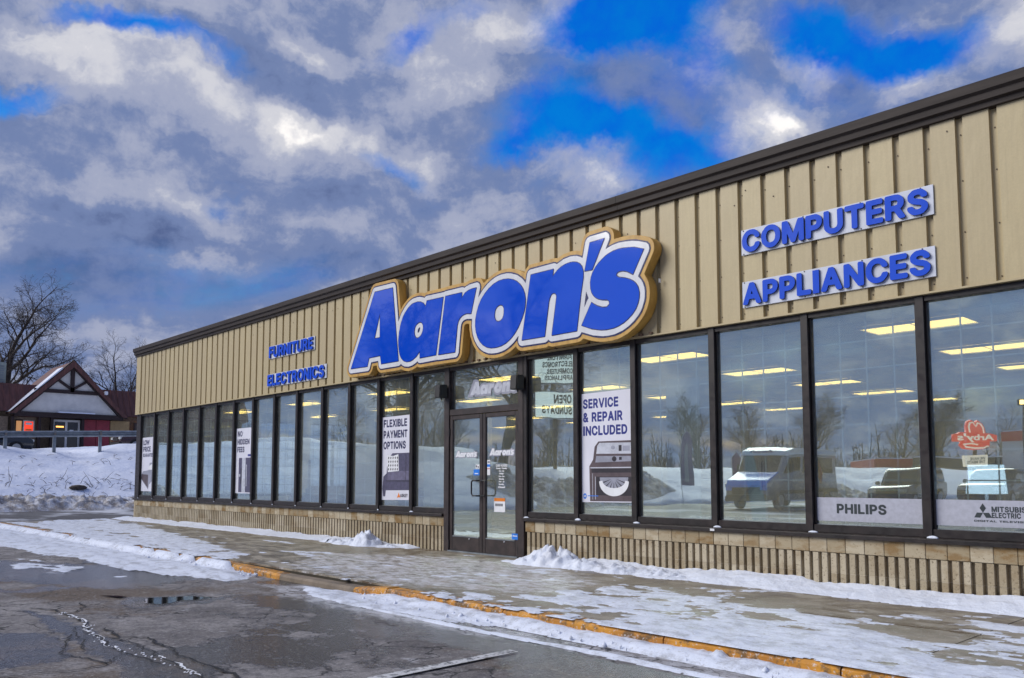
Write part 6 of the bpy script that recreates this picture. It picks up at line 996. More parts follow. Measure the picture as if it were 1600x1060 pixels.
for nm, lb, (a, b, c_, e_), mt in (('window_sticker', 'small white square sticker on the left door near its handle', (-1.285, -1.19, 1.345, 1.41), DECAL), ('window_sticker', 'bright blue square sticker on the left door above its handle', (-1.335, -1.19, 1.238, 1.33), CYAN),
                                ('window_sticker', 'tall narrow white sticker on the right door beside the meeting rails', (-1.005, -.935, 1.24, 1.478), DECAL), ('window_sticker', 'white notice with an orange top on the right door', (-.84, -.59, .672, .886), DECAL)):
    t = thing(nm, lb, 'sticker', ((a + b) / 2, GY, c_), 0); spart('sheet', shape('sheet', [rect(a, b, c_, e_)], GY, .001), mt, t)
    if 'orange' in lb: pr(t, 'band', [rect(a, b, e_ - .05, e_)], ORANGE, 1); [pr(t, 'print', [rect(a + .03 + .045 * i, a + .06 + .045 * i, .76, .80)], PDARK, 1) for i in range(4)]
    if 'narrow' in lb: pr(t, 'band', [rect(a, b, 1.37, 1.41)], CYAN, 1); pr(t, 'print', [rect(a, b, 1.335, 1.345)], RED, 1); pr(t, 'print', [rect(a + .01, b - .01, 1.43, 1.46)], PGREY, 1)
    if 'bright' in lb: pr(t, 'print', [rect(a + .03, b - .03, c_ + .02, c_ + .035)], DECAL, 1)
    if 'square sticker on the left door near' in lb: pr(t, 'print', [rect(a + .01, a + .035, c_ + .02, e_ - .015), rect(a + .05, b - .015, c_ + .015, c_ + .035)], PDARK, 1)
GY = -.0005
t = thing('window_sticker', 'bright blue sticker at the foot of the right door', 'sticker', (-.34, .0, .28)); spart('sheet', shape('sheet', [rect(-.41, -.28, .27, .36)], GY + .0, .001), CYAN, t); ptext(t, 'Aaron', -.395, -.295, .315, .34, DECAL, 1, .05)
GY = dy
t = thing('transom_decal', "ghostly pale Aaron's lettering on the transom glass over the doors", 'decal', (-.9, GY, 2.53)); logo_at(t, -1.50, -.30, 2.505, 2.765, PGREY, 1, ('white',), 'backing'); logo_at(t, -1.46, -.33, 2.525, 2.745, PSILV, 2)
t = thing('window_sticker', 'small white sticker on the window frame under the light blue leaning board', 'sticker', (3.155, -.014, .63)); spart('sheet', boxmesh('sheet', 3.12, 3.18, -.0485, -.0455, .566, .592), DECAL, t)

# ------------------------------------------------------------------ goods seen through the glass
FAB = plain('tan_cloth', (.20, .15, .10), .85, .2, 9); FABP = plain('mauve_cloth', (.16, .12, .15), .85, .2, 9); FABY = plain('mustard_cloth', (.28, .24, .10), .85, .25, 20)
SHADE = emit('lamp_shade_glow', (.60, .78, 1.0), 1.05); WOODD = plain('dark_wood', (.05, .032, .02), .4)  # shade emission stands in for daylight falling on it; no bulb burns
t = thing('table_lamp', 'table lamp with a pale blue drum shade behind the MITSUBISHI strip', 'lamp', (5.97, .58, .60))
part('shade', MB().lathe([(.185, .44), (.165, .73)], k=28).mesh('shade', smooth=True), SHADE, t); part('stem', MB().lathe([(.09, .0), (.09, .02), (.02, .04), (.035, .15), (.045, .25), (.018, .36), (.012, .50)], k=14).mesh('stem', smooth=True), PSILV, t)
t = thing('end_table', 'small dark end table under the pale blue lamp', 'table', (5.97, .58, 0))
part('top', boxmesh('top', -.28, .28, -.28, .28, .56, .598, .006), WOODD, t)
for sx in (-1, 1):
    for sy in (-1, 1): part('leg', boxmesh('leg', sx * .25 - .022, sx * .25 + .022, sy * .25 - .022, sy * .25 + .022, 0, .559), WOODD, t)
def sofa(label, loc, rz, mat, pmat, w=1.9):
    t = thing('sofa', label, 'sofa', loc, rz)
    part('base', boxmesh('base', -w / 2, w / 2, -.45, .42, .10, .40, .03), mat, t); part('backrest', boxmesh('backrest', -w / 2, w / 2, .20, .46, .401, .95, .07), mat, t)
    for s in (-1, 1): part('arm', boxmesh('arm', s * w / 2 - .12, s * w / 2 + .12, -.46, .44, .11, .66, .05), mat, t); part('cushion', boxmesh('cushion', min(0, s) * (w / 2 - .14) + .01, max(0, s) * (w / 2 - .14) - .01, -.44, .19, .401, .54, .045), mat, t)
    for s in (-1, 1): part('pillow', MB().lathe([(.02, -.07), (.16, -.05), (.21, 0), (.16, .05), (.02, .07)], (s * .6, .10, .74), 10, 'y').mesh('pillow', smooth=True), pmat, t)
sofa('tan sofa with mustard cushions behind the MITSUBISHI window', (6.9, 2.0, 0), .35, FAB, FABY); sofa('mauve sofa deep in the store behind the PHILIPS window', (4.0, 4.2, 0), .1, FABP, FAB); sofa('tan sofa behind the dark windows left of the sofa poster', (-7.2, 3.6, 0), 2.8, FAB, FABP)
sofa('dark sofa by the west windows at the far left of the store', (-13.6, 4.6, 0), 1.2, FABP, FABY)
t = thing('display_column', 'pale square display column inside the window right of the washer poster', 'column', (2.33, .75, 0)); part('shaft', boxmesh('shaft', -.27, .27, -.2, .2, .04, 2.52, .006), WALLIN, t); part('plinth', boxmesh('plinth', -.29, .29, -.22, .22, 0, .039), WALLIN, t)
t = thing('leaning_board', 'light blue tapered board leaning inside the window in front of the van reflection', 'board', (3.62, .35, 0)); LB = plain('board_blue', (.55, .80, .86), .4, .06, 3)
part('board', MB().prism([(-.28, 1.56), (-.16, 1.57), (.02, .9), (.07, .02), (-.06, .02)], -.012, .012, 'y').mesh('board', bevel=.003), LB, t); part('strut', MB().tube([(-.2, .02, 1.5), (-.16, .4, .02)], .012, 6).mesh('strut'), BLACKP, t); part('strut', MB().tube([(-.05, -.03, 1.2), (-.36, -.06, .86)], .008, 6).mesh('strut'), PSILV, t)
def fridge(label, loc, rz):
    t = thing('refrigerator', label, 'refrigerator', loc, rz); part('body', boxmesh('body', -.45, .45, -.3, .38, .03, 1.78, .01), PSILV, t)
    for s in (-1, 1): part('door', boxmesh('door', min(0, s) * .45 + .003, max(0, s) * .45 - .003, -.37, -.302, .72, 1.77, .01), PSILV, t); part('handle', MB().tube([(s * .05, -.40, .85), (s * .05, -.43, .9), (s * .05, -.43, 1.6), (s * .05, -.40, 1.65)], .012, 6).mesh('handle'), BLACKP, t)
    part('drawer', boxmesh('drawer', -.447, .447, -.37, -.302, .05, .71, .01), PSILV, t)
fridge('steel refrigerator standing against the back wall, right end', (2.5, 13.1, 0), 0); fridge('steel refrigerator standing against the back wall near the middle', (-3.5, 13.1, 0), 0); fridge('steel refrigerator standing against the back wall, left end', (-8.0, 13.1, 0), 0)
t = thing('television', 'dark flat television on a low cabinet behind the left windows', 'television', (-8.6, 1.2, 0), -.5); part('cabinet', boxmesh('cabinet', -.6, .6, -.2, .2, 0, .8, .01), WOODD, t); part('screen', boxmesh('screen', -.55, .55, -.03, .02, .95, 1.6, .008), BLACKP, t); part('foot', boxmesh('foot', -.15, .15, -.08, .08, .801, .949, .01), BLACKP, t)
t = thing('potted_plant', 'small potted plant with yellow leaves on the floor behind the left windows', 'plant', (-7.45, .55, 0)); part('pot', MB().lathe([(.10, 0), (.15, .28)], k=14).mesh('pot', smooth=True), FAB, t); m = MB(); r = random.Random(8)
for i in range(46):
    a = r.uniform(0, 6.28); e_ = r.uniform(.3, 1.3); L = r.uniform(.15, .4); d = Vector((cos(a) * cos(e_), sin(a) * cos(e_), sin(e_))); p = Vector((0, 0, .27)); w = d.cross(Vector((0, 0, 1))).normalized() * .025; m.add([p, p + d * L * .6 + w, p + d * L, p + d * L * .6 - w], [(0, 1, 2, 3)])
part('foliage', m.mesh('foliage'), plain('leaf_yellow', (.22, .20, .04), .6), t)
# ------------------------------------------------------------------ snow bank, guardrail and the plaza up the hill
CREST = [(-39.0, 60, 4.6), (-37.6, 7, 3.05), (-37.6, 1, 2.72), (-37, -6, 2.9), (-34, -12, 3.5), (-29, -16.5, 3.0), (-23.8, -18.2, 2.5), (-22, -24.5, 1.6), (-17, -44, 1.9), (6, -52, 1.2), (60, -54, 1.0)]
def terrain(X, Y):
    dd = np.full(X.shape, 1e9); sg_ = np.ones(X.shape); hc = np.zeros(X.shape); w = np.zeros(X.shape)
    for (x0, y0, h0), (x1, y1, h1) in zip(CREST[:-1], CREST[1:]):
        dx, dy = x1 - x0, y1 - y0; t = np.clip(((X - x0) * dx + (Y - y0) * dy) / (dx * dx + dy * dy), 0, 1)
        d = np.hypot(X - x0 - t * dx, Y - y0 - t * dy); side = (dx * (Y - y0) - dy * (X - x0))
        k = d < dd; dd = np.where(k, d, dd); sg_ = np.where(k, np.where(side > 0, 1, -1), sg_); hc = np.where(k, h0 + (h1 - h0) * t, hc)
        w = np.where(k, 8.6 if y0 > 0 or y1 > -13 else (8.8 if y1 > -20 else 6.0), w)
    d = np.where(sg_ > 0, dd, -dd)                    # positive on the side of the lot
    lum = fbm(X * .22, Y * .22, 4) - .5
    face = hc * np.clip(1 - d / w, 0, 1) ** .85
    behind = hc + np.clip(-d, 0, 30) * .012
    z = np.where(d > 0, face, behind) + lum * 1.0 * np.clip(1.2 - np.abs(d) / w, 0, 1) * (d > -6)
    z = z + .10 * (fbm(X * 1.3, Y * 1.3, 4) - .5)
    return np.where(d > w, -1.2, z + RZ), d, w
xs = np.concatenate([np.arange(-160, -46, 3.0), np.arange(-46, -12, .30), np.arange(-12, 62, 1.2)]); ys = np.concatenate([np.arange(-130, -60, 3.0), np.arange(-60, 12, .30), np.arange(12, 62, 1.5)])
AX, AY = np.meshgrid(xs, ys); tz, td, tw = terrain(AX, AY)
q = M('bank_snow', (.72, .76, .88), .6, spec=.25)
cl = q.mix(q.rng(q.noise(q.co('world', (.5, .5, 1.2)), 1.1, 6), .40, .65), (.66, .71, .85), (.74, .775, .88)); q.color(q.mix(q.rng(q.noise(q.co(), 2.6, 6, .7), .66, .76, 0, .45), cl, (.34, .33, .36)))
q.bump(q.noise(q.co(), 1.2, 7, .6), .5, .25); BANKM = q.m
tag(part('snow_bank', gridmesh('snow_bank', xs, ys, tz, keep=tz > -1.0), BANKM), kind='structure')
def tzat(x, y): return float(terrain(np.array([[x]]), np.array([[y]]))[0][0, 0])
# ploughed ridge along the foot of the bank
def plough(x0, x1, y0, y1, hmax, st=.07):
    xs_, ys_ = np.arange(x0, x1, st), np.arange(y0, y1, st); PX, PY = np.meshgrid(xs_, ys_)
    env = np.clip(1 - np.abs((PX - (x0 + x1) / 2) / (x1 - x0) * 2) ** 1.6, 0, 1) * np.clip(np.minimum(PY - y0, y1 - PY) / .8, 0, 1)
    n1 = 1 - np.abs(2 * fbm(PX * 1.5, PY * 1.5, 5, .62) - 1); n2 = fbm(PX * 4.5 + 9, PY * 4.5, 4, .6)
    cell = np.round(fbm(PX * 2.6 + 4, PY * 2.6, 2, .5) * 9) / 9
    hh = hmax * env * (.15 + .55 * n1 ** 2 + .45 * n2 * n2 + .5 * (cell - .35)) - .05
    base = np.maximum(RZ, terrain(PX, PY)[0])
    return gridmesh('plough_ridge', xs_, ys_, base + hh, keep=hh > -.03)
tag(part('plough_ridge', plough(-30.0, -27.8, -6, 12, .62), DIRTY), kind='stuff')
tag(part('plough_ridge', plough(-20, -16.5, -27, -15, .9, .12), DIRTY), kind='stuff')
tag(part('plough_ridge', plough(-15.5, -8, -39.5, -35.5, .7, .12), DIRTY), kind='stuff')
# dead weeds poking out of the bank
wd = MB(); r = random.Random(12)
for i in range(190):
    y = r.uniform(-2.5, 7.5); x = r.choice((r.uniform(-36.5, -29.5), r.gauss(-31.2, .5))); z = tzat(x, y); L = r.uniform(.10, .40) * (2.0 if abs(x + 31.2) < .9 and r.random() < .35 else 1); a = r.uniform(-1.4, 1.4)
    p0 = Vector((x, y, z - .03)); dv = Vector((r.uniform(-.1, .5), sin(a), abs(cos(a)) * .55 + .1)).normalized(); p1 = p0 + dv * L * .6; p2 = p1 + (dv + Vector((0, r.uniform(-.5, .5), -.45))).normalized() * L * .5
    wd.tube([p0, p1, p2], [.013, .010, .004], 4)
    if r.random() < .35: wd.tube([p1, p1 + (dv + Vector((0, r.uniform(-1, 1), .2))).normalized() * L * .4], [.008, .003], 3)
tag(part('dead_weeds', wd.mesh('dead_weeds'), plain('weed_brown', (.06, .045, .04), .9)), kind='stuff')
rk = MB().lathe([(.05, -.05), (.22, .0), (.26, .09), (.16, .19), (.03, .22)], k=9).mesh('rock', smooth=True); t = part('rock', rk, plain('rock', (.07, .055, .045), .9, .3, 9), None, (-31.0, 2.55, tzat(-31.0, 2.55))); tag(t, 'brown rock half sunk in the foot of the snow bank', 'rock'); t.scale = (1.0, 1.5, .8)

# guardrail
gr = thing('guardrail', 'galvanised steel guardrail along the top of the snow bank', 'guardrail', (-37.2, 3, 2.7))
def railz(y): return 3.30 + .040 * (y - .96)
prof = [(-.04, -.155), (.035, -.13), (.04, -.07), (-.03, -.03), (-.03, .03), (.04, .07), (.035, .13), (-.04, .155)]
for a, b in ((-12.2, -5.8), (-5.8, .6), (.6, 7.0), (7.0, 13.4)):
    m = MB(); vv = []
    for y in (a, b + .12):
        for (x, z) in prof: vv.append((-37.0 + x + (.006 if y == a else 0), y, railz(y) - .02 + z))
    n = len(prof); m.add(vv, [(i, i + 1, n + i + 1, n + i) for i in range(n - 1)]); spart('rail', m.mesh('rail'), STEEL, gr)
for i in range(12):
    y = -12.2 + 2.14 * i + .31
    m = MB().box(-37.13, -37.05, y - .075, y + .075, railz(y) - 1.15, railz(y) + .17); spart('post', m.mesh('post', bevel=.005, seg=1), STEEL, gr)
    spart('blockout', boxmesh('blockout', -37.04, -36.96, y - .05, y + .05, railz(y) - .12, railz(y) + .13), plain('rail_wood', (.22, .19, .16), .8) if i == 0 else bpy.data.materials['rail_wood'], gr)

# restaurant: low wings with a brown metal roof and a tall timbered gable porch
RX0, RG = -57.0, 3.15
RBROWN = M('roof_maroon', (.075, .026, .022), .6); RBROWN.color(RBROWN.mix(RBROWN.rng(RBROWN.noise(RBROWN.co('world', (1, 5, .2)), 2.2, 4), .35, .7), (.085, .032, .026), (.16, .058, .045))); RBROWN = RBROWN.m
TIMB = plain('timber_dark', (.028, .014, .013), .7, .2, 4); STUC = plain('stucco', (.66, .64, .60), .9, .08, 2); BRK = plain('wing_brick', (.22, .16, .11), .85, .25, 8); TANB = plain('tan_boards', (.40, .27, .12), .7, .1, 6); REDP = plain('red_panel', (.33, .035, .05), .5, .12, 3)
DGL = plain('dark_glazing', (.03, .028, .025), .08, .2, 1, coat=.4)
rs = thing('restaurant_building', 'brown roofed restaurant with a timbered white gable up behind the guardrail', 'building', (RX0, 8.9, RG))
spart('wall', boxmesh('wall', -72, RX0, -22, 24, RG - .6, 5.86), BRK, rs)
spart('roof', MB().prism([(-56.4, 5.75), (-57.6, 7.78), (-72, 7.9), (-72, 5.75)], -22.5, 24.5, 'y').mesh('roof'), RBROWN, rs)
ss = MB()
for y in np.arange(-22, 24, .42): ss.prism([(-56.37, 5.76), (-57.57, 7.81), (-57.63, 7.78), (-56.43, 5.74)], y, y + .035, 'y')
tag(spart('standing_seams', ss.mesh('standing_seams'), RBROWN, rs), kind='stuff')
G0, G1, GA = 5.15, 12.62, (8.92, 9.50)
gz = 5.72
spart('gable_wall', MB().prism([(G0 + .55, gz), (G1 - .55, gz), (8.92, 9.05)], -56.2, -55.95, 'x').mesh('gable_wall'), STUC, rs)
spart('gable_roof', MB().prism([(G0 - .1, gz - .12), (G0 + .25, gz - .12), (8.92, 9.05), (G1 - .25, gz - .12), (G1 + .1, gz - .12), GA], -61.5, -55.6, 'x').mesh('gable_roof'), RBROWN, rs)
spart('bargeboard', MB().prism([(G0 - .15, gz - .2), (G0 + .35, gz - .2), (8.92, 8.98), (G1 - .35, gz - .2), (G1 + .15, gz - .2), (8.92, 9.62)], -55.94, -55.7, 'x').mesh('bargeboard'), TIMB, rs)
def timber(y0, z0, y1, z1, w=.13):
    d = Vector((y1 - y0, z1 - z0)).normalized(); n = Vector((-d.y, d.x)) * w
    spart('timber', MB().prism([(y0 + n.x, z0 + n.y), (y0 - n.x, z0 - n.y), (y1 - n.x, z1 - n.y), (y1 + n.x, z1 + n.y)], -55.94, -55.80, 'x').mesh('timber'), TIMB, rs)
timber(6.5, 7.28, 11.3, 7.28); timber(8.92, 7.28, 8.92, 9.1); timber(8.92, 7.45, 7.75, 8.25, .09); timber(8.92, 7.45, 10.1, 8.25, .09)
spart('beam', boxmesh('beam', -56.3, -55.75, G0 + .2, G1 - .2, 5.40, 5.74), TIMB, rs)
spart('roof_snow', MB().prism([(G0 - .12, gz - .02), (G0 + .0, gz + .10), (8.2, 9.0), (8.2, 8.86)], -57.0, -55.65, 'x').mesh('roof_snow'), SNOW, rs)
spart('roof_snow', boxmesh('roof_snow', -56.0, -55.5, 8.0, 10.4, 5.745, 5.82), SNOW, rs)
for y in (5.3, 6.95, 7.75, 9.75): spart('pillar', boxmesh('pillar', -56.25, -55.95, y - .09, y + .09, RG - .3, 5.40), TIMB, rs)
for a, b, mt, nm in ((3.1, 5.1, BRK, 'wall_bay'), (5.45, 6.8, BRK, 'wall_bay'), (9.85, 10.75, REDP, 'red_panel'), (10.78, 11.7, REDP, 'red_panel'), (11.75, 13.1, TANB, 'tan_panel')):
    spart(nm, boxmesh(nm, -56.9, -56.4, a, b, RG - .3, 5.38), mt, rs)
dr = spart('door', MB().box(-56.45, -56.3, 7.85, 9.65, 5.15, 5.30).box(-56.45, -56.3, 7.85, 7.98, RG - .2, 5.149).box(-56.45, -56.3, 9.52, 9.65, RG - .2, 5.149).box(-56.45, -56.3, 8.68, 8.82, RG - .2, 5.149).mesh('door'), STUC, rs)
part('glow', boxmesh('glow', -56.375, -56.37, 8.1, 8.6, 4.75, 4.85), emit('lit_amber', (1, .45, .10), 1.3), dr); part('notice', boxmesh('notice', -56.375, -56.37, 9.0, 9.25, 4.35, 4.6), DECAL, dr); part('glazing', boxmesh('glazing', -56.42, -56.38, 7.98, 9.52, RG, 5.15), DGL, dr)
fr = spart('notice_board', boxmesh('notice_board', -56.40, -56.34, 6.02, 6.72, 4.25, 5.15), STUC, rs); part('sheet', boxmesh('sheet', -56.338, -56.33, 6.10, 6.64, 4.32, 5.08), emit('lit_red_sheet', (.85, .06, .02), .5), fr); part('print', boxmesh('print', -56.329, -56.326, 6.18, 6.56, 4.85, 5.0), DECAL, fr); part('print', boxmesh('print', -56.329, -56.326, 6.18, 6.56, 4.45, 4.55), ORANGE, fr)
wdw = spart('window', boxmesh('window', -56.44, -56.36, 13.4, 15.2, 4.4, 5.3), TIMB, rs); part('pane', boxmesh('pane', -56.355, -56.35, 13.5, 15.1, 4.5, 5.2), DGL, wdw); part('lamp_glow', MB().lathe([(.02, -.2), (.2, -.08), (.2, .08), (.02, .2)], (-56.3, 13.9, 4.95), 10).mesh('lamp_glow', smooth=True), emit('lit_bulb', (1, .45, .05), 1.6), wdw)
wdw = spart('window', boxmesh('window', -56.395, -56.35, 5.55, 5.98, 3.6, 5.2), TIMB, rs); part('pane', boxmesh('pane', -56.345, -56.34, 5.6, 5.93, 3.7, 5.1), emit('lit_interior', (.55, .26, .10), .35), wdw)
wdw = spart('window', boxmesh('window', -56.885, -56.80, 1.6, 4.6, 3.6, 5.2), TIMB, rs); part('pane', boxmesh('pane', -56.795, -56.79, 1.75, 4.45, 3.7, 5.1), DGL, wdw)
part('glow', boxmesh('glow', -56.785, -56.78, 1.8, 4.3, 4.9, 5.0), bpy.data.materials['lit_amber'], wdw)
nn = MB().tube([(-56.75, 3.5 + .45 * cos(a), 4.72 + .26 * sin(a)) for a in np.linspace(0, 6.28, 20)], .045, 5).box(-56.77, -56.73, 3.2, 3.8, 4.68, 4.76); part('neon_sign', nn.mesh('neon_sign'), emit('lit_green', (.12, 1, .15), 1.5), wdw)
ru = spart('rooftop_unit', boxmesh('rooftop_unit', -60.5, -58.5, 3.2, 5.3, 7.6, 9.35, .04), plain('unit_grey', (.30, .34, .31), .6), rs)
lv = MB(); [lv.box(-58.5, -58.46, 3.35, 5.15, 7.9 + .16 * i, 7.98 + .16 * i) for i in range(8)]; part('louvre', lv.mesh('louvre'), STEEL, ru)
spart('floodlight', boxmesh('floodlight', -55.7, -55.4, 11.0, 11.2, 7.2, 7.45, .02), DECAL, rs)

# ------------------------------------------------------------------ bare trees
BARK = plain('bark', (.045, .036, .032), .9, .25, 6); BARKB = plain('twig_tan', (.12, .085, .055), .9, .25, 6)
def bare_tree(seed, H, r0, spread=.75, fork=.22, lv=5, twig=1.0, droop=0.0):
    r = random.Random(seed); tr, cr = MB(), MB()
    def grow(p, d, L, rad, level):
        n = 4 if level < 2 else 3; pts = [p]; rads = [rad]; q_ = p
        for i in range(n):
            w = Vector((r.gauss(0, 1), r.gauss(0, 1), r.gauss(0, .6)))
            d = (d + w * (.10 + .05 * level) + Vector((0, 0, (.06 if level < 3 else .02) - droop * level * .03))).normalized()
            q_ = q_ + d * (L / n); pts.append(q_); rads.append(max(.004, rad * (1 - .62 * (i + 1) / n)))
        (tr if level < 2 else cr).tube(pts, rads, (8, 7, 5, 4, 3, 3)[level], level < 2)
        if level >= lv: return
        k = (r.randint(4, 6), r.randint(5, 7), r.randint(5, 7), r.randint(4, 6), r.randint(3, 4))[level]
        for j in range(k):
            t = fork + (1 - fork) * (j + r.random() * .8) / k if level == 0 else .22 + .78 * (j + r.random()) / k
            t = min(t, 1.0); i = min(int(t * n), n - 1); f_ = t * n - i; bp = pts[i].lerp(pts[i + 1], f_); br = rads[i] * (1 - f_) + rads[i + 1] * f_
            dd = (pts[i + 1] - pts[i]).normalized(); ax = dd.orthogonal().normalized(); ax.rotate(Matrix.Rotation(r.uniform(0, 6.283), 3, dd))
            a = spread * r.uniform(.65, 1.25) * (.9 if level == 0 else 1.0); nd = (dd * cos(a) + ax * sin(a)).normalized()
            grow(bp, nd, L * r.uniform(.50, .72) * (1.05 - .3 * t if level else 1.15 - .35 * t), br * r.uniform(.50, .68), level + 1)
        if level < 2: grow(pts[-1], d, L * .55, rads[-1] * .9, level + 1)
    grow(Vector((0, 0, -.3)), Vector((r.gauss(0, .05), r.gauss(0, .05), 1)).normalized(), H * .42, r0, 0)
    zmax = max(v[2] for v in cr.v); s = H / zmax
    tm, cm_ = tr.mesh('trunk', smooth=True), cr.mesh('crown', smooth=True)
    for m_ in (tm, cm_): m_.transform(Matrix.Scale(s, 4))
    return tm, cm_
TREES = {'big': bare_tree(5, 10, .26, .80, .30, 5, droop=.6), 'lone': bare_tree(31, 10, .24, .72, .36, 5, droop=.5), 'vase': bare_tree(9, 10, .20, .55, .16, 5), 'wide': bare_tree(14, 10, .40, .95, .28, 5, droop=.5), 'fine': bare_tree(41, 10, .15, .62, .2, 4), 'bush': bare_tree(23, 10, .16, .70, .10, 4)}
for k, (a, b) in TREES.items():
    mt = BARKB if k in ('bush',) else BARK
    a.materials.append(mt); b.materials.append(mt)
def tree(kind, label, x, y, z, h, rz=0., group=None, sx=1.):
    t = thing('bare_tree', label, 'tree', (x, y, z), rz, group); s = h / 10
    t.scale = (s * sx, s * sx, s)
    part('trunk', TREES[kind][0], None, t); part('crown', TREES[kind][1], None, t)
    return t
tree('lone', 'large bare tree with drooping limbs rising behind the restaurant at the left edge', -78, 8.6, 4.5, 15.4, 5.4, None, 1.1)
tree('fine', 'bare vase shaped tree behind the restaurant roof, next to the store corner', -74, 17.2, 5.2, 10.4, .6, None, 1.25)
tree('fine', 'smaller bare tree just right of the restaurant gable', -78, 14.6, 4.8, 9.6, 3.2, None, .9)
tree('fine', 'thin bare tree far behind the restaurant, half hidden by the store corner', -86, 22.5, 5.0, 12.0, 5.2, None, 1.0)
# ------------------------------------------------------------------ vehicles
TYRE = plain('tyre', (.012, .012, .013), .85); RIM = plain('rim', (.35, .36, .38), .35, metal=.7); CGLASS = plain('car_glass', (.012, .014, .016), .05, coat=.5); LENS = plain('headlight_lens', (.55, .56, .55), .12, coat=.6); TAIL = plain('tail_lens', (.30, .01, .01), .2)
def loft(name, secs, bevel=.0, smooth=False):
    """secs: list of (half width scale list) -> side outline swept across the width with tumblehome; axis x = forward"""
    m = MB(); n = len(secs[0][1]); b = 0
    for (yy, outline) in secs: m.v += [(px, yy, pz) for px, pz in outline]
    for s in range(len(secs) - 1):
        for i in range(n): m.f.append((s * n + i, s * n + (i + 1) % n, (s + 1) * n + (i + 1) % n, (s + 1) * n + i)); m.m.append(0)
    m.f.append(tuple(range(n - 1, -1, -1))); m.f.append(tuple((len(secs) - 1) * n + i for i in range(n))); m.m += [0, 0]
    return m.mesh(name, bevel=bevel, smooth=smooth, seg=3)
def wheels(t, xs_, hw, r_):
    for x in xs_:
        for s in (-1, 1):
            w = part('wheel', MB().lathe([(r_ * .55, -.11), (r_, -.10), (r_ * 1.0, .10), (r_ * .55, .11)], (0, 0, 0), 20, 'y').mesh('wheel'), TYRE, t, (x, s * (hw - .08), r_))
            part('rim', MB().lathe([(r_ * .62, -.02), (r_ * .60, .02), (r_ * .2, .035), (.01, .035)], (0, s * .10, 0), 12, 'y').mesh('rim'), RIM, w)
def car(name, label, cat, loc, rz, paint, L, W, H, hood, gh0, gh1, ws, rs_, belt, group=None):
    """L length, hood height, glasshouse from gh0 to gh1 at the belt, ws and rs_ its roof ends"""
    t = thing(name, label, cat, loc, rz, group); hw = W / 2; r_ = .34 if H < 1.6 else .38; g = .22
    o = [(-L / 2 + .05, .35), (-L / 2, .6), (-L / 2 + .03, belt - .05), (-L / 2 + .12, belt), (gh0, belt + .02), (gh1, belt + .02), (L / 2 - .45, hood), (L / 2 - .10, hood - .12), (L / 2, .62), (L / 2 - .03, .34), (L / 2 - .2, g), (-L / 2 + .2, g)]
    inn = [(x * .985, z if z < .7 else z - .02) for x, z in o]
    part('body', loft('body', [(-hw, [(x * .97, z * .98 + .01) for x, z in o]), (-hw + .10, o), (hw - .10, o), (hw, [(x * .97, z * .98 + .01) for x, z in o])], .09, True), paint, t)
    gh = lambda k: [(gh0 + k, belt + .0), (gh1 - k, belt + .0), (ws - k, H - .06), (ws - .15 - k, H), (rs_ + .12 + k, H), (rs_ + k, H - .05)]
    cab = part('cabin', loft('cabin', [(-hw + .06, [(x, z if z < H - .2 else z - .03) for x, z in gh(.0)]), (-hw + .2, gh(0)), (hw - .2, gh(0)), (hw - .06, [(x, z if z < H - .2 else z - .03) for x, z in gh(0)])], .05, True), paint, t)
    d = Vector((ws - gh1, H - .06 - belt)); nrm = Vector((d.y, -d.x)).normalized()
    if nrm.x < 0: nrm = -nrm
    def pane(nm, x0, z0, x1, z1, n_):
        e = .012; part(nm, MB().add([(x0 + n_.x * e, -hw + .18, z0 + n_.y * e), (x0 + n_.x * e, hw - .18, z0 + n_.y * e), (x1 + n_.x * e, hw - .24, z1 + n_.y * e), (x1 + n_.x * e, -hw + .24, z1 + n_.y * e)], [(0, 1, 2, 3)]).mesh(nm), CGLASS, t)
    pane('windshield', gh1 + d.x * .06, belt + d.y * .06, gh1 + d.x * .92, belt + d.y * .92, nrm)
    d2 = Vector((rs_ - gh0, H - .05 - belt)); n2 = Vector((-d2.y, d2.x)).normalized()
    if n2.x > 0: n2 = -n2
    pane('rear_window', gh0 + d2.x * .1, belt + d2.y * .1, gh0 + d2.x * .9, belt + d2.y * .9, n2)
    for s in (-1, 1):
        ys_ = s * (hw - .052)
        a0, a1, b0, b1 = gh0 + .12, gh1 - .14, rs_ + .12, ws - .14; mid = (a0 + a1) / 2
        for (u0, u1, v0, v1) in ((a0, mid - .04, b0, mid - .04), (mid + .04, a1, mid + .04, b1)):
            part('side_window', MB().add([(u0, ys_, belt + .06), (u1, ys_, belt + .06), (v1, ys_ , H - .13), (v0, ys_, H - .13)], [(0, 1, 2, 3)]).mesh('side_window'), CGLASS, t)
        part('mirror', boxmesh('mirror', gh1 - .28, gh1 - .12, min(s * hw, s * (hw + .2)), max(s * hw, s * (hw + .2)), belt + .03, belt + .2, .03), BLACKP, t)
        part('headlight', boxmesh('headlight', L / 2 - .12, L / 2 - .005, min(s * (hw - .42), s * (hw - .08)), max(s * (hw - .42), s * (hw - .08)), hood - .30, hood - .15, .02), LENS, t)
        part('tail_light', boxmesh('tail_light', -L / 2 - .012, -L / 2 + .1, min(s * (hw - .26), s * (hw - .06)), max(s * (hw - .26), s * (hw - .06)), belt - .3, belt - .1, .01), TAIL, t)
    part('grille', boxmesh('grille', L / 2 - .1, L / 2 + .008, -hw + .46, hw - .46, .55, hood - .16, .02), BLACKP, t)
    part('bumper', boxmesh('bumper', L / 2 - .2, L / 2 + .05, -hw + .04, hw - .04, .34, .52, .04), BLACKP, t)
    wheels(t, (-L * .30, L * .31), hw, r_)
    return t
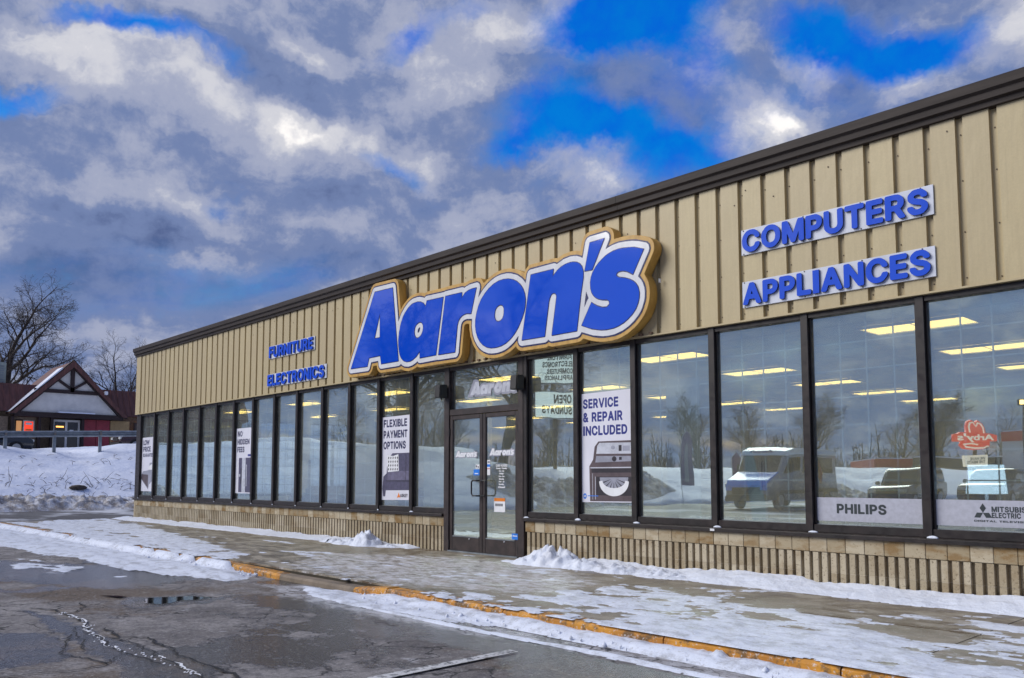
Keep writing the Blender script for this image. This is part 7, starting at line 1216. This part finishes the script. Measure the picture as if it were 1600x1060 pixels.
CHAR = plain('paint_charcoal', (.09, .095, .11), .22, .08, 3, coat=.5); BLK = plain('paint_black', (.010, .010, .012), .2, coat=.6); SILV = plain('paint_silver', (.28, .31, .36), .3, .06, 3, metal=.3, coat=.4); MAR = plain('paint_maroon', (.03, .008, .010), .25, coat=.5)
VBLUE = plain('paint_blue', (.03, .24, .88), .22, coat=.5); VGREY = plain('paint_van_grey', (.26, .28, .33), .25, .1, 3, coat=.5); VWHITE = plain('paint_white', (.85, .86, .88), .3, .05)
car('parked_car', 'dark green glassed black saloon parked behind the guardrail at the left edge', 'car', (-42.5, 1.0, 2.45), pi / 2, BLK, 4.6, 1.8, 1.43, .95, -1.7, 1.15, .35, -1.0, .95)
car('parked_car', 'dark maroon hatchback parked behind the guardrail beside the store corner', 'car', (-42.5, 9.9, 2.75), -pi / 2, MAR, 4.4, 1.8, 1.46, .95, -1.9, 1.1, .3, -1.4, .95)
# delivery van facing the store
v = thing('delivery_van', 'delivery van with a blue nose and white roof cap, reflected in the glass', 'van', (-9.55, -24.6, RZ), pi / 2)
o = [(-3.0, .45), (-3.0, 2.45), (-2.9, 2.55), (.9, 2.55), (1.55, 2.38), (2.05, 1.55), (2.85, 1.22), (2.98, 1.0), (3.02, .5), (2.9, .35), (-2.9, .35)]
inset = lambda k: [(x, z) for x, z in o]
part('body', loft('body', [(-1.02, [(x * .985, z) for x, z in o]), (-.96, o), (.96, o), (1.02, [(x * .985, z) for x, z in o])], .10, True), VGREY, v)
part('hood', MB().prism([(1.98, 1.56), (2.07, 1.585), (2.88, 1.25), (3.03, 1.02), (3.05, .78), (2.95, .78), (2.9, .98), (2.75, 1.2)], -.99, .99, 'y').mesh('hood', bevel=.02), VBLUE, v)
part('roof_cap', MB().prism([(-3.02, 2.30), (-3.02, 2.46), (-2.9, 2.575), (.92, 2.575), (1.60, 2.40), (1.72, 2.22), (1.60, 2.16), (.9, 2.26)], -1.03, 1.03, 'y').mesh('roof_cap', bevel=.03), VWHITE, v)
part('windshield', MB().add([(1.66, -.88, 2.20), (1.66, .88, 2.20), (2.085, .93, 1.60), (2.085, -.93, 1.60)], [(0, 1, 2, 3)]).mesh('windshield'), CGLASS, v)
for s in (-1, 1):
    part('side_window', MB().add([(.45, s * 1.026, 1.55), (1.72, s * 1.026, 1.50), (1.42, s * 1.026, 2.12), (.45, s * 1.026, 2.16)], [(0, 1, 2, 3)]).mesh('side_window'), CGLASS, v)
    part('side_window', MB().add([(-2.6, s * 1.026, 1.45), (.25, s * 1.026, 1.45), (.25, s * 1.026, 2.18), (-2.6, s * 1.026, 2.2)], [(0, 1, 2, 3)]).mesh('side_window'), CGLASS, v)
    part('mirror', boxmesh('mirror', 1.45, 1.62, min(s * 1.05, s * 1.3), max(s * 1.05, s * 1.3), 1.5, 1.85, .03), BLACKP, v)
    part('headlight', MB().prism([(2.45, 1.25), (2.97, 1.10), (3.02, .92), (2.7, .98)], min(s * .62, s * 1.035), max(s * .62, s * 1.035), 'y').mesh('headlight', bevel=.01), LENS, v)
    part('side_panel', boxmesh('side_panel', -2.9, 1.9, min(s * 1.021, s * 1.032), max(s * 1.021, s * 1.032), .62, .78), BLACKP, v)
part('grille', boxmesh('grille', 2.9, 3.055, -.7, .7, .62, .95, .02), BLACKP, v); part('bumper', boxmesh('bumper', 2.8, 3.10, -1.0, 1.0, .32, .60, .05), BLACKP, v)
# orange and white flame-like graphic on the side that faces the shop front
gl = MB(); [gl.add([(-.9 - .5 * i, 1.034 * s, .95), (-.6 - .5 * i, 1.034 * s, 1.3), (-.75 - .5 * i, 1.034 * s, 2.05), (-1.05 - .5 * i, 1.034 * s, 1.45)], [(0, 1, 2, 3)]) for i in range(2) for s in (-1, 1)]
part('side_graphic', gl.mesh('side_graphic'), plain('graphic_orange', (.45, .12, .03), .4), v)
me = text('lettering', "Aaron's", -.55, .55, 2.30, 2.44, 0, .004, .05); me.transform(Matrix.Translation((1.70, 0, 0)) @ Matrix.Rotation(pi / 2, 4, 'Z') @ Matrix.Translation((0, 0, 0)))
me.transform(Matrix.Translation((1.66, 0, 2.33)) @ Matrix.Rotation(radians(-38), 4, 'Y') @ Matrix.Translation((-1.66, 0, -2.33))); part('lettering', me, PBLUE, v)
wheels(v, (-1.9, 1.95), 1.0, .36)
car('parked_car', 'charcoal sport utility vehicle reflected above the PHILIPS strip', 'car', (-6.9, -31.2, RZ), pi / 2, CHAR, 4.6, 1.85, 1.72, 1.02, -2.2, 1.0, .45, -1.9, 1.05)
car('parked_car', 'black estate car reflected left of the lamp shade', 'car', (-3.3, -31.8, RZ), pi / 2, BLK, 4.7, 1.85, 1.66, 1.0, -2.2, 1.0, .4, -1.9, 1.0)

# ------------------------------------------------------------------ across the lot: signs, flag, shops and trees the glass shows
def at_lot(name, label, cat, x, y, z, rz): return thing(name, label, cat, (x, y, z), rz)
RZS = radians(133.4)
py = at_lot('pylon_sign', 'tall pylon sign with two white boards, mirrored right of the doors', 'sign', -22.2, -23.5, 1.2, RZS); PBOX = emit('sign_face_glow', (.62, .68, .66), .55)  # board emission added to brighten the dark faces so the lettering reads
part('pole', MB().tube([(0, .12, -.6), (0, .12, 7.2)], .14, 12).mesh('pole'), FASCIA, py)
for z0, z1, lines in ((5.0, 6.75, ('FURNITURE', 'ELECTRONICS', 'COMPUTERS', 'APPLIANCES')), (3.15, 4.6, ('OPEN', 'SUNDAYS'))):
    b = part('sign_box', boxmesh('sign_box', -1.1, 1.1, -.15, .40, z0, z1, .02), STEEL, py); part('board', boxmesh('board', -1.04, 1.04, -.158, -.151, z0 + .06, z1 - .06), PBOX, b)
    k = len(lines)
    for i, s in enumerate(lines):
        h = (z1 - z0 - .3) / k; zt = z1 - .16 - h * i; w = .105 * len(s) if k == 4 else .17 * len(s)
        part('lettering', text('lettering', s, -.9, -.9 + w * 1.35, zt - h * .78, zt, -.159, .004, .04), BRANDI, b)
ar = at_lot('roadside_sign', "red hat shaped Arby's sign with a letter board, mirrored above the lamp shade", 'sign', -12.1, -56.6, .4, RZS)
part('pole', MB().tube([(0, .2, -1.2), (0, .2, 4.8)], .12, 10).mesh('pole'), FASCIA, ar)
SRED = emit('lit_sign_red', (.60, .035, .012), .5); SCRM = emit('lit_sign_cream', (.75, .62, .48), .45)
hat = [(-1.4, 3.45), (1.4, 3.45), (1.4, 3.95), (1.1, 4.0), (.95, 4.1), (.62, 4.1), (.58, 4.5), (.45, 4.8), (.2, 4.95), (0, 4.82), (-.2, 4.98), (-.45, 4.8), (-.58, 4.5), (-.62, 4.1), (-1.0, 4.08), (-1.4, 3.95)]
low = [(-.9, 3.44), (.9, 3.44), (1.0, 3.2), (.8, 2.95), (.2, 2.86), (-.4, 2.9), (-.85, 3.1)]
part('emblem', shape('emblem', [hat], .1, .25, .02), SRED, ar); part('emblem', shape('emblem', [low], .1, .24, .02), SRED, ar)
part('lettering', text('lettering', "Arby's", -1.15, 1.15, 3.38, 4.02, -.152, .02, .03), SCRM, ar)
st = MB()
st.tube([(.46, -.17, 4.1), (.45, -.17, 4.5), (.34, -.17, 4.74), (.16, -.17, 4.8), (.02, -.17, 4.56), (-.14, -.17, 4.82), (-.32, -.17, 4.76), (-.45, -.17, 4.5), (-.47, -.17, 4.1)], .05, 6)
st.tube([(-.75, -.16, 3.12), (-.4, -.16, 2.99), (.2, -.16, 2.98), (.7, -.16, 3.08), (.85, -.16, 3.25), (.4, -.16, 3.3), (.0, -.16, 3.2)], .05, 6)
part('outline', st.mesh('outline', smooth=True), SCRM, ar)
b = part('letter_board', boxmesh('letter_board', -.78, .78, -.05, .2, 1.62, 2.5, .02), SCRM, ar); part('lettering', text('lettering', 'WE HAVE\nTHE MEATS', -.6, .6, 1.85, 2.35, -.053, .004, .03), BRANDI, b)
fl = thing('feather_flag', 'tall purple feather flag standing in the snow across the lot, seen reflected in the glass', 'flag', (-14.8, -24.6, RZ), RZS + .5)
part('pole', MB().tube([(0, 0, 0), (0, 0, 2.9), (-.06, 0, 3.3), (-.25, 0, 3.52)], .018, 6).mesh('pole'), PSILV, fl); part('cloth', MB().prism([(-.02, .95), (-.02, 2.9), (-.09, 3.3), (-.26, 3.5), (-.45, 3.4), (-.60, 3.0), (-.62, .95)], -.004, .004, 'y').mesh('cloth'), plain('flag_purple', (.12, .03, .22), .6, .1, 4), fl)
part('lettering', MB().prism([(-.40, 1.1), (-.22, 1.1), (-.22, 2.8), (-.30, 3.0), (-.40, 2.8)], -.0075, -.0045, 'y').mesh('lettering'), PGREY, fl)
fl = thing('feather_flag', 'shorter purple feather flag nearer the van, half hidden by a window mullion', 'flag', (-13.2, -26.4, RZ), RZS + .7)
part('pole', MB().tube([(0, 0, 0), (0, 0, 2.2), (-.25, 0, 2.5)], .018, 6).mesh('pole'), PSILV, fl); part('cloth', MB().prism([(-.02, .75), (-.02, 2.2), (-.24, 2.46), (-.5, 2.1), (-.52, .75)], -.004, .004, 'y').mesh('cloth'), bpy.data.materials['flag_purple'], fl)
def shop(name, label, x, y, z, rz, w, d, h, wall, band, bandc):
    t = thing(name, label, 'building', (x, y, z), rz)
    part('wall', boxmesh('wall', -w / 2, w / 2, 0, d, -1.5, h), wall, t); part('fascia', boxmesh('fascia', -w / 2 - .1, w / 2 + .1, -.35, d, h + .002, h + .9), band, t); part('roof_snow', boxmesh('roof_snow', -w / 2, w / 2, -.3, d - .1, h + .903, h + 1.02), SNOW, t)
    n = int(w / 3)
    for i in range(n):
        x0 = -w / 2 + .5 + i * (w - .6) / n; f = part('window', boxmesh('window', x0, x0 + 2.2, -.06, -.001, .5, h - .5), STUC, t); part('pane', boxmesh('pane', x0 + .1, x0 + 2.1, -.08, -.061, .6, h - .6), DGL, f)
SB = plain('shop_brick', (.42, .31, .19), .85, .2, 1.5)
shop('shop_building', 'low brick shop with a red fascia beyond the reflected snow banks', -24, -76, -.2, RZS + .2, 7, 10, 2.2, SB, RED, RED)
shop('shop_building', 'low brick restaurant with an orange trimmed front beside the roadside sign', -12.5, -70, -.4, RZS - .1, 9, 9, 2.4, SB, FASCIA, ORANGE)
shop('shop_building', 'pale shop with a red band at the far right of the reflections', -2, -72, 0.6, RZS - .5, 15, 10, 3.6, STUC, RED, RED)
con = thing('conifer', 'dark spruce beyond the roadside sign, seen reflected in the last window', 'tree', (-11.6, -70.5, .5)); r = random.Random(4); m = MB()
for i in range(34):
    z = .5 + i * .19; R_ = 2.1 * (1 - i / 35) + .1
    for j in range(13):
        a = r.uniform(0, 6.28); L = R_ * r.uniform(.75, 1.1); d = Vector((cos(a), sin(a), -.28)); w = Vector((-sin(a), cos(a), 0)) * L * .16; p = Vector((0, 0, z)); m.add([p, p + d * L * .55 + w, p + d * L + Vector((0, 0, .06)), p + d * L * .55 - w, p + d * L * .5 + Vector((0, 0, -.18))], [(0, 1, 2, 3), (0, 1, 4), (0, 4, 3), (1, 2, 4), (2, 3, 4)])
part('crown', m.mesh('crown'), plain('spruce', (.022, .035, .022), .9, .3, 3), con); part('trunk', MB().tube([(0, 0, -1), (0, 0, 6.9)], [.16, .03], 7).mesh('trunk'), BARK, con)
sl = thing('street_lamp', 'street lamp with a lit double lantern above the spruce, seen reflected in the last window', 'street lamp', (-9.2, -58, .2), RZS); part('pole', MB().tube([(0, 0, -1), (0, 0, 6.1)], [.09, .05], 8).mesh('pole'), FASCIA, sl)
part('lantern', boxmesh('lantern', -.42, .42, -.12, .12, 6.1, 6.5, .03), FASCIA, sl); part('bulb', boxmesh('bulb', -.36, -.04, -.15, -.121, 6.16, 6.44), emit('lit_lantern', (1, .62, .2), 3.0), sl); part('bulb', boxmesh('bulb', .04, .36, -.15, -.121, 6.16, 6.44), bpy.data.materials['lit_lantern'], sl)
G7 = 'bare trees across the lot seen only as reflections'
tree('big', 'largest bare tree on the mound, its limbs reflected above the sofa poster', -25.8, -15.2, 1.6, 11.5, .4, G7)
tree('vase', 'dark leaning tree reflected beside the fridge poster', -41, -13.5, 2.6, 10.5, 1.2, G7)
tree('big', 'broad bare tree reflected over the entrance transom', -27.5, -24.5, 1.2, 12.5, 2.0, G7)
tree('wide', 'spreading tree reflected left of the entrance', -33, -22, 2.0, 10, 4.4, G7)
r = random.Random(77)
spots = [(-46, -46), (-41, -50), (-44, -56), (-38, -60), (-35, -66), (-31, -60), (-33, -74), (-28, -80), (-25, -84), (-22, -78), (-19, -86), (-15, -80), (-8, -84), (-52, -38), (-55, -30), (-58, -44), (-48, -34), (-62, -26), (-2, -86), (6, -84)]
TLN = ['left of the flags', 'behind the tall flag', 'right of the tall flag', 'behind the short flag', 'left of the van roof', 'above the van cap', 'behind the van roof', 'right of the van', 'tallest of all', 'next to the tallest one', 'left of the red fascia shop', 'behind the red fascia shop', 'behind the hat shaped sign', 'left of the spruce', 'left of the pylon sign', 'behind the pylon sign', 'far left of the flags', 'left of the entrance', 'right of the spruce', 'farthest right']
names = ['bushy tan tree', 'brown twiggy tree', 'tan upright tree', 'low bushy tree']
for i, (x, y) in enumerate(spots):
    TL = TLN[i]
    tree('bush' if i % 3 else 'vase', f'{names[i % 4]} in the reflected tree line, {TL}', x + r.uniform(-1, 1), y + r.uniform(-1, 1), .9, r.uniform(6.5, 9.5) + (2.5 if i in (8, 9) else 0), r.uniform(0, 6), G7, r.uniform(1.0, 1.4))
tl = MB()
for i in range(150):
    a = r.uniform(radians(150), radians(300)); R_ = r.uniform(115, 135); x, y = cos(a) * R_, sin(a) * R_; h = r.uniform(5, 10)
    for k in range(11):
        p = Vector((x + r.uniform(-3, 3), y + r.uniform(-3, 3), -.5)); d = Vector((r.uniform(-.2, .2), r.uniform(-.2, .2), 1)).normalized(); L = h * r.uniform(.6, 1); tl.tube([p, p + d * L], [.14, .03], 3, False)
        for q_ in range(9):
            t = r.uniform(.25, .95); e = Vector((r.gauss(0, .6), r.gauss(0, .6), .8)).normalized(); b_ = p + d * L * t; tl.tube([b_, b_ + e * L * .35 * (1.2 - t)], [.06, .02], 3, False)
tag(part('distant_wood', tl.mesh('distant_wood'), BARK), kind='stuff')
